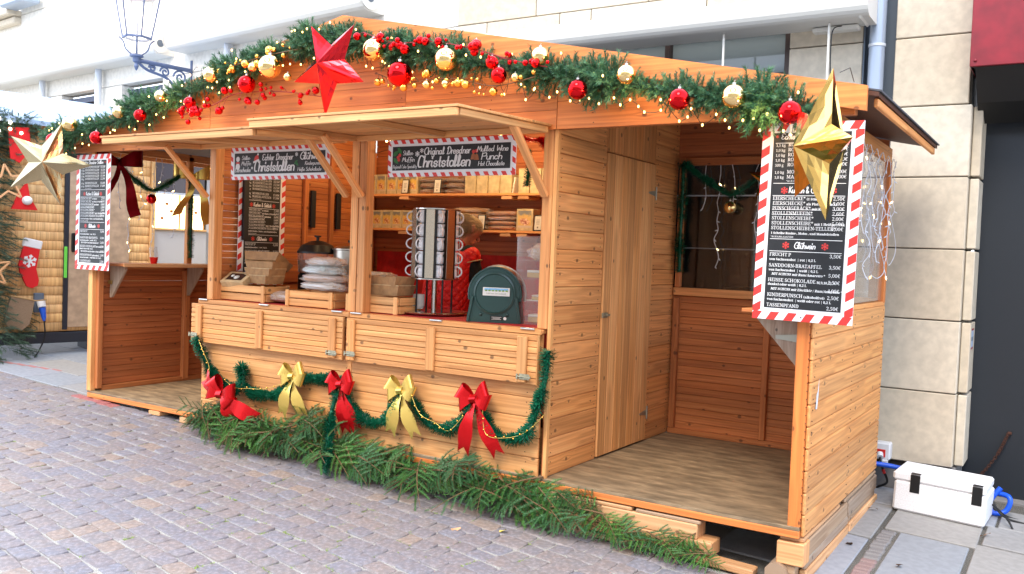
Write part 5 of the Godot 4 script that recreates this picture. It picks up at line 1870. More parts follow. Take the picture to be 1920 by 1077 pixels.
func gift_box(at: Vector3, s: Vector3, label: String, group: String, style: int) -> void:
	var o := thing("gift_box", label, "box", at, rnd(-0.04, 0.04), group)
	put("carton", box1(Vector3(0, s.y * 0.5, 0), s, 0.003), textured("cream carton", Color(0.88, 0.80, 0.62), 0.6, "cloud", 3.0), o)
	if style == 0:
		var pq := MB.new()
		var e := Vector3(s.x * 0.40, s.y * 0.38, 0)
		var c := Vector3(0, s.y * 0.53, s.z * 0.5 + 0.0012)
		pq.quad(c - e, c + Vector3(e.x, -e.y, 0), c + e, c + Vector3(-e.x, e.y, 0), Vector2(0, 1), Vector2(1, 1), Vector2(1, 0), Vector2(0, 0))
		put("picture", pq, picture_mat(), o)
	elif style == 1:
		put("flap_line", box1(Vector3(0, s.y * 0.97, s.z * 0.5 + 0.001), Vector3(s.x * 0.96, 0.002, 0.001), 0.0), mt("carton shade", Color(0.6, 0.5, 0.35), 0.7), o)

func picture_mat() -> StandardMaterial3D:
	if not M.has("cake picture"):
		var im := Image.create(48, 72, false, Image.FORMAT_RGB8)
		var f := FastNoiseLite.new()
		f.frequency = 0.07
		for y in 72:
			for x in 48:
				var nn := f.get_noise_2d(x, y)
				var c := Color(0.50, 0.50, 0.48).lerp(Color(0.86, 0.70, 0.36), smoothstep(6, 26, y + nn * 14))
				if pow((x - 22.0 - (y - 40.0) * 0.3) / 17.0, 2) + pow((y - 46.0) / 15.0, 2) < 1.0 + nn:
					c = Color(0.66, 0.33, 0.17).lerp(Color(0.92, 0.78, 0.60), clampf(0.5 + nn * 1.6, 0, 1))
				if y > 62:
					c = Color(0.80, 0.72, 0.6)
				im.set_pixel(x, y, c)
		var m := mt("cake picture", Color(1, 1, 1), 0.35)
		m.albedo_texture = ImageTexture.create_from_image(im)
	return M["cake picture"]

func price_tag(at: Vector3, label: String) -> void:
	var o := thing("price_tag", label, "price tag", at, 0, "framed price tags on the shelves")
	o.rotation.x = -0.12
	put("frame", box1(Vector3(0, 0.068, 0), Vector3(0.082, 0.136, 0.008), 0.002), mt("black frame", Color(0.08, 0.07, 0.07), 0.5), o)
	put("card", box1(Vector3(0, 0.068, 0.0048), Vector3(0.066, 0.118, 0.001), 0.0), mt("card white", Color(0.88, 0.85, 0.78), 0.6), o)
	var m := MB.new()
	for i in 4:
		m.bx(Vector3(0, 0.095 - i * 0.012, 0.0058), Vector3(0.034 - 0.005 * (i % 2), 0.003, 0.0004), 0.0)
	m.bx(Vector3(0, 0.03, 0.0058), Vector3(0.012, 0.014, 0.0004), 0.0)
	put("print", m, mt("print grey", Color(0.45, 0.42, 0.4), 0.6), o)

func carton(at: Vector3, s: Vector3, turn: float, label: String, open := false) -> Node3D:
	var o := thing("cake_carton", label, "carton", at, turn, "brown cake cartons on the counter")
	var mat := textured("brown card", Color(0.72, 0.545, 0.36), 0.75, "cloud", 4.0)
	var inside := textured("pale card", Color(0.83, 0.70, 0.51), 0.75, "cloud", 4.0)
	var m := MB.new()
	var fl := 1.14
	var b := [Vector3(-s.x, 0, -s.z) * 0.5, Vector3(s.x, 0, -s.z) * 0.5, Vector3(s.x, 0, s.z) * 0.5, Vector3(-s.x, 0, s.z) * 0.5]
	for i in 4:
		var p: Vector3 = b[i]
		var q: Vector3 = b[(i + 1) % 4]
		var t0 := p * fl + Vector3(0, s.y, 0)
		var t1 := q * fl + Vector3(0, s.y, 0)
		m.quad(q, p, t0, t1)
		m.quad(p * 0.97 + Vector3(0, 0.004, 0), q * 0.97 + Vector3(0, 0.004, 0), t1 * 0.985, t0 * 0.985)
	put("sides", m, mat, o)
	put("bottom", box1(Vector3(0, 0.003, 0), Vector3(s.x, 0.005, s.z), 0.0), inside, o)
	if not open:
		put("lid", box1(Vector3(0, s.y, 0), Vector3(s.x * fl, 0.006, s.z * fl), 0.001), inside, o)
	return o

func make_interior() -> void:
	# warm light inside
	var s := thing("booth_lights", "warm white fairy lights hung inside under the roof of the booth", "fairy lights")
	var bulb := MB.new()
	bulb.ball(Vector3.ZERO, 0.010, 8, 1.3)
	var bm := bulb.mesh()
	var pts := [Vector3(-3.1, 2.22, -0.25), Vector3(-2.9, 2.10, -0.3), Vector3(-2.35, 2.24, -0.35), Vector3(-1.72, 2.20, -0.22), Vector3(-1.66, 2.10, -0.16), Vector3(-1.50, 2.13, -0.2), Vector3(-1.46, 2.14, -0.2), Vector3(-1.0, 2.26, -0.4), Vector3(-0.25, 2.24, -0.4), Vector3(-0.15, 1.98, -1.0), Vector3(-0.1, 2.15, -1.4), Vector3(-1.2, 2.35, -1.2), Vector3(-2.4, 2.35, -1.2)]
	for p in pts:
		put("bulb", bm, glow("booth bulb", Color(1.0, 0.78, 0.45), 5.0), s).position = p
	var cab := MB.new()
	cab.tube(curve(pts, 0.05), [0.002], 5)
	put("cable", cab, mt("green cable", Color(0.07, 0.13, 0.10), 0.5), s)
	for q in [[Vector3(-2.4, 2.35, -1.2), 0.09], [Vector3(-1.2, 2.35, -1.2), 0.22], [Vector3(-0.25, 2.24, -0.4), 0.05], [Vector3(-2.35, 2.24, -0.35), 0.03]]:
		var l := OmniLight3D.new()
		l.name = "booth_light"
		l.light_color = Color(1.0, 0.83, 0.61)
		l.light_energy = q[1]
		l.light_size = 0.02
		l.omni_range = 8.0
		l.omni_attenuation = 2.0
		l.shadow_enabled = true
		l.position = q[0]
		add_child(l, true)
	# cloths
	var red := textured("red cloth", Color(0.74, 0.085, 0.075), 0.75, "cloud", 3.0)
	var cl := MB.new()
	cl.bx(Vector3(-1.62, 0.9335, -0.30), Vector3(3.05, 0.003, 0.46), 0.001)
	solo("tablecloth", cl, red, "red cloth lying on the sales counter under the crates and the mug rack", "tablecloth")
	var hc := MB.new()
	for i in 40:
		var x0 := -3.1 + i * 0.075
		var za := -1.93 + 0.012 * sin(i * 1.3)
		var zb := -1.93 + 0.012 * sin((i + 1) * 1.3)
		hc.quad(Vector3(x0, 0.9, za), Vector3(x0 + 0.075, 0.9, zb), Vector3(x0 + 0.075, 1.38, zb), Vector3(x0, 1.38, za))
	solo("wall_cloth", hc, red, "red cloth hung along the back wall below the lower shelf", "cloth")
	var hb := MB.new()
	for i in 40:
		var x0 := -3.1 + i * 0.075
		var za := -1.375 + 0.014 * sin(i * 1.1)
		var zb := -1.375 + 0.014 * sin((i + 1) * 1.1)
		hb.quad(Vector3(x0, 0.1, za), Vector3(x0 + 0.075, 0.1, zb), Vector3(x0 + 0.075, 0.90, zb), Vector3(x0, 0.90, za))
		hb.quad(Vector3(x0, 0.90, za), Vector3(x0 + 0.075, 0.90, zb), Vector3(x0 + 0.075, 0.905, -1.94), Vector3(x0, 0.905, -1.94))
	solo("counter_cloth", hb, red, "red cloth covering the back counter behind the person", "cloth")
	# upper shelf
	var sy := 1.927
	var where := ["at the left end", "second from the left", "third from the left", "fourth from the left", "fifth, behind a price tag"]
	for i in 5:
		gift_box(Vector3(-3.06 + i * 0.128, sy, -1.82), Vector3(0.118, 0.19, 0.12), "cream box with a cake picture on the upper shelf, " + where[i], "picture boxes on the upper shelf", 0)
	for i in 3:
		for k in 2:
			loaf_bag(Vector3(-2.34 + k * 0.30, sy + i * 0.052, -1.82), Vector3(0.29, 0.062, 0.17), 0.0, "wrapped brown stollen stacked on the upper shelf, %s of the %s stack" % [["lowest", "middle one", "topmost"][i], ["left", "right"][k]], "wrapped stollen on the upper shelf", Color(0.60, 0.40, 0.24), "brown", i * 2 + k)
	price_tag(Vector3(-2.60, sy, -1.715), "black framed price tag before the fourth picture box on the upper shelf")
	price_tag(Vector3(-2.22, sy, -1.715), "black framed price tag before the stollen stacks on the upper shelf")
	for i in 4:
		gift_box(Vector3(-1.865 + i * 0.127, sy, -1.80), Vector3(0.115, 0.165 + 0.004 * (i % 2), 0.13), "plain cream carton on the upper shelf, %s of the row of four" % ["leftmost", "second", "third", "last"][i], "plain cartons on the upper shelf", 1)
	var card := MB.new()
	card.bx(Vector3(0, 0.07, 0), Vector3(0.012, 0.14, 0.10), 0.001)
	var co := solo("leaning_card", card, mt("card white", Color(0.88, 0.85, 0.78), 0.6), "thin card leaning against the last of four cartons on the upper shelf", "card")
	co.position = Vector3(-1.395, sy, -1.76)
	co.rotation.z = -0.16
	for i in 4:
		gift_box(Vector3(-1.30 + i * 0.118, sy, -1.80), Vector3(0.108, 0.215, 0.13), "tall cream carton on the upper shelf, %s of the tall row at its right end" % ["first", "second", "third", "fourth"][i], "tall cartons on the upper shelf", 1)
	# lower shelf
	sy = 1.602
	for i in 7:
		gift_box(Vector3(-3.09 + i * 0.124, sy, -1.81), Vector3(0.115, 0.172, 0.12), "box with a yellow cake picture on the lower shelf, %s from the left" % ["first", "second", "third", "fourth", "fifth", "sixth", "seventh"][i], "picture boxes on the lower shelf", 0)
	for i in 4:
		loaf_bag(Vector3(-1.90, sy + i * 0.050, -1.82), Vector3(0.40, 0.062, 0.18), 0.05, "pale wrapped stollen above the person's head, layer %s of the tall left pile" % ["one", "two", "three", "four"][i], "wrapped stollen on the lower shelf", Color(0.80, 0.58, 0.33), "pale", 20 + i)
	for i in 4:
		loaf_bag(Vector3(-1.53, sy + i * 0.042, -1.80), Vector3(0.33, 0.055, 0.17), -0.03, "golden wrapped stollen right of the person's head, layer %s of the pile" % ["one", "two", "three", "four"][i], "wrapped stollen on the lower shelf", Color(0.76, 0.47, 0.24), "golden", 30 + i)
	price_tag(Vector3(-1.70, sy, -1.69), "black framed price tag between the two stollen piles on the lower shelf")
	gift_box(Vector3(-1.27, sy, -1.79), Vector3(0.17, 0.19, 0.12), "wide box with a stollen picture right of the golden stollen pile", "", 0)
	price_tag(Vector3(-1.12, sy, -1.70), "dark framed price tag at the corner post on the lower shelf")
	# crates on the counter
	var cy := 0.935
	crate(Vector3(-2.925, cy, -0.21), 0.56, 0.135, 0.25, "flat slatted crate at the left end of the counter under the cake cartons")
	crate(Vector3(-2.135, cy, -0.19), 0.50, 0.125, 0.26, "slatted crate in the middle of the counter with bagged stollen on it")
	crate(Vector3(-1.53, cy, -0.21), 0.50, 0.125, 0.25, "slatted crate right of the middle posts holding brown cartons")
	for q in [["open_carton", Vector3(-2.86, cy + 0.137, -0.24), 0.0]]:
		var o := thing("window_carton", "small open carton with a clear window, tilted on the left crate", "carton", Vector3(-3.03, cy + 0.152, -0.145), 0.12)
		o.rotation.x = 0.55
		put("base", box1(Vector3(0, 0.02, 0), Vector3(0.24, 0.055, 0.15), 0.003), textured("pale card", Color(0.83, 0.70, 0.51), 0.75, "cloud", 4.0), o)
		put("window", box1(Vector3(0, 0.0485, 0.0), Vector3(0.165, 0.002, 0.095), 0.0), mt("dark window film", Color(0.16, 0.15, 0.14), 0.15), o)
		var cb := MB.new()
		cb.ball(Vector3(0.01, 0.05, 0.01), 0.026, 10, 0.4)
		cb.ball(Vector3(-0.045, 0.05, -0.01), 0.018, 10, 0.4)
		put("cake", cb, mt("icing white", Color(0.85, 0.83, 0.78), 0.5), o)
	for i in 3:
		carton(Vector3(-2.83 + i * 0.01, cy + 0.145 + i * 0.058, -0.24), Vector3(0.25, 0.068, 0.17), -0.1 + i * 0.12, "brown cake carton on the left crate, %s of the nested stack" % ["lowest", "middle", "top open one"][i], i == 2)
	var o2 := carton(Vector3(-2.90, cy + 0.29, -0.32), Vector3(0.30, 0.07, 0.20), 0.2, "pale open carton standing upright behind the nested stack on the left crate", true)
	o2.rotation.x = -0.5
	# bagged stollen on the middle crate
	for i in 4:
		loaf_bag(Vector3(-2.10 + (i % 2) * 0.02, cy + 0.125 + i * 0.062, -0.18), Vector3([0.44, 0.38, 0.42, 0.34][i], 0.085, 0.23), rnd(-0.3, 0.3), "white sugared stollen in a clear bag on the middle crate, layer %s" % ["one", "two", "three", "four"][i], "bagged stollen on the middle crate", [Color(0.86, 0.80, 0.74), Color(0.84, 0.68, 0.56), Color(0.80, 0.82, 0.78), Color(0.87, 0.78, 0.70)][i], "sugared %d" % i, 40 + i)
	loaf_bag(Vector3(-1.74, cy + 0.22, -0.36), Vector3(0.30, 0.08, 0.2), 0.5, "bagged stollen lying behind the right middle post", "", Color(0.80, 0.68, 0.54), "sugared", 47)
	loaf_bag(Vector3(-2.52, cy + 0.01, -0.22), Vector3(0.30, 0.10, 0.22), 0.1, "flat clear bag with straw-coloured cake between two crates", "", Color(0.70, 0.52, 0.33), "straw", 49)
	# chocolate dispenser
	var o := thing("drink_dispenser", "drink dispenser with black base, clear brown tank and black lid behind the crates", "drink dispenser", Vector3(-2.62, 0.935, -0.62))
	var m := MB.new()
	m.lathe(PackedVector2Array([Vector2(0, 0), Vector2(0.155, 0), Vector2(0.155, 0.22), Vector2(0.14, 0.24), Vector2(0, 0.24)]), 28)
	put("base", m, mt("black plastic", Color(0.045, 0.047, 0.05), 0.4), o)
	m = MB.new()
	m.lathe(PackedVector2Array([Vector2(0, 0.242), Vector2(0.150, 0.242), Vector2(0.158, 0.35), Vector2(0, 0.35)]), 28)
	put("chocolate", m, mt("hot chocolate", Color(0.43, 0.24, 0.15), 0.25), o)
	m = MB.new()
	m.lathe(PackedVector2Array([Vector2(0.156, 0.242), Vector2(0.165, 0.42)]), 28)
	put("tank", m, glass("tank plastic", Color(0.9, 0.85, 0.8, 0.12)), o)
	m = MB.new()
	m.lathe(PackedVector2Array([Vector2(0.168, 0.405), Vector2(0.168, 0.42), Vector2(0.13, 0.475), Vector2(0.05, 0.51), Vector2(0.012, 0.515), Vector2(0.012, 0.54), Vector2(0.03, 0.545), Vector2(0.03, 0.555), Vector2(0, 0.558)]), 28)
	put("lid", m, mt("black plastic", Color.WHITE), o)
	put("badge", box1(Vector3(0.02, 0.20, 0.156), Vector3(0.045, 0.035, 0.004), 0.0), mt("card white", Color.WHITE), o)
	o = thing("soup_kettle", "tall stainless steel pot with black lid knob behind the left middle post", "pot", Vector3(-2.27, 0.935, -0.66))
	m = MB.new()
	m.lathe(PackedVector2Array([Vector2(0, 0), Vector2(0.15, 0), Vector2(0.15, 0.44), Vector2(0.158, 0.445), Vector2(0.158, 0.455), Vector2(0.12, 0.475), Vector2(0, 0.48)]), 28)
	put("pot", m, foil("brushed steel", Color(0.72, 0.70, 0.67), 0.28, 0.0), o)
	m = MB.new()
	m.lathe(PackedVector2Array([Vector2(0.0, 0.481), Vector2(0.02, 0.481), Vector2(0.016, 0.50), Vector2(0.035, 0.51), Vector2(0.035, 0.525), Vector2(0, 0.53)]), 16)
	m.bx(Vector3(-0.175, 0.445, 0), Vector3(0.06, 0.025, 0.08), 0.006)
	put("lid_knob", m, mt("black plastic", Color.WHITE), o)
	# cartons right of the posts
	for i in 2:
		carton(Vector3(-1.49, cy + 0.130 + i * 0.062, -0.22), Vector3(0.30, 0.075, 0.19), 0.04 - i * 0.1, "brown cake carton in the right crate, %s of two" % ["lower", "upper"][i], i == 1)
	carton(Vector3(-1.60, 0.906, -1.50), Vector3(0.3, 0.33, 0.2), 0.3, "large brown paper carton on the back counter left of the mug rack")
	carton(Vector3(-1.85, 0.906, -1.60), Vector3(0.26, 0.26, 0.2), -0.2, "second brown paper carton on the back counter, at the left")
	# mug rack
	o = thing("mug_rack", "round steel rack with columns of hanging white mugs on the counter", "mug rack", Vector3(-1.19, 0.925, -0.38))
	m = MB.new()
	m.lathe(PackedVector2Array([Vector2(0, 0.0), Vector2(0.10, 0.0), Vector2(0.10, 0.018), Vector2(0.245, 0.020), Vector2(0.252, 0.028), Vector2(0.245, 0.036), Vector2(0, 0.038)]), 40)
	put("base", m, foil("polished steel", Color(0.78, 0.77, 0.76), 0.2, 0.0), o)
	m = MB.new()
	m.tube(PackedVector3Array([Vector3(0, 0.03, 0), Vector3(0, 0.78, 0)]), [0.020], 14)
	put("pole", m, foil("polished steel", Color.WHITE), o)
	for i in 4:
		m = MB.new()
		var a := i * TAU / 4 + 0.5
		m.tube(PackedVector3Array([Vector3(cos(a) * 0.14, 0.03, sin(a) * 0.14), Vector3(cos(a) * 0.14, 0.28, sin(a) * 0.14)]), [0.007], 8)
		put("rod", m, mt("black plastic", Color.WHITE), o)
	for y in [0.268, 0.772]:
		m = MB.new()
		m.lathe(PackedVector2Array([Vector2(0, y), Vector2(0.175, y), Vector2(0.175, y + 0.008), Vector2(0, y + 0.008)]), 36)
		put("plate", m, foil("polished steel", Color.WHITE), o)
	m = MB.new()
	m.lathe(PackedVector2Array([Vector2(0.085, 0.277), Vector2(0.085, 0.771)]), 24)
	put("drum", m, mt("rack dark", Color(0.07, 0.065, 0.06), 0.3), o)
	var mug: Node3D = null
	for i in 7:
		var a := i * TAU / 7 + 0.28
		var xf := Transform3D(Basis(Vector3.UP, -a), Vector3.ZERO)
		m = MB.new()
		m.box(xf * tf(Vector3(0.172, 0.525, 0)), Vector3(0.005, 0.492, 0.064), 0.001, 1)
		put("steel_strip", m, foil("brushed strip", Color(0.80, 0.75, 0.68), 0.25, 0.0), o)
		for sd in [-1, 1]:
			m = MB.new()
			m.box(xf * tf(Vector3(0.168, 0.525, 0.041 * sd)), Vector3(0.004, 0.492, 0.016), 0.001, 1)
			put("dark_strip", m, mt("rack dark", Color.WHITE), o)
		var b := a + TAU / 14
		for k in 5:
			var p := o.position + Vector3(cos(b) * 0.146, 0.282 + k * 0.098, sin(b) * 0.146)
			if mug == null:
				mug = thing("mug", "white mug hanging in the round steel rack, handle outwards", "mug", p, -b, "white mugs in the rack")
				var c := MB.new()
				c.lathe(PackedVector2Array([Vector2(0, 0), Vector2(0.024, 0), Vector2(0.031, 0.012), Vector2(0.032, 0.045), Vector2(0.027, 0.065), Vector2(0.036, 0.090), Vector2(0.033, 0.090), Vector2(0.025, 0.066), Vector2(0.028, 0.012), Vector2(0, 0.006)]), 20)
				put("cup", c, mt("white china", Color(0.86, 0.86, 0.86), 0.18), mug)
				c = MB.new()
				var hp := PackedVector3Array()
				for j in 11:
					var t := -1.75 + 3.5 * j / 10.0
					hp.append(Vector3(0.030 + cos(t) * 0.040, 0.046 + sin(t) * 0.036, 0))
				c.tube(hp, [0.0055], 7)
				put("handle", c, mt("white china", Color.WHITE), mug)
			else:
				var d := copy(mug)
				d.position = p
				d.rotation.y = -b
	o = thing("tumbler", "small frosted glass tumbler standing under the mug rack", "glass", Vector3(-1.285, 0.974, -0.32))
	m = MB.new()
	m.lathe(PackedVector2Array([Vector2(0, 0), Vector2(0.036, 0), Vector2(0.043, 0.02), Vector2(0.043, 0.105), Vector2(0.039, 0.105), Vector2(0.039, 0.012), Vector2(0, 0.008)]), 20)
	put("body", m, mt("frosted glass", Color(0.74, 0.72, 0.68), 0.3), o)
	# green raffle drum
	o = thing("green_drum", "dark green drum-shaped machine with a white label on the counter", "machine", Vector3(-0.52, 0.935, -0.19), 0.40)
	o.scale = Vector3.ONE * 0.89
	var gm := mt("dark green enamel", Color(0.14, 0.255, 0.235), 0.32)
	m = MB.new()
	var poly := PackedVector2Array([Vector2(-0.205, 0.0), Vector2(0.205, 0.0), Vector2(0.185, 0.18)])
	for i in 17:
		var a := lerpf(-0.25, PI + 0.25, i / 16.0)
		poly.append(Vector2(cos(a) * 0.192, 0.215 + sin(a) * 0.192))
	poly.append(Vector2(-0.185, 0.18))
	m.ext(poly, -0.09, 0.07)
	put("body", m, gm, o)
	m = MB.new()
	m.lathe(PackedVector2Array([Vector2(0.152, 0.0), Vector2(0.160, 0.012), Vector2(0.146, 0.018), Vector2(0.140, 0.010), Vector2(0.0, 0.014)]), 40, Transform3D(Basis(Vector3.RIGHT, Vector3(0, 0, 1), Vector3.DOWN), Vector3(0, 0.222, 0.071)))
	put("front_disc", m, gm, o)
	var arch := PackedVector3Array()
	var arch2 := PackedVector3Array()
	for i in 19:
		var a := lerpf(-0.25, PI + 0.25, i / 18.0)
		arch.append(Vector3(cos(a) * 0.20, 0.215 + sin(a) * 0.20, 0.062))
		arch2.append(Vector3(cos(a) * 0.215, 0.215 + sin(a) * 0.215, -0.08))
	m = MB.new()
	m.tube(arch, [0.009], 8)
	put("rim", m, gm, o)
	m = MB.new()
	m.tube(arch2, [0.006], 8)
	for i in 18:
		m.quad(arch[i], arch[i + 1], arch2[i + 1], arch2[i])
	put("hood", m, foil("brushed steel", Color.WHITE), o)
	for sd in [-1, 1]:
		m = MB.new()
		m.bar(Vector3(0.20 * sd, 0.0, 0.075), Vector3(0.165 * sd, 0.20, 0.085), 0.022, 0.018, 0.004)
		put("foot_rib", m, gm, o)
		m = MB.new()
		m.ball(Vector3(0.10 * sd, 0.062, 0.072), 0.014, 10)
		put("rivet", m, gm, o)
	put("label", box1(Vector3(0.015, 0.235, 0.090), Vector3(0.205, 0.062, 0.002), 0.0), mt("card white", Color.WHITE), o)
	m = MB.new()
	m.bx(Vector3(0.015, 0.252, 0.0915), Vector3(0.18, 0.016, 0.0006), 0.0)
	put("label_sky", m, mt("label blue", Color(0.50, 0.70, 0.84), 0.6), o)
	m = MB.new()
	for i in 7:
		m.ball(Vector3(-0.062 + i * 0.026, 0.243, 0.0915), 0.011, 8, 0.6)
	for i in m.v.size():
		m.v[i].z = 0.0918 + (m.v[i].z - 0.0915) * 0.03
	put("label_meadow", m, mt("label green", Color(0.50, 0.64, 0.25), 0.6), o)
	m = MB.new()
	print_text(m, "Lied zur See Holland", 0.015, 0.212, 0.015, 0.0915, 1)
	put("label_text", m, mt("print grey", Color.WHITE), o)
	put("type_plate", box1(Vector3(0.02, 0.035, 0.0715), Vector3(0.095, 0.032, 0.002), 0.0), mt("plate black", Color(0.05, 0.05, 0.05), 0.4), o)
	m = MB.new()
	for i in 3:
		m.bx(Vector3(0.02, 0.043 - i * 0.008, 0.0732), Vector3(0.075 - 0.02 * (i % 2), 0.003, 0.0005), 0.0)
	for i in 12:
		m.tri(Vector3(0.085, 0.035, 0.0718), Vector3(0.085 + cos(TAU * i / 12) * 0.012, 0.035 + sin(TAU * i / 12) * 0.012, 0.0718), Vector3(0.085 + cos(TAU * (i + 1) / 12) * 0.012, 0.035 + sin(TAU * (i + 1) / 12) * 0.012, 0.0718))
	put("type_print", m, mt("card white", Color.WHITE), o)
	# acrylic tower
	o = thing("cake_display", "clear plastic tower with cake pieces at the right end of the counter", "display case", Vector3(-0.235, 0.936, -0.34))
	var ac := glass("acrylic", Color(0.92, 0.92, 0.92, 0.05))
	for q in [["side_pane", Vector3(-0.15, 0.29, 0), Vector3(0.005, 0.58, 0.24)], ["side_pane", Vector3(0.15, 0.29, 0), Vector3(0.005, 0.58, 0.24)], ["front_pane", Vector3(0, 0.29, 0.12), Vector3(0.30, 0.58, 0.004)]]:
		put(q[0], box1(q[1], q[2], 0.0), ac, o)
	for y in [0.0, 0.15, 0.30, 0.42, 0.58]:
		put("shelf_pane", box1(Vector3(0, y + 0.004, 0), Vector3(0.29, 0.006, 0.225), 0.0), ac, o)
	for q in [[0.010, "on the bottom pane", Vector3(0.17, 0.055, 0.11), 0], [0.310, "on the third pane", Vector3(0.20, 0.05, 0.12), 0], [0.160, "on the second pane", Vector3(0.13, 0.035, 0.1), 1]]:
		var c := thing("cake_piece", "pale cake piece %s of the clear plastic tower" % q[1], "cake", Vector3(-0.235, 0.936 + q[0], -0.33), 0.1, "cake pieces in the tower")
		put("sponge", box1(Vector3(0, q[2].y * 0.35, 0), Vector3(q[2].x, q[2].y * 0.65, q[2].z), 0.004), textured("sponge", Color(0.86, 0.70, 0.42), 0.85, "speckle", 6.0, 0.2), c)
		put("icing", box1(Vector3(0, q[2].y * 0.84, 0), Vector3(q[2].x, q[2].y * 0.3, q[2].z), 0.004), mt("icing white", Color(0.85, 0.83, 0.78), 0.5), c)
		if q[3] == 1:
			put("paper_tray", box1(Vector3(0, -0.0005, 0), Vector3(0.20, 0.003, 0.13), 0.0), mt("card white", Color.WHITE), c)
	loaf_bag(Vector3(-0.20, 1.362, -0.34), Vector3(0.28, 0.13, 0.2), 0.1, "pale wrapped stollen with a white band inside the top of the clear tower", "", Color(0.80, 0.64, 0.46), "tower", 61)
	# red tinsel under the beam and small garland
	o = thing("red_tinsel", "sparkling red tinsel bow hung under the beam at the corner post", "tinsel")
	var tr := mt("tinsel red", Color(0.78, 0.04, 0.06), 0.25)
	tr.metallic = 0.3
	tinsel(o, curve([Vector3(-0.72, 2.175, -0.10), Vector3(-0.45, 2.165, -0.13), Vector3(-0.20, 2.14, -0.15), Vector3(-0.08, 2.16, -0.15)], 0.02), 0.033, 240.0, tr, 71)
	tinsel(o, curve([Vector3(-0.20, 2.15, -0.16), Vector3(-0.15, 2.08, -0.16), Vector3(-0.09, 2.10, -0.16), Vector3(-0.08, 2.17, -0.16)], 0.02), 0.04, 260.0, tr, 72)
	o = thing("green_tinsel", "dark green tinsel strand hanging behind the right end of the English banner", "tinsel")
	tinsel(o, curve([Vector3(-0.38, 2.1, -0.3), Vector3(-0.37, 1.98, -0.3), Vector3(-0.38, 1.86, -0.3)], 0.02), 0.035, 240.0, mt("tinsel green", Color.WHITE), 73)

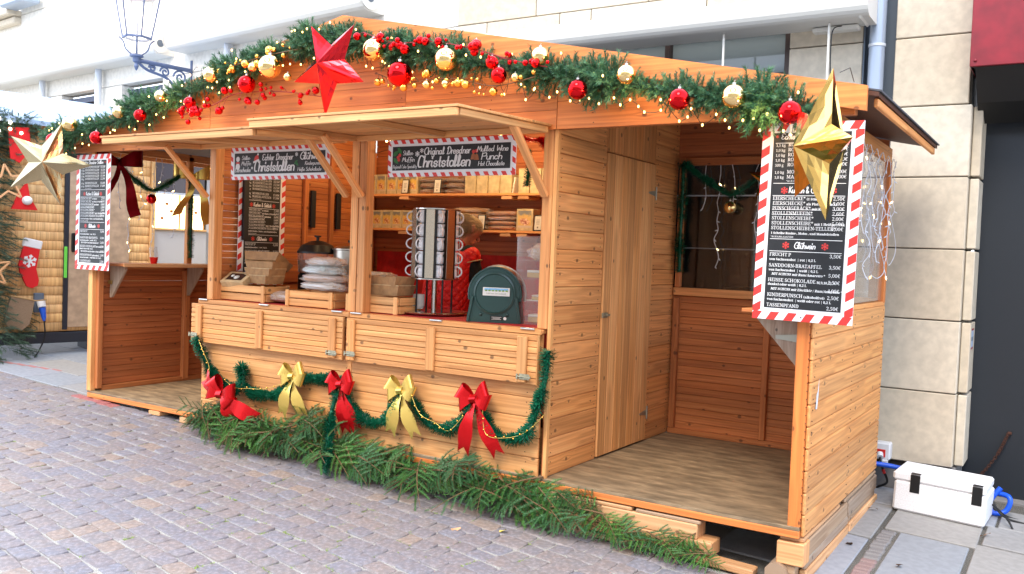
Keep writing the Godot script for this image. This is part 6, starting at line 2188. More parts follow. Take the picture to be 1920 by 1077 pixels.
# ---------------------------------------------------------------- the person
func soft_body(bones: Array, cell: float, k: float) -> MB:
	# bones: [from, to, radius, radius]; smooth union meshed with one vertex per crossed cell
	var lo := Vector3(9, 9, 9)
	var hi := -lo
	for b in bones:
		for e in [[b[0], b[2]], [b[1], b[3]]]:
			lo = lo.min(e[0] - Vector3.ONE * (e[1] + cell * 3))
			hi = hi.max(e[0] + Vector3.ONE * (e[1] + cell * 3))
	var n := Vector3i(((hi - lo) / cell).ceil())
	var f := PackedFloat32Array()
	f.resize(n.x * n.y * n.z)
	f.fill(0.1)
	for b in bones:
		var a: Vector3 = b[0]
		var ab: Vector3 = b[1] - b[0]
		var l2 := maxf(ab.length_squared(), 0.000001)
		var r0: float = b[2]
		var r1: float = b[3]
		var reach := maxf(r0, r1) + k + cell * 2
		var bl: Vector3 = ((b[0] as Vector3).min(b[1]) - Vector3.ONE * reach - lo) / cell
		var bh: Vector3 = ((b[0] as Vector3).max(b[1]) + Vector3.ONE * reach - lo) / cell
		for z in range(maxi(0, int(bl.z)), mini(n.z, int(bh.z) + 1)):
			for y in range(maxi(0, int(bl.y)), mini(n.y, int(bh.y) + 1)):
				for x in range(maxi(0, int(bl.x)), mini(n.x, int(bh.x) + 1)):
					var p := lo + Vector3(x, y, z) * cell
					var t := clampf((p - a).dot(ab) / l2, 0.0, 1.0)
					var d := p.distance_to(a + ab * t) - lerpf(r0, r1, t)
					var i := (z * n.y + y) * n.x + x
					var o := f[i]
					var h := maxf(k - absf(o - d), 0.0) / k
					f[i] = minf(o, d) - h * h * k * 0.25
	var vid := {}
	var pos := PackedVector3Array()
	var nor := PackedVector3Array()
	var sx := 1
	var sy := n.x
	var sz := n.x * n.y
	var corner := [0, sx, sy, sx + sy, sz, sx + sz, sy + sz, sx + sy + sz]
	var edges := [[0, 1], [2, 3], [4, 5], [6, 7], [0, 2], [1, 3], [4, 6], [5, 7], [0, 4], [1, 5], [2, 6], [3, 7]]
	for z in n.z - 1:
		for y in n.y - 1:
			for x in n.x - 1:
				var i := (z * n.y + y) * n.x + x
				var mask := 0
				for c in 8:
					if f[i + corner[c]] < 0.0:
						mask += 1
				if mask == 0 or mask == 8:
					continue
				var s := Vector3.ZERO
				var cnt := 0
				for e in edges:
					var a := f[i + corner[e[0]]]
					var b := f[i + corner[e[1]]]
					if (a < 0.0) != (b < 0.0):
						var t := a / (a - b)
						var ca := Vector3(e[0] & 1, (e[0] >> 1) & 1, e[0] >> 2)
						var cb := Vector3(e[1] & 1, (e[1] >> 1) & 1, e[1] >> 2)
						s += ca.lerp(cb, t)
						cnt += 1
				vid[i] = pos.size()
				pos.append(lo + (Vector3(x, y, z) + s / cnt) * cell)
				nor.append(Vector3(f[i + sx] - f[i] + f[i + sx + sy + sz] - f[i + sy + sz], f[i + sy] - f[i] + f[i + sx + sy + sz] - f[i + sx + sz], f[i + sz] - f[i] + f[i + sx + sy + sz] - f[i + sx + sy]).normalized())
	var m := MB.new()
	for i in vid:
		for ax in 3:
			var st: int = [sx, sy, sz][ax]
			var u: int = [sy, sz, sx][ax]
			var w: int = [sz, sx, sy][ax]
			if (f[i] < 0.0) == (f[i + st] < 0.0):
				continue
			if not (vid.has(i - u) and vid.has(i - w) and vid.has(i - u - w)):
				continue
			var q := [vid[i], vid[i - u], vid[i - u - w], vid[i - w]]
			if f[i] < 0.0:
				q = [q[0], q[3], q[2], q[1]]
			var g := (pos[q[1]] - pos[q[0]]).cross(pos[q[2]] - pos[q[0]])
			if g.dot(nor[q[0]] + nor[q[2]]) < 0:
				q = [q[0], q[3], q[2], q[1]]
			m.quads([pos[q[0]], pos[q[1]], pos[q[2]], pos[q[3]]], [nor[q[0]], nor[q[1]], nor[q[2]], nor[q[3]]], [Vector2.ZERO, Vector2.ZERO, Vector2.ZERO, Vector2.ZERO])
	return m

func make_person() -> void:
	# local axes: +x the person's right, +z the back, so that the person looks along -z
	var o := thing("person", "person with grey-blond hair in red quilted vest and black sleeves at the back counter", "person", Vector3(-1.455, 0.0, -0.88), deg_to_rad(-8))
	var hip := Vector3(0, 0.94, 0.02)
	var chest := Vector3(0.01, 1.24, -0.03)
	var neck := Vector3(0.03, 1.44, -0.10)
	var head := Vector3(0.06, 1.575, -0.175)
	var sr := Vector3(0.185, 1.375, -0.075)
	var sl := Vector3(-0.165, 1.385, -0.085)
	var er := Vector3(0.255, 1.10, -0.10)
	var el := Vector3(-0.25, 1.13, -0.18)
	var hr := Vector3(0.19, 0.99, -0.36)
	var hl := Vector3(-0.14, 1.03, -0.42)
	var skin := mt("skin", Color(0.78, 0.55, 0.44), 0.55)
	var body := [[hip, chest, 0.125, 0.135], [chest, neck - Vector3(0, 0.05, 0), 0.13, 0.07], [neck - Vector3(0, 0.05, 0), neck + Vector3(0.015, 0.06, -0.04), 0.058, 0.052], [sl + Vector3(0.02, 0, 0), sr - Vector3(0.02, 0, 0), 0.05, 0.05], [sr, er, 0.042, 0.036], [er, hr, 0.036, 0.026], [sl, el, 0.042, 0.036], [el, hl, 0.036, 0.026], [hip + Vector3(0.09, -0.02, 0), Vector3(0.10, 0.5, 0.0), 0.09, 0.058], [Vector3(0.10, 0.5, 0), Vector3(0.10, 0.09, 0.04), 0.056, 0.036], [Vector3(0.10, 0.05, 0.03), Vector3(0.11, 0.04, -0.14), 0.04, 0.035],
		[hip + Vector3(-0.09, -0.02, 0), Vector3(-0.10, 0.5, 0.0), 0.09, 0.058], [Vector3(-0.10, 0.5, 0), Vector3(-0.10, 0.09, 0.04), 0.056, 0.036], [Vector3(-0.10, 0.05, 0.03), Vector3(-0.11, 0.04, -0.14), 0.04, 0.035]]
	var m := soft_body(body, 0.017, 0.03)
	# head with face and ears on a finer grid
	var fd := Basis.from_euler(Vector3(-0.42, -0.30, 0.05))
	var hx := Transform3D(fd, head)
	var hb := [[hx * Vector3(0, 0.025, 0.025), hx * Vector3(0, 0.02, -0.025), 0.085, 0.078], [hx * Vector3(0, -0.03, -0.02), hx * Vector3(0, -0.075, -0.055), 0.065, 0.032], [hx * Vector3(0, -0.005, -0.095), hx * Vector3(0, -0.03, -0.115), 0.010, 0.013], [hx * Vector3(-0.02, -0.058, -0.09), hx * Vector3(0.02, -0.058, -0.09), 0.009, 0.009], [hx * Vector3(-0.04, 0.02, -0.082), hx * Vector3(0.04, 0.02, -0.082), 0.012, 0.012],
		[hx * Vector3(0.080, -0.01, 0.012), hx * Vector3(0.088, 0.022, 0.022), 0.011, 0.015], [hx * Vector3(-0.080, -0.01, 0.012), hx * Vector3(-0.088, 0.022, 0.022), 0.011, 0.015], [neck + Vector3(0, -0.02, 0.0), hx * Vector3(0, -0.03, 0.02), 0.055, 0.052]]
	m.add(soft_body(hb, 0.0065, 0.018), Transform3D())
	for sd in [-1.0, 1.0]:
		var w: Vector3 = hr if sd > 0 else hl
		var dir := (w - (er if sd > 0 else el)).normalized()
		var side := Vector3(1, 0, 0)
		var palm := w + dir * 0.06
		var hand := [[w, palm, 0.026, 0.030], [palm - side * 0.022, palm + side * 0.022, 0.019, 0.019]]
		for i in 4:
			var root := palm + side * (-0.03 + 0.02 * i) + dir * 0.012
			var l: float = [0.062, 0.074, 0.078, 0.068][i] if sd > 0 else [0.068, 0.078, 0.074, 0.062][i]
			var mid := root + (dir + Vector3(0, -0.25, 0)).normalized() * l * 0.55
			hand.append([root, mid, 0.0095, 0.0085])
			hand.append([mid, mid + (dir * 0.6 + Vector3(0, -0.9, 0)).normalized() * l * 0.5, 0.0085, 0.007])
		var th: Vector3 = palm - side * 0.03 * sd - dir * 0.02
		hand.append([th, th + (dir * 0.7 - side * 0.8 * sd).normalized() * 0.035, 0.011, 0.010])
		hand.append([th + (dir * 0.7 - side * 0.8 * sd).normalized() * 0.035, th + (dir * 1.2 - side * 0.9 * sd + Vector3(0, -0.3, 0)).normalized() * 0.062, 0.0095, 0.0075])
		m.add(soft_body(hand, 0.005, 0.006), Transform3D())
	put("body", m, skin, o)
	var eyes := MB.new()
	for sd in [-1.0, 1.0]:
		eyes.ball(hx * Vector3(0.032 * sd, 0.003, -0.088), 0.011, 10)
	put("eyes", eyes, mt("eye white", Color(0.80, 0.78, 0.75), 0.2), o)
	# hair: short strands over a cap
	var cap := soft_body([[hx * Vector3(0, 0.034, 0.036), hx * Vector3(0, 0.045, -0.022), 0.093, 0.078], [hx * Vector3(0, -0.03, 0.058), hx * Vector3(0, 0.02, 0.045), 0.058, 0.085]], 0.008, 0.02)
	var hr_ := RandomNumberGenerator.new()
	hr_.seed = 3
	var hm := MB.new()
	hm.add(cap, Transform3D())
	for i in range(0, cap.v.size(), 2):
		if hr_.randf() < 0.55:
			var d := (cap.n[i] * 0.55 + fd * Vector3(0, -0.8, 0.35) + Vector3(hr_.randf_range(-0.3, 0.3), 0, hr_.randf_range(-0.3, 0.3))).normalized()
			needle(hm, cap.v[i], d, hr_.randf_range(0.018, 0.034), 0.0016)
	put("hair", hm, textured("grey blond hair", Color(0.74, 0.63, 0.48), 0.6, "speckle", 9.0, 0.3), o)
	# vest, sleeves, trousers
	var vest := soft_body([[hip + Vector3(0, -0.10, 0.0), hip, 0.18, 0.175], [hip + Vector3(0.07, 0, 0), chest + Vector3(0.07, 0.0, 0.01), 0.145, 0.142], [hip + Vector3(-0.07, 0, 0), chest + Vector3(-0.07, 0.0, 0.01), 0.145, 0.142], [chest + Vector3(-0.05, 0, 0), sl + Vector3(0.01, -0.01, 0.0), 0.135, 0.082], [chest + Vector3(0.06, 0, 0), sr + Vector3(-0.005, -0.01, 0.0), 0.135, 0.084], [chest, neck + Vector3(0, 0.0, 0.02), 0.12, 0.072]], 0.013, 0.035)
	var vm := mt("red quilted cloth", Color(0.88, 0.09, 0.075), 0.55)
	vm.uv1_triplanar = true
	vm.uv1_scale = Vector3.ONE * 7.0
	vm.heightmap_enabled = true
	vm.heightmap_texture = tex("quilt")
	vm.heightmap_scale = 1.4
	put("vest", vest, vm, o)
	var sl_m := soft_body([[sr + Vector3(-0.02, 0.005, 0), er, 0.078, 0.062], [er, hr.lerp(er, 0.12), 0.061, 0.040], [sl + Vector3(0.02, 0.005, 0), el, 0.078, 0.062], [el, hl.lerp(el, 0.12), 0.061, 0.040]], 0.012, 0.02)
	put("sleeves", sl_m, textured("black jersey", Color(0.05, 0.05, 0.055), 0.85, "grit", 6.0, 0.2), o)
	var trim := MB.new()
	var arm := PackedVector3Array()
	for i in 15:
		var a := TAU * i / 14
		var ad := (er - sr).normalized()
		var ax := ad.cross(Vector3(0, 0, 1)).normalized()
		arm.append(sr + ad * 0.055 + (ax * cos(a) + ax.cross(ad) * sin(a)) * 0.082)
	trim.tube(arm, [0.004], 6)
	put("arm_piping", trim, mt("cream piping", Color(0.80, 0.70, 0.5), 0.6), o)
	var tr := soft_body([[hip + Vector3(-0.06, 0, 0.0), hip + Vector3(0.06, 0, 0.0), 0.14, 0.14], [hip + Vector3(0.09, -0.02, 0), Vector3(0.10, 0.5, 0.0), 0.11, 0.08], [Vector3(0.10, 0.5, 0), Vector3(0.10, 0.08, 0.03), 0.078, 0.062], [hip + Vector3(-0.09, -0.02, 0), Vector3(-0.10, 0.5, 0.0), 0.11, 0.08], [Vector3(-0.10, 0.5, 0), Vector3(-0.10, 0.08, 0.03), 0.078, 0.062]], 0.016, 0.03)
	put("trousers", tr, mt("dark denim", Color(0.09, 0.10, 0.14), 0.8), o)

# ---------------------------------------------------------------- houses
func block_row(parent: Node, xf: Transform3D, x0: float, x1: float, y0: float, y1: float, w: float, off: float, depth := 0.2, gap := 0.008, bev := 0.005, pale := false) -> void:
	var x := x0
	var first := true
	while x < x1 - 0.02:
		var e := minf(x1, x + (w * off if first and off > 0.05 else w))
		if x1 - e < 0.25 * w:
			e = x1
		var m := MB.new()
		m.box(xf * Transform3D(Basis(), Vector3((x + e) * 0.5, (y0 + y1) * 0.5, -depth * 0.5)), Vector3(e - x - gap, y1 - y0 - gap, depth), bev, 0)
		put("stone_block", m, textured("overexposed pale stone", Color(0.92, 0.90, 0.86), 0.85, "stone", 0.9, 0.02) if pale else stone(R.randi() % 3), parent)  # left facade: overexposure put into the colour of a lightened stone
		x = e
		first = false

func stone(k: int) -> StandardMaterial3D:
	return textured("cream sandstone %d" % k, [Color(0.80, 0.75, 0.67), Color(0.82, 0.775, 0.70), Color(0.79, 0.735, 0.65)][k], 0.85, "stone", 0.9, 0.03)

func make_stone_building() -> void:
	var o := thing("stone_building", "cream stone house behind the hut with a big shop window and a stone pier", "house", Vector3(0, 0, -2.45))
	var ax := Transform3D()
	# pier
	var pier := node("pier", o)
	var ys := [-0.06, 0.488, 1.026, 1.556, 2.089, 2.618, 3.133, 3.66, 4.2, 4.75, 5.3]
	for i in ys.size() - 1:
		var top := i >= 5
		var m := MB.new()
		var xr := 2.07 if not top else 2.045
		m.bx(Vector3((1.525 + xr) * 0.5, (ys[i] + ys[i + 1]) * 0.5, -0.30), Vector3(xr - 1.525, ys[i + 1] - ys[i] - 0.008, 0.6), 0.006)
		put("stone_block", m, stone(i % 3), pier)
		if not top:
			var e := MB.new()
			e.bx(Vector3(2.105, (ys[i] + ys[i + 1]) * 0.5, -0.33), Vector3(0.062, ys[i + 1] - ys[i] - 0.02, 0.50), 0.006)
			put("stone_block", e, stone((i + 1) % 3), pier)
	put("core", box1(Vector3(1.80, 2.6, -0.32), Vector3(0.52, 5.4, 0.56), 0.0), mt("joint dark", Color(0.22, 0.20, 0.18), 0.95), pier)
	put("plinth", box1(Vector3(1.80, -0.20, -0.33), Vector3(0.58, 0.27, 0.56), 0.004), textured("plinth grey", Color(0.48, 0.47, 0.47), 0.85, "stone", 1.5), pier)
	# recess with dark sides behind the downpipe
	put("recess", box1(Vector3(1.411, 2.5, -0.17), Vector3(0.212, 5.8, 0.05), 0.0), mt("recess grey", Color(0.36, 0.40, 0.45), 0.8), o)
	put("recess_side", box1(Vector3(1.302, 2.5, -0.07), Vector3(0.012, 5.8, 0.16), 0.0), mt("recess grey", Color.WHITE), o)
	# wall
	var wall := node("wall", o)
	for i in range(0, 10):
		var y0: float = ys[i]
		var y1: float = ys[i + 1]
		if y0 < 3.0:
			block_row(wall, ax, 0.725, 1.295, y0, y1, 0.9, 0.0)
			block_row(wall, ax, -2.6, -1.42, y0, y1, 0.9, 0.4)
		elif y0 < 3.3:
			block_row(wall, ax, 0.725, 1.295, y0, y1, 0.9, 0.0)
			block_row(wall, ax, -2.6, -1.42, y0, y1, 0.9, 0.4)
			block_row(wall, ax, -1.42, 0.725, 3.40, y1, 1.1, 0.3)
		else:
			block_row(wall, ax, -2.6, 1.295, y0, y1, 1.15, 0.3 + 0.5 * (i % 2))
	put("core", box1(Vector3(-0.65, 4.5, -0.16), Vector3(3.9, 2.15, 0.2), 0.0), mt("joint dark", Color.WHITE), wall)
	put("core", box1(Vector3(1.01, 1.6, -0.16), Vector3(0.56, 3.7, 0.2), 0.0), mt("joint dark", Color.WHITE), wall)
	put("core", box1(Vector3(-2.0, 1.6, -0.16), Vector3(1.15, 3.7, 0.2), 0.0), mt("joint dark", Color.WHITE), wall)
	# shop window: a tall frame with glass over a dark shop
	var win := node("window", o)
	var fr := mt("window brown", Color(0.25, 0.19, 0.17), 0.5)
	for q in [[Vector3(-0.35, 3.375, -0.10), Vector3(2.14, 0.05, 0.09)], [Vector3(-0.35, 2.93, -0.10), Vector3(2.04, 0.07, 0.09)], [Vector3(-0.35, 0.72, -0.10), Vector3(2.14, 0.06, 0.09)], [Vector3(0.70, 2.05, -0.10), Vector3(0.05, 2.60, 0.09)], [Vector3(-1.40, 2.05, -0.10), Vector3(0.05, 2.60, 0.09)], [Vector3(-0.35, 2.05, -0.10), Vector3(0.05, 2.60, 0.09)]]:
		put("frame", box1(q[0], q[1], 0.004), fr, win)
	var pane := mt("dark window glass", Color(0.055, 0.06, 0.065), 0.04)
	for x in [-0.875, 0.175]:
		put("pane", box1(Vector3(x, 3.155, -0.125), Vector3(1.0, 0.39, 0.006), 0.0), mt("painted sky glass", Color(0.50, 0.54, 0.55), 0.05), win)  # grey albedo stands in for the sky reflected in these panes
		put("pane", box1(Vector3(x, 1.82, -0.125), Vector3(1.0, 2.15, 0.006), 0.0), pane, win)
		put("pane_bar", box1(Vector3(x, 1.965, -0.118), Vector3(1.0, 0.012, 0.008), 0.0), mt("rail white", Color(0.62, 0.62, 0.64), 0.5), win)  # pale horizontal bars across each dark pane
		put("pane_bar", box1(Vector3(x, 1.51, -0.118), Vector3(1.0, 0.010, 0.008), 0.0), mt("rail white", Color.WHITE), win)
	put("shop_floor", box1(Vector3(-0.35, 0.6, -0.9), Vector3(2.2, 0.1, 1.4), 0.0), mt("joint dark", Color.WHITE), o)
	# dark entrance right of the pier
	var ent := node("entrance", o)
	put("dark_door", box1(Vector3(3.55, 1.2, -0.42), Vector3(2.9, 3.05, 0.06), 0.002), textured("navy door panel", Color(0.135, 0.165, 0.205), 0.5, "grit", 4.0), ent)
	put("threshold", box1(Vector3(3.3, -0.318, -0.33), Vector3(2.5, 0.04, 0.14), 0.004), textured("plinth grey", Color.WHITE, 0.85, "stone", 1.5), ent)
	put("wall_above", box1(Vector3(3.6, 4.2, -0.42), Vector3(3.0, 3.0, 0.06), 0.002), stone(1), ent)
	# red sign box with a dark soffit over the entrance
	var can := thing("red_canopy", "dark red sign box with black soffit over the dark entrance at the upper right", "canopy", Vector3(3.3, 3.3, -2.35))
	var cr := textured("canopy red", Color(0.56, 0.095, 0.15), 0.35, "cloud", 1.5)
	put("front", box1(Vector3(0, 0.05, 0.16), Vector3(2.47, 1.04, 0.03), 0.004), cr, can)
	put("end_panel", box1(Vector3(-1.222, 0.05, -0.10), Vector3(0.025, 1.04, 0.48), 0.003), cr, can)
	var so := mt("soffit black", Color(0.055, 0.052, 0.052), 0.45)
	put("soffit", box1(Vector3(0, -0.455, -0.09), Vector3(2.46, 0.03, 0.46), 0.002), so, can)
	var sl := MB.new()
	sl.ext(PackedVector2Array([Vector2(-0.32, -0.47), Vector2(0.14, -0.47), Vector2(-0.10, -0.68), Vector2(-0.32, -0.80)]), -1.21, 1.2, Transform3D(Basis(Vector3(0, 0, -1), Vector3.UP, Vector3.RIGHT), Vector3.ZERO) * Transform3D(Basis(Vector3(-1, 0, 0), Vector3.UP, Vector3(0, 0, -1)), Vector3.ZERO))
	put("shutter_box", sl, so, can)
	for k in 3:
		for z in [0.02, -0.06]:
			var lm := MB.new()
			lm.lathe(PackedVector2Array([Vector2(0.0, 0), Vector2(0.03, 0.0), Vector2(0.034, 0.03), Vector2(0, 0.03)]), 14, Transform3D(Basis(Vector3(3.0, 0, 0), Vector3(0, 1, 0), Vector3(0, 0, 1)), Vector3(-0.75 + k * 0.7, -0.56 - (0.02 - z), z + 0.05)))
			put("lamp", lm, mt("black plastic", Color.WHITE), can)
	for y in [0.02, -0.43]:
		var sc := MB.new()
		sc.ball(Vector3(-1.20, y, 0.177), 0.012, 8, 1.0)
		put("screw", sc, cr, can)
	# downpipe
	var pipe := thing("downpipe", "light blue-grey downpipe in the dark recess left of the stone pier", "downpipe", Vector3(1.40, 0, -2.42))
	var pm := MB.new()
	pm.tube(PackedVector3Array([Vector3(0, -0.2, 0), Vector3(0, 5.4, 0)]), [0.058], 20)
	put("pipe", pm, mt("pipe blue grey", Color(0.62, 0.67, 0.74), 0.4, 0.3), pipe)
	for y in [1.2, 3.08, 4.6]:
		var c := MB.new()
		c.lathe(PackedVector2Array([Vector2(0.058, y), Vector2(0.063, y), Vector2(0.063, y + 0.02), Vector2(0.058, y + 0.02)]), 20)
		put("collar", c, mt("pipe pale", Color(0.78, 0.80, 0.83), 0.4), pipe)
	# awning cassette
	var aw := thing("awning_cassette", "long white awning cassette above the shop window, its end cap left of the downpipe", "awning", Vector3(-0.5, 3.34, -2.2))
	var wm := mt("awning white", Color(0.86, 0.85, 0.82), 0.5)
	var cs := MB.new()
	var prof := PackedVector2Array()
	for i in 12:
		var a := lerpf(-PI * 0.5, PI * 0.5, i / 11.0)
		prof.append(Vector2(0.10 + cos(a) * 0.10, sin(a) * 0.105))
	prof.append(Vector2(-0.16, 0.105))
	prof.append(Vector2(-0.16, -0.105))
	cs.ext(prof, -1.9, 1.80, Transform3D(Basis(Vector3(0, 0, 1), Vector3.UP, Vector3(-1, 0, 0)), Vector3.ZERO))
	put("cassette", cs, wm, aw)
	put("end_cap", box1(Vector3(1.835, 0.0, -0.02), Vector3(0.03, 0.235, 0.30), 0.02), wm, aw)
	put("bracket", box1(Vector3(1.62, -0.128, -0.10), Vector3(0.34, 0.035, 0.10), 0.006), wm, aw)
	put("bracket", box1(Vector3(-1.0, -0.128, -0.10), Vector3(0.34, 0.035, 0.10), 0.006), wm, aw)
	for q in [[1.60, 0.46], [0.78, 0.42]]:
		var rd := MB.new()
		rd.tube(PackedVector3Array([Vector3(q[0], -0.11, 0.04), Vector3(q[0] + 0.005, -0.11 - q[1] * 1.3, 0.04)]), [0.010], 8)
		put("crank_rod", rd, wm, aw)
	var cb := MB.new()
	cb.tube(curve([Vector3(1.68, -0.13, 0.0), Vector3(1.63, -0.16, 0.04), Vector3(1.62, -0.3, 0.045), Vector3(1.63, -0.6, 0.045)]), [0.005], 6)
	put("cable", cb, mt("black plastic", Color(0.045, 0.047, 0.05), 0.4), aw)
	# sticker on the pier
	var st := thing("sticker", "small pale blue notice with red edges on the side of the stone pier", "sticker", Vector3(2.1375, 0.895, -2.66))
	put("sheet", box1(Vector3.ZERO, Vector3(0.002, 0.15, 0.14), 0.0), mt("notice blue", Color(0.66, 0.72, 0.80), 0.5), st)
	for y in [0.07, -0.07, 0.0]:
		put("stripe", box1(Vector3(0.0012, y, 0), Vector3(0.0016, 0.014 if y != 0.0 else 0.03, 0.14), 0.0), mt("notice red", Color(0.56, 0.10, 0.13), 0.5) if y != 0.0 else mt("notice grey", Color(0.45, 0.5, 0.56), 0.5), st)

func make_opposite_house() -> void:
	var o := thing("opposite_house", "row of pale houses across the street, seen only as a band reflected in the baubles", "house", Vector3(0, 0, 13.5))
	var x := -9.0
	var k := 0
	while x < 30.0:
		var w := rnd(7.0, 10.0)
		var h := rnd(6.5, 8.5)
		put("wall", box1(Vector3(x + w * 0.5, h * 0.5 - 1.0, 2.0), Vector3(w - 0.05, h, 4.0), 0.02), stone(k % 3), o)
		for i in 3:
			for j in 2:
				put("window", box1(Vector3(x + w * (i + 0.5) / 3.0, 1.2 + j * 3.0, -0.01), Vector3(1.2, 1.9, 0.06), 0.01), mt("grey window", Color(0.40, 0.41, 0.43), 0.4), o)
		put("roof", box1(Vector3(x + w * 0.5, h - 0.6, 2.2), Vector3(w, 1.2, 3.4), 0.05), mt("roof dark", Color(0.33, 0.27, 0.25), 0.8), o)
		x += w
		k += 1

func make_left_facade() -> void:
	var o := thing("pale_building", "pale cream house at the left behind the stalls, with dark framed windows", "house", Vector3(-1.6, 0, -2.47), deg_to_rad(-6))
	var wall := node("wall", o)
	var wins := [[-12.6, -11.45], [-9.76, -8.62], [-7.84, -6.70], [-5.6, -4.5], [-3.4, -2.3]]
	var cs := [0.0, 1.0, 2.0, 2.85, 3.70, 4.43, 5.20, 5.95, 6.7]
	for i in cs.size() - 1:
		if cs[i] < 1.99 or cs[i] > 3.6:
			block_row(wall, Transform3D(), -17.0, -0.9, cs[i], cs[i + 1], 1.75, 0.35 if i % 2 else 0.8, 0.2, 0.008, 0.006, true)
		else:
			var x := -17.0
			for w in wins:
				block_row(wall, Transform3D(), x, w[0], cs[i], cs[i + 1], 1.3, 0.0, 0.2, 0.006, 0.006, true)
				x = w[1]
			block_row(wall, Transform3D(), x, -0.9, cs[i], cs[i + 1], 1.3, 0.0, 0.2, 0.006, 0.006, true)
	put("core", box1(Vector3(-9.0, 5.2, -0.19), Vector3(16.2, 3.0, 0.1), 0.0), mt("joint pale", Color(0.55, 0.52, 0.47), 0.95), wall)
	put("core", box1(Vector3(-9.0, 1.0, -0.19), Vector3(16.2, 2.0, 0.1), 0.0), mt("joint pale", Color.WHITE), wall)
	var cor := MB.new()
	cor.bx(Vector3(-14.1, 5.22, 0.10), Vector3(5.6, 0.10, 0.26), 0.02)
	cor.bx(Vector3(-14.1, 5.10, 0.05), Vector3(5.6, 0.12, 0.14), 0.02)
	put("cornice", cor, stone(1), o)
	put("gutter", box1(Vector3(-10.9, 5.33, 0.2), Vector3(0.9, 0.16, 0.3), 0.03), mt("pipe blue grey", Color(0.62, 0.67, 0.74), 0.4, 0.3), o)
	for w in wins:
		var win := node("window", o)
		var fm := mt("window slate", Color(0.21, 0.25, 0.35), 0.5)
		var cx: float = (w[0] + w[1]) * 0.5
		var ww: float = w[1] - w[0]
		put("frame", box1(Vector3(cx, 3.60, -0.16), Vector3(ww, 0.09, 0.08), 0.004), fm, win)
		put("frame", box1(Vector3(w[0] + 0.06, 2.8, -0.16), Vector3(0.11, 1.6, 0.08), 0.004), fm, win)
		put("frame", box1(Vector3(w[1] - 0.06, 2.8, -0.16), Vector3(0.11, 1.6, 0.08), 0.004), fm, win)
		put("frame", box1(Vector3(cx, 2.8, -0.16), Vector3(0.06, 1.6, 0.07), 0.004), fm, win)
		put("pane", box1(Vector3(cx, 2.8, -0.19), Vector3(ww, 1.6, 0.006), 0.0), mt("warm window glass", Color(0.42, 0.37, 0.33), 0.08), win)
		if w[0] < -9 and w[0] > -10:
			put("display", box1(Vector3(cx + 0.2, 3.30, -0.18), Vector3(0.5, 0.24, 0.004), 0.0), glow("shop display", Color(1.0, 0.72, 0.36), 0.7), win)
		put("sill", box1(Vector3(cx, 2.0, 0.03), Vector3(ww + 0.1, 0.08, 0.16), 0.01), stone(2), win)
	put("poster", box1(Vector3(-11.55, 2.95, 0.012), Vector3(0.55, 0.3, 0.01), 0.0), mt("poster violet", Color(0.45, 0.42, 0.62), 0.6), o)
	for x in [-10.25, -8.37, -5.0]:
		var p := MB.new()
		p.tube(PackedVector3Array([Vector3(x, 1.8, 0.09), Vector3(x, 4.0, 0.09)]), [0.05], 10)
		put("white_pipe", p, mt("pipe pale", Color(0.78, 0.80, 0.83), 0.4), o)
	# awning cassettes
	for a in [[-15.0, -6.42, "long white awning cassette on the pale house, behind the street lamp"], [-6.1, -2.2, "white awning cassette on the pale house, starting right of the street lamp"]]:
		var aw := thing("awning_cassette", a[2], "awning")
		var cm := MB.new()
		var prof := PackedVector2Array()
		for i in 10:
			var t := lerpf(-PI * 0.5, PI * 0.5, i / 9.0)
			prof.append(Vector2(0.22 + cos(t) * 0.10, sin(t) * 0.14))
		prof.append(Vector2(-0.02, 0.14))
		prof.append(Vector2(-0.02, -0.14))
		var l: float = a[1] - a[0]
		cm.ext(prof, -l * 0.5, l * 0.5, Transform3D(Basis(Vector3(0, 0, 1), Vector3.UP, Vector3(-1, 0, 0)), Vector3.ZERO))
		put("cassette", cm, mt("awning white", Color(0.86, 0.85, 0.82), 0.5), aw)
		for s in [-1, 1]:
			var e := MB.new()
			e.tube(PackedVector3Array([Vector3(s * l * 0.5 - 0.03, 0, 0.20), Vector3(s * (l * 0.5 + 0.02), 0, 0.20)]), [0.13], 18)
			put("end_cap", e, mt("awning white", Color.WHITE), aw)
			var f := MB.new()
			f.tube(PackedVector3Array([Vector3(s * (l * 0.5 + 0.021), 0, 0.20), Vector3(s * (l * 0.5 + 0.024), 0, 0.20)]), [0.05], 14)
			put("motor_cap", f, mt("recess grey", Color(0.36, 0.40, 0.45), 0.8), aw)
		aw.transform = o.transform * Transform3D(Basis(), Vector3((a[0] + a[1]) * 0.5, 4.10, 0.02))
	# street lamp on its wrought bracket
	var lamp := thing("street_lamp", "old iron street lamp with glass lantern on a scrolled wall bracket, upper left", "street lamp", Vector3(-7.62, 3.72, -2.31), deg_to_rad(-6))
	var iron := mt("lamp iron", Color(0.36, 0.41, 0.53), 0.5, 0.2)
	var m := MB.new()
	m.tube(PackedVector3Array([Vector3(0, 0, -0.78), Vector3(0, 0, 0.0)]), [0.028], 10)
	m.tube(PackedVector3Array([Vector3(0, -0.36, -0.80), Vector3(0, 0.14, -0.80)]), [0.03], 10)
	put("arm", m, iron, lamp)
	m = MB.new()
	for q in [[Vector3(0, -0.12, -0.62), 0.10], [Vector3(0, -0.085, -0.40), 0.07], [Vector3(0, -0.065, -0.22), 0.05]]:
		var sp := PackedVector3Array()
		for i in 22:
			var a := i * 0.45
			var r: float = q[1] * (1.0 - i / 26.0)
			sp.append(q[0] + Vector3(0, sin(a) * r, cos(a) * r))
		m.tube(sp, [0.014], 6)
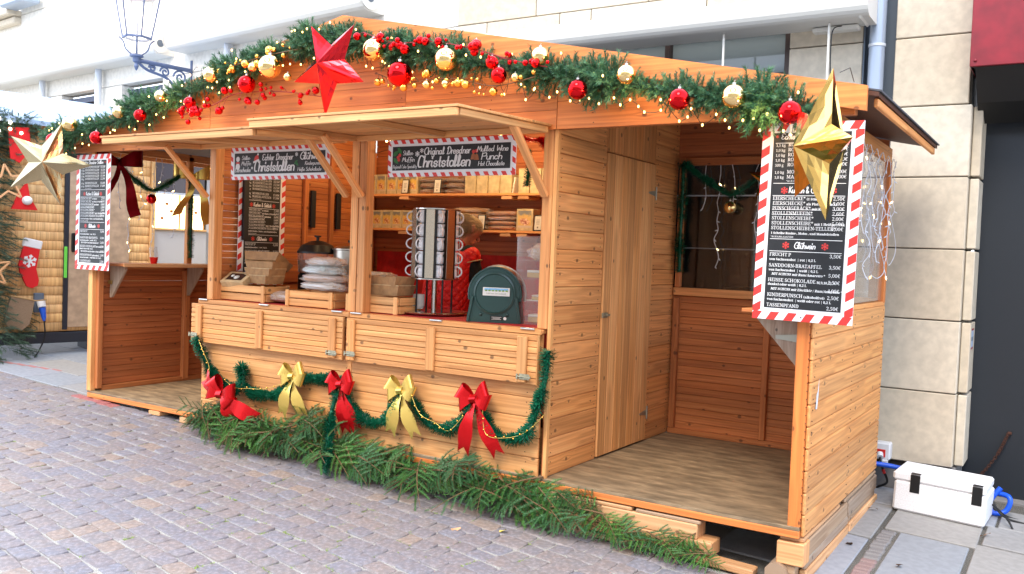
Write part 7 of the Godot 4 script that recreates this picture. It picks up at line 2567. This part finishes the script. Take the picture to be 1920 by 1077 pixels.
	m.tube(curve([Vector3(0, -0.36, -0.78), Vector3(0, -0.30, -0.60), Vector3(0, -0.16, -0.42), Vector3(0, -0.10, -0.15), Vector3(0, -0.02, -0.02)]), [0.018], 6)
	put("scroll", m, iron, lamp)
	m = MB.new()
	m.lathe(PackedVector2Array([Vector2(0, -0.14), Vector2(0.016, -0.12), Vector2(0.03, -0.08), Vector2(0.02, -0.04), Vector2(0.045, -0.02), Vector2(0.05, 0.03), Vector2(0.085, 0.04), Vector2(0.085, 0.06), Vector2(0.06, 0.075), Vector2(0, 0.08)]), 14)
	put("socket", m, iron, lamp)
	m = MB.new()
	for i in 4:
		var a := TAU * i / 4 + 0.5
		var d := Vector3(cos(a), 0, sin(a))
		m.tube(curve([d * 0.05 + Vector3(0, 0.06, 0), d * 0.13 + Vector3(0, 0.13, 0), d * 0.16 + Vector3(0, 0.22, 0), d * 0.21 + Vector3(0, 0.27, 0)]), [0.010], 6)
	put("cradle", m, iron, lamp)
	var hexp := func(r: float, y: float, i: int) -> Vector3: return Vector3(cos(TAU * i / 6 + 0.2) * r, y, sin(TAU * i / 6 + 0.2) * r)
	m = MB.new()
	var gl := MB.new()
	for i in 6:
		m.bar(hexp.call(0.175, 0.28, i), hexp.call(0.175, 0.28, i + 1), 0.030, 0.022)
		m.bar(hexp.call(0.275, 0.82, i), hexp.call(0.275, 0.82, i + 1), 0.035, 0.03)
		m.bar(hexp.call(0.175, 0.28, i), hexp.call(0.275, 0.82, i), 0.018, 0.018)
		gl.quad(hexp.call(0.172, 0.285, i + 1), hexp.call(0.172, 0.285, i), hexp.call(0.272, 0.81, i), hexp.call(0.272, 0.81, i + 1))
		gl.quad(hexp.call(0.10, 0.09, i + 1), hexp.call(0.10, 0.09, i), hexp.call(0.165, 0.265, i), hexp.call(0.165, 0.265, i + 1))
	put("lantern_frame", m, iron, lamp)
	put("lantern_glass", gl, glass("lamp glass", Color(0.98, 0.97, 0.93, 0.22)), lamp)
	m = MB.new()
	m.lathe(PackedVector2Array([Vector2(0.30, 0.83), Vector2(0.31, 0.86), Vector2(0.20, 1.0), Vector2(0.08, 1.10), Vector2(0.03, 1.2), Vector2(0, 1.22)]), 6)
	put("lantern_roof", m, iron, lamp)
	m = MB.new()
	m.tube(PackedVector3Array([Vector3(0, 0.08, 0), Vector3(0, 0.50, 0)]), [0.012], 8)
	put("gas_stem", m, iron, lamp)
	m = MB.new()
	m.ball(Vector3(0, 0.60, 0), 0.055, 14, 1.5)
	put("mantle", m, glow("lamp mantle", Color(1.0, 0.86, 0.66), 2.0), lamp)
	var l := OmniLight3D.new()
	l.name = "street_lamp_light"
	l.light_color = Color(1.0, 0.86, 0.66)
	l.light_energy = 0.12
	l.light_size = 0.05
	l.omni_range = 12.0
	l.omni_attenuation = 2.0
	l.shadow_enabled = true
	l.position = lamp.transform * Vector3(0, 0.60, 0)
	add_child(l, true)

# ---------------------------------------------------------------- the neighbouring stall
func make_neighbour_stall() -> void:
	var o := thing("log_stall", "yellow log-sided stall with pale blue roof at the left, a beige door in its side", "market stall", Vector3(-7.05, 0, -1.0), deg_to_rad(79.6))
	var wall := node("side_wall", o)
	var y := 0.315
	while y < 2.56:
		var h := 0.1035
		for seg in ([[-1.1, 0.035], [0.79, 1.03]] if y > 0.36 else [[-1.1, 1.9]]):
			var m := MB.new()
			var p := PackedVector2Array()
			for i in 7:
				var a := lerpf(-1.15, 1.15, i / 6.0)
				p.append(Vector2(cos(a) * 0.024 - 0.020, sin(a) * 0.0555 + h * 0.5))
			p.append(Vector2(-0.05, h))
			p.append(Vector2(-0.05, 0))
			m.ext(p, seg[0], seg[1], Transform3D(Basis(Vector3(0, 0, 1), Vector3.UP, Vector3(-1, 0, 0)), Vector3(seg[0] + seg[1], y, 0)), Vector2(rnd(0, 5), rnd(0, 5)))
			put("log", m, wood("log"), wall)
		y += h
	put("base_beam", box1(Vector3(0.4, 0.245, -0.03), Vector3(3.1, 0.12, 0.10), 0.006), mt("beam navy", Color(0.12, 0.14, 0.18), 0.5), o)
	put("inner_wall", box1(Vector3(0.4, 1.4, -0.09), Vector3(3.0, 2.4, 0.04), 0.0), mt("joint dark", Color(0.22, 0.20, 0.18), 0.95), o)
	put("front_wall", box1(Vector3(-1.1, 1.3, -1.0), Vector3(0.06, 2.4, 1.9), 0.0), wood("log"), o)
	for x in [-0.9, 0.5, 1.7]:
		put("foot", box1(Vector3(x, 0.10, -0.35), Vector3(0.2, 0.22, 0.3), 0.01), mt("beam navy", Color.WHITE), o)
	var door := node("door", o)
	put("leaf", box1(Vector3(0.435, 1.33, 0.0), Vector3(0.70, 1.94, 0.04), 0.004), textured("beige door", Color(0.78, 0.66, 0.54), 0.6, "cloud", 2.0), door)
	put("frame_strip", box1(Vector3(0.058, 1.36, 0.012), Vector3(0.05, 2.05, 0.03), 0.003), mt("beam navy", Color.WHITE), door)
	put("handle", box1(Vector3(0.135, 1.34, 0.032), Vector3(0.05, 0.22, 0.03), 0.01), mt("black plastic", Color.WHITE), door)
	put("lime_strip", box1(Vector3(0.05, 1.11, 0.032), Vector3(0.035, 0.36, 0.012), 0.005), mt("lime plastic", Color(0.42, 0.82, 0.30), 0.45), door)
	put("post", box1(Vector3(1.06, 1.45, 0.01), Vector3(0.05, 2.2, 0.06), 0.004), wood("log", 0), o)
	# lit display window in the side
	var win := node("window", o)
	put("upper_pane", box1(Vector3(1.42, 2.23, -0.01), Vector3(0.66, 0.44, 0.01), 0.0), mt("dim window", Color(0.36, 0.34, 0.36), 0.1), win)
	put("frame", box1(Vector3(1.42, 1.99, 0.0), Vector3(0.68, 0.03, 0.04), 0.003), mt("pipe pale", Color(0.78, 0.80, 0.83), 0.4), win)
	for x in [1.26, 1.585]:
		put("lit_pane", box1(Vector3(x, 1.765, -0.005), Vector3(0.30, 0.42, 0.01), 0.0), glow("lit display", Color(1.0, 0.86, 0.60), 1.6), win)
		put("frame", box1(Vector3(x + 0.155, 1.765, 0.002), Vector3(0.018, 0.43, 0.02), 0.002), wood("log", 1), win)
		for k in 3:
			var dm := MB.new()
			dm.ball(Vector3(x - 0.07 + k * 0.06, 1.68 + 0.09 * ((k * 2) % 3), 0.004), 0.024, 8, 0.8)
			for i in dm.v.size():
				dm.v[i].z = 0.004 + (dm.v[i].z - 0.004) * 0.1
			put("gingerbread", dm, mt("gingerbread", Color(0.66, 0.40, 0.20), 0.7), win)
	put("sill", box1(Vector3(1.42, 1.545, 0.01), Vector3(0.70, 0.025, 0.06), 0.003), wood("log", 2), win)
	put("white_panel", box1(Vector3(1.46, 1.0, -0.005), Vector3(0.78, 1.06, 0.02), 0.003), mt("panel white", Color(0.76, 0.75, 0.74), 0.5), win)
	put("white_panel", box1(Vector3(1.88, 1.7, -0.005), Vector3(0.2, 1.6, 0.02), 0.003), mt("panel white", Color.WHITE), win)
	# roof
	put("fascia", box1(Vector3(0.4, 2.585, 0.05), Vector3(3.3, 0.13, 0.03), 0.004), mt("amber board", Color(0.86, 0.56, 0.22), 0.5), o)
	var rf := MB.new()
	rf.ext(PackedVector2Array([Vector2(0.22, 2.66), Vector2(-0.98, 3.10), Vector2(-2.2, 2.66), Vector2(-2.2, 2.61), Vector2(-0.98, 3.04), Vector2(0.22, 2.61)]), -2.15, 1.35, Transform3D(Basis(Vector3(0, 0, 1), Vector3.UP, Vector3(-1, 0, 0)), Vector3(0, 0, 0)))
	put("roof", rf, mt("roof pale blue", Color(0.60, 0.68, 0.78), 0.4), o)
	# decorations on it
	var at := func(t: float, yy: float, zz: float) -> Vector3: return o.transform * Vector3(t, yy, zz)
	var col := thing("fir_column", "thick column of fir greenery at the front corner of the log stall", "fir garland")
	var r := RandomNumberGenerator.new()
	r.seed = 90
	var tw := twig_mesh(r, 0.15, 46, 0.05, 0.002)
	var places := []
	for i in 900:
		var yy := r.randf_range(0.06, 2.62)
		var a := r.randf_range(-0.4, PI + 0.4)
		var rad := r.randf_range(0.0, 0.2) + (0.12 if yy < 0.6 else 0.0)
		var p := Vector3(-0.88 + cos(a) * rad * 1.7, yy, 0.05 + sin(a) * rad * 0.8)
		places.append(aim(o.transform.basis * Vector3(cos(a), r.randf_range(-0.9, 0.1), absf(sin(a)) + 0.3), o.transform * p, r.randf() * TAU, r.randf_range(0.8, 1.3)))
	for i in 200:
		places.append(aim(o.transform.basis * Vector3(r.randf_range(-1, 1), r.randf_range(-0.8, 0.8), 0.9), o.transform * Vector3(r.randf_range(-1.1, -0.30), 2.60 + r.randf_range(-0.12, 0.10), 0.14), r.randf() * TAU, r.randf_range(0.7, 1.1)))
	multi("twigs", col, tw.mesh(), places, leafy("column green", Color(0.245, 0.35, 0.27)))
	for i in 9:
		var b := MB.new()
		b.ball(at.call(-0.95 + (i % 5) * 0.11, 2.50 + 0.10 * (i / 5) + 0.03 * (i % 2), 0.24), 0.018, 8)
		put("bulb", b, glow("cool bulb", Color(1.0, 0.92, 0.78), 3.0), col)
	var felt := mt("red felt", Color(0.82, 0.09, 0.10), 0.85)
	var white := mt("white felt", Color(0.88, 0.87, 0.86), 0.9)
	var s := thing("stocking", "red felt stocking with white cuff and white snowflake on the log stall", "stocking", at.call(-0.36, 1.10, 0.04))
	s.rotation.y = o.rotation.y
	s.rotation.z = -0.20
	var m := MB.new()
	m.ext(PackedVector2Array([Vector2(-0.085, 0.19), Vector2(0.085, 0.19), Vector2(0.095, -0.05), Vector2(0.15, -0.17), Vector2(0.15, -0.23), Vector2(0.10, -0.27), Vector2(0.04, -0.26), Vector2(-0.06, -0.12), Vector2(-0.09, -0.04)]), 0.0, 0.035)
	put("sock", m, felt, s)
	put("cuff", box1(Vector3(0, 0.215, 0.018), Vector3(0.20, 0.10, 0.046), 0.012), white, s)
	m = MB.new()
	flake(m, Vector2(0.01, 0.02), 0.072, 0.037)
	put("snowflake", m, white, s)
	s = thing("felt_hat", "small red felt hat ornament with white trim on the fir column", "ornament", at.call(-0.46, 1.78, 0.22))
	s.rotation.y = o.rotation.y
	m = MB.new()
	m.ext(PackedVector2Array([Vector2(-0.13, -0.10), Vector2(0.13, -0.10), Vector2(0.05, 0.04), Vector2(0.02, 0.20), Vector2(-0.05, 0.10)]), -0.02, 0.02)
	put("hat", m, felt, s)
	m = MB.new()
	m.ball(Vector3(0.02, 0.0, 0.025), 0.055, 12, 0.9)
	m.ball(Vector3(0.03, 0.21, 0), 0.025, 10)
	put("trim", m, white, s)
	s = thing("red_cloth", "red sequin cloth hanging under the eave of the log stall", "cloth", at.call(-0.52, 2.40, 0.22))
	s.rotation.y = o.rotation.y
	m = MB.new()
	m.ext(PackedVector2Array([Vector2(-0.12, 0.15), Vector2(0.09, 0.17), Vector2(0.11, -0.08), Vector2(0.0, -0.22), Vector2(-0.09, -0.18)]), 0.0, 0.02)
	put("cloth", m, felt, s)
	s = thing("gift_sack", "small beige jute sack hanging from a cord on the fir column", "sack", at.call(-0.48, 0.55, 0.16))
	s.rotation.y = o.rotation.y
	s.rotation.z = -0.22
	m = MB.new()
	m.ext(PackedVector2Array([Vector2(-0.12, 0.17), Vector2(0.12, 0.17), Vector2(0.13, -0.10), Vector2(0.07, -0.18), Vector2(-0.05, -0.18), Vector2(-0.13, -0.12)]), -0.02, 0.03)
	put("sack", m, textured("jute", Color(0.74, 0.61, 0.48), 0.9, "grit", 9.0, 0.3, false), s)
	m = MB.new()
	m.tube(PackedVector3Array([Vector3(-0.13, 0.165, 0.03), Vector3(0.13, 0.165, 0.03), Vector3(0.26, 0.20, -0.03)]), [0.008], 6)
	put("cord", m, mt("cord tan", Color(0.66, 0.52, 0.34), 0.9), s)
	for k in 2:
		s = thing("wooden_star", ["open wooden star frame on the fir column beside the gold foil star", "open wooden star frame at mid height on the fir column by the stocking"][k], "star", at.call([-0.66, -0.80][k], [1.95, 1.02][k], 0.30))
		s.rotation.y = o.rotation.y
		s.rotation.z = 0.15
		m = MB.new()
		for i in 10:
			var a := TAU * i / 10 + PI / 2
			var b := TAU * (i + 1) / 10 + PI / 2
			var ra := 0.20 if i % 2 == 0 else 0.085
			var rb := 0.085 if i % 2 == 0 else 0.20
			m.bar(Vector3(cos(a) * ra, sin(a) * ra, 0), Vector3(cos(b) * rb, sin(b) * rb, 0), 0.016, 0.02, 0.002, Vector3(0, 0, 1))
		put("frame", m, wood("fresh", k), s)
	s = thing("power_plug", "white and blue power plug with cable in the side of the log stall", "plug", at.call(-0.225, 0.62, 0.03))
	s.rotation.y = o.rotation.y
	put("socket_box", box1(Vector3(-0.01, 0.03, 0.01), Vector3(0.10, 0.22, 0.05), 0.006), mt("recess grey", Color(0.36, 0.40, 0.45), 0.8), s)
	m = MB.new()
	m.tube(PackedVector3Array([Vector3(0, 0.05, 0.05), Vector3(0.005, -0.02, 0.08)]), [0.045, 0.042], 14)
	put("cap", m, white, s)
	m = MB.new()
	m.tube(PackedVector3Array([Vector3(0.005, -0.02, 0.08), Vector3(0.02, -0.13, 0.09), Vector3(0.024, -0.17, 0.09)]), [0.036, 0.026, 0.012], 12)
	put("plug", m, mt("plug blue", Color(0.10, 0.33, 0.76), 0.4), s)
	m = MB.new()
	m.tube(curve([Vector3(0.024, -0.17, 0.09), Vector3(0.03, -0.35, 0.10), Vector3(-0.02, -0.5, 0.08), Vector3(-0.06, -0.60, 0.06), Vector3(0.1, -0.605, 0.0), Vector3(0.5, -0.60, 0.05), Vector3(1.0, -0.59, 0.10)]), [0.008], 6)
	put("cable", m, mt("black plastic", Color.WHITE), s)

# ---------------------------------------------------------------- the two end bays
func icicles(o: Node3D, hangs: Array, warm: Material, cable: Material) -> void:
	var bulb := MB.new()
	bulb.tube(PackedVector3Array([Vector3.ZERO, Vector3(0, -0.016, 0), Vector3(0, -0.026, 0)]), [0.004, 0.0045, 0.001], 6)
	var bm := bulb.mesh()
	for h in hangs:
		var top: Vector3 = h[0]
		var l: float = h[1]
		var pts := []
		var n := maxi(4, int(l / 0.07))
		for i in n + 1:
			pts.append(top + Vector3(rnd(-0.02, 0.02), -l * i / n, rnd(-0.02, 0.02)))
		var m := MB.new()
		m.tube(curve(pts, 0.02), [0.003], 5)
		put("cable", m, cable, o)
		for i in range(1, n + 1):
			var e := put("bulb", bm, warm if R.randf() < 0.16 else cable, o)
			e.position = pts[i]
			e.rotation = Vector3(rnd(-1.2, 1.2), 0, rnd(-1.2, 1.2))

func bow_simple(label: String, at: Vector3, turn: float, mat: Material, s: float) -> void:
	var o := thing("ribbon_bow", label, "bow", at, turn)
	for k in [[-1.0, 0.15], [1.0, 0.15]]:
		var m := MB.new()
		var c := []
		var w := []
		for i in 11:
			var a := TAU * i / 10
			var u := (1.0 - cos(a)) * 0.5
			c.append(Vector3(k[0] * k[1] * s * u, 0.05 * s * u, 0.02 + 0.04 * s * sin(a)))
			w.append(Vector3(0, 0.02 + 0.05 * u, 0) * s)
		m.band(c, w)
		put("loop", m, mat, o)
	for t in [[-0.10, -0.30], [0.13, -0.36]]:
		var m := MB.new()
		var c := []
		var w := []
		for i in 8:
			var u := i / 7.0
			c.append(Vector3(t[0] * u + 0.02 * sin(u * 5.0), t[1] * u, 0.02 + 0.02 * sin(u * 4.0)) * s)
			w.append(Vector3(0.035, 0.012, 0.012 * sin(u * 6.0)) * s * minf(1.0, 0.3 + u))
		m.band(c, w)
		put("tail", m, mat, o)

func make_bays() -> void:
	var warm := glow("icicle bulb", Color(1.0, 0.82, 0.55), 2.2)
	var wc := mt("white cable", Color(0.86, 0.87, 0.90), 0.45)
	var tg := mt("tinsel light green", Color(0.07, 0.34, 0.16), 0.3)
	# left bay
	var o := thing("tinsel_swag", "bright green tinsel swag across the open side of the left bay", "tinsel garland")
	tinsel(o, curve([Vector3(-4.74, 2.14, -0.14), Vector3(-4.74, 2.02, -0.27), Vector3(-4.74, 1.93, -0.42), Vector3(-4.74, 1.88, -0.53), Vector3(-4.74, 1.93, -0.65), Vector3(-4.74, 2.01, -0.78), Vector3(-4.74, 2.09, -0.92)], 0.02), 0.040, 260.0, tg, 81)
	o = thing("tinsel_strand", "green tinsel strand hanging down the post in the left bay", "tinsel garland")
	tinsel(o, curve([Vector3(-4.76, 2.05, -0.99), Vector3(-4.76, 1.75, -1.0), Vector3(-4.76, 1.5, -1.0), Vector3(-4.76, 1.24, -1.01)], 0.02), 0.040, 260.0, tg, 82)
	bauble(Vector3(-4.74, 1.795, -0.53), 0.048, false, "red bauble hanging from the green tinsel swag in the left bay")
	bow_simple("dark red ribbon bow behind the left price board", Vector3(-4.72, 2.10, -0.17), 0.9, foil("dark red ribbon", Color(0.42, 0.06, 0.08), 0.4, 0.0), 1.35)
	bow_simple("gold ribbon bow on the post of the left bay", Vector3(-4.70, 2.05, -0.98), 0.9, foil("gold ribbon", Color(0.93, 0.80, 0.42), 0.30, 0.0), 1.3)
	o = thing("icicle_lights", "white icicle lights hanging in the open side of the left bay", "fairy lights")
	var hs := []
	for q in [[-0.25, 0.5], [-0.38, 0.9], [-0.50, 0.6], [-0.62, 0.95], [-0.72, 0.45], [-0.85, 0.75]]:
		hs.append([Vector3(-4.84, 2.20, q[0]), q[1]])
	icicles(o, hs, warm, wc)
	o = thing("candle_glass", "small red cup with a clear top standing on the shelf of the left bay", "candle glass", Vector3(-4.60, 1.1785, -0.47))
	var m := MB.new()
	m.lathe(PackedVector2Array([Vector2(0, 0), Vector2(0.028, 0), Vector2(0.040, 0.062), Vector2(0.037, 0.062), Vector2(0, 0.058)]), 18)
	put("cup", m, mt("red plastic", Color(0.80, 0.06, 0.05), 0.3), o)
	m = MB.new()
	m.lathe(PackedVector2Array([Vector2(0.038, 0.062), Vector2(0.03, 0.16)]), 18)
	put("shade", m, glass("clear plastic", Color(0.72, 0.70, 0.66, 0.18)), o)
	# right bay
	var dg := mt("tinsel green", Color(0.05, 0.27, 0.19), 0.28)
	o = thing("tinsel_swag", "dark green tinsel swag across the back window of the right bay", "tinsel garland")
	tinsel(o, curve([Vector3(0.10, 2.16, -1.90), Vector3(0.22, 2.07, -1.90), Vector3(0.36, 1.98, -1.90), Vector3(0.48, 1.92, -1.90), Vector3(0.60, 1.97, -1.90), Vector3(0.72, 2.07, -1.90), Vector3(0.82, 2.14, -1.90)], 0.02), 0.045, 240.0, dg, 83)
	o = thing("tinsel_strand", "dark green tinsel strand down the left edge of the back window in the right bay", "tinsel garland")
	tinsel(o, curve([Vector3(0.085, 2.17, -1.91), Vector3(0.09, 1.9, -1.91), Vector3(0.085, 1.6, -1.91), Vector3(0.09, 1.31, -1.91)], 0.02), 0.05, 240.0, dg, 84)
	bauble(Vector3(0.485, 1.822, -1.90), 0.050, true, "gold bauble hanging in the back window of the right bay")
	o = thing("icicle_lights", "white icicle lights hanging before the back window of the right bay", "fairy lights")
	hs = []
	for q in [[0.27, 0.34], [0.38, 0.80], [0.50, 0.35], [0.68, 0.66], [0.95, 0.6], [1.2, 0.4]]:
		hs.append([Vector3(q[0], 2.155, -1.93), q[1]])
	icicles(o, hs, warm, wc)
	o = thing("icicle_lights", "tangle of white icicle lights over the side window beside the right price board", "fairy lights")
	hs = []
	for i in 7:
		hs.append([Vector3(1.640, 2.16 - 0.02 * (i % 3), -1.0 - i * 0.165), [0.55, 0.80, 0.45, 0.72, 0.60, 0.78, 0.5][i]])
	icicles(o, hs, warm, wc)
	m = MB.new()
	var pts := []
	for i in 12:
		pts.append(Vector3(1.642, 2.17 - 0.05 * (i % 2), -0.9 - i * 0.105))
	m.tube(curve(pts, 0.03), [0.0025], 5)
	put("cable", m, wc, o)
	for q in [[Vector3(1.64, 1.6, -1.5), Vector3(1.645, 1.40, -1.78), Vector3(1.64, 1.33, -1.6), Vector3(1.64, 1.35, -1.35)], [Vector3(1.64, 1.72, -1.2), Vector3(1.65, 1.50, -1.35), Vector3(1.64, 1.62, -1.55), Vector3(1.64, 1.9, -1.7)], [Vector3(1.64, 1.8, -1.9), Vector3(1.66, 1.55, -2.1), Vector3(1.64, 1.42, -1.98), Vector3(1.64, 1.52, -1.8)]]:
		var t := MB.new()
		t.tube(curve(q, 0.03), [0.0025], 5)
		put("cable", t, wc, o)
	# scuff on the outer wall
	var sc := MB.new()
	sc.ext(PackedVector2Array([Vector2(-0.02, -0.075), Vector2(0.01, -0.08), Vector2(0.025, 0.0), Vector2(0.03, 0.085), Vector2(0.012, 0.02), Vector2(-0.012, 0.0)]), 0.0, 0.001, Transform3D(Basis(Vector3(0, 0, -1), Vector3.UP, Vector3.RIGHT), Vector3(1.6235, 0.70, -0.13)))
	solo("torn_sticker", sc, mt("torn white", Color(0.82, 0.83, 0.86), 0.7), "torn white sticker scrap on the outer side wall of the hut", "sticker")

func make_right_corner() -> void:
	var gx := func(x: float, z: float) -> float: return ground_y(x, z)
	var o := thing("foam_box", "white foam cooling box with two black tape straps on the slabs at the right", "box", Vector3(2.06, gx.call(2.06, -2.07) + 0.002, -2.075), 0.0)
	o.rotation.z = -0.035
	o.rotation.y = -0.05
	var fm := textured("white foam", Color(0.93, 0.93, 0.94), 0.75, "stone", 8.0, 0.05, false)
	put("body", box1(Vector3(0, 0.105, 0), Vector3(0.58, 0.21, 0.40), 0.014), fm, o)
	var lid := MB.new()
	lid.bx(Vector3(-0.01, 0.243, -0.003), Vector3(0.585, 0.062, 0.405), 0.014)
	put("lid", lid, fm, o)
	put("lid_chip", box1(Vector3(0.2, 0.279, 0.05), Vector3(0.14, 0.012, 0.1), 0.004), fm, o)
	for x in [-0.155, 0.232]:
		put("tape", box1(Vector3(x, 0.205, 0.2015), Vector3(0.062, 0.125, 0.004), 0.0015), mt("tape black", Color(0.055, 0.055, 0.06), 0.4), o)
		put("tape", box1(Vector3(x, 0.2755, 0.185), Vector3(0.062, 0.004, 0.034), 0.0015), mt("tape black", Color.WHITE), o)
	o = thing("blue_hose", "bright blue hose running behind the white box to the pallet", "hose")
	var m := MB.new()
	m.tube(curve([Vector3(1.50, -0.06, -2.22), Vector3(1.7, -0.07, -2.26), Vector3(2.0, -0.12, -2.34), Vector3(2.36, -0.16, -2.34), Vector3(2.46, -0.18, -2.30), Vector3(2.44, -0.27, -2.28), Vector3(2.36, -0.29, -2.26), Vector3(2.34, -0.22, -2.30), Vector3(2.40, -0.12, -2.33)]), [0.018], 10)
	put("hose", m, mt("hose blue", Color(0.06, 0.32, 0.80), 0.4), o)
	o = thing("black_cables", "tangle of black cables on the slabs right of the white box", "cables")
	for q in [[Vector3(2.36, -0.22, -2.20), Vector3(2.45, -0.26, -2.08), Vector3(2.50, -0.33, -2.02), Vector3(2.42, -0.325, -2.16)], [Vector3(2.36, -0.20, -2.24), Vector3(2.46, -0.30, -2.2), Vector3(2.8, -0.335, -2.25), Vector3(3.4, -0.355, -2.3)], [Vector3(2.34, -0.25, -2.28), Vector3(2.5, -0.32, -2.3), Vector3(2.9, -0.335, -2.34), Vector3(3.4, -0.355, -2.4)]]:
		m = MB.new()
		m.tube(curve(q), [0.007], 7)
		put("cable", m, mt("cable black", Color(0.04, 0.04, 0.045), 0.5), o)
	# power socket at the pier
	o = thing("power_box", "white power box with red socket and black plug at the foot of the stone pier", "socket", Vector3(1.60, -0.005, -2.40))
	put("case", box1(Vector3(0, 0.02, 0), Vector3(0.115, 0.13, 0.10), 0.010), mt("box white", Color(0.82, 0.82, 0.83), 0.4), o)
	put("socket_face", box1(Vector3(-0.012, 0.005, 0.051), Vector3(0.075, 0.06, 0.006), 0.004), mt("socket red", Color(0.75, 0.12, 0.10), 0.4), o)
	m = MB.new()
	m.tube(PackedVector3Array([Vector3(-0.012, 0.0, 0.052), Vector3(-0.005, -0.02, 0.085)]), [0.024, 0.022], 14)
	put("plug", m, mt("box white", Color.WHITE), o)
	put("flap", box1(Vector3(0.016, -0.055, 0.055), Vector3(0.06, 0.03, 0.03), 0.005), mt("box white", Color.WHITE), o)
	m = MB.new()
	m.tube(curve([Vector3(-0.005, -0.02, 0.085), Vector3(0.02, -0.10, 0.10), Vector3(0.05, -0.17, 0.09), Vector3(0.04, -0.22, 0.05), Vector3(-0.04, -0.27, 0.02)]), [0.009], 8)
	put("cable", m, mt("cable black", Color.WHITE), o)
	m = MB.new()
	m.tube(PackedVector3Array([Vector3(0.022, -0.105, 0.10), Vector3(0.034, -0.135, 0.097)]), [0.012], 8)
	put("red_sleeve", m, mt("socket red", Color.WHITE), o)
	# rusty chain
	o = thing("rusty_chain", "rusty chain hanging across the dark door at the right edge", "chain")
	var a := Vector3(2.40, 0.185, -2.81)
	var b := Vector3(2.20, -0.19, -2.79)
	var line := curve([a, a.lerp(b, 0.35) + Vector3(0.012, -0.02, 0), a.lerp(b, 0.7) + Vector3(0.008, -0.02, 0), b], 0.02)
	for i in line.size() - 1:
		m = MB.new()
		var lk := PackedVector3Array()
		for j in 9:
			var t := TAU * j / 8
			lk.append(Vector3(cos(t) * 0.016, sin(t) * 0.009, 0))
		m.tube(lk, [0.003], 5, false)
		var e := put("link", m, textured("chain rust", Color(0.30, 0.16, 0.10), 0.85, "speckle", 9.0), o)
		var d := (line[i + 1] - line[i]).normalized()
		var sd := d.cross(Vector3(0, 0, 1)).normalized()
		var nn := d.cross(sd)
		e.transform = Transform3D(Basis(d, sd, d.cross(sd)).rotated(d, (PI / 2) * (i % 2)), line[i])
	put("hook", box1(a + Vector3(0.01, 0.01, -0.01), Vector3(0.03, 0.02, 0.03), 0.004), mt("chain rust", Color.WHITE), o)
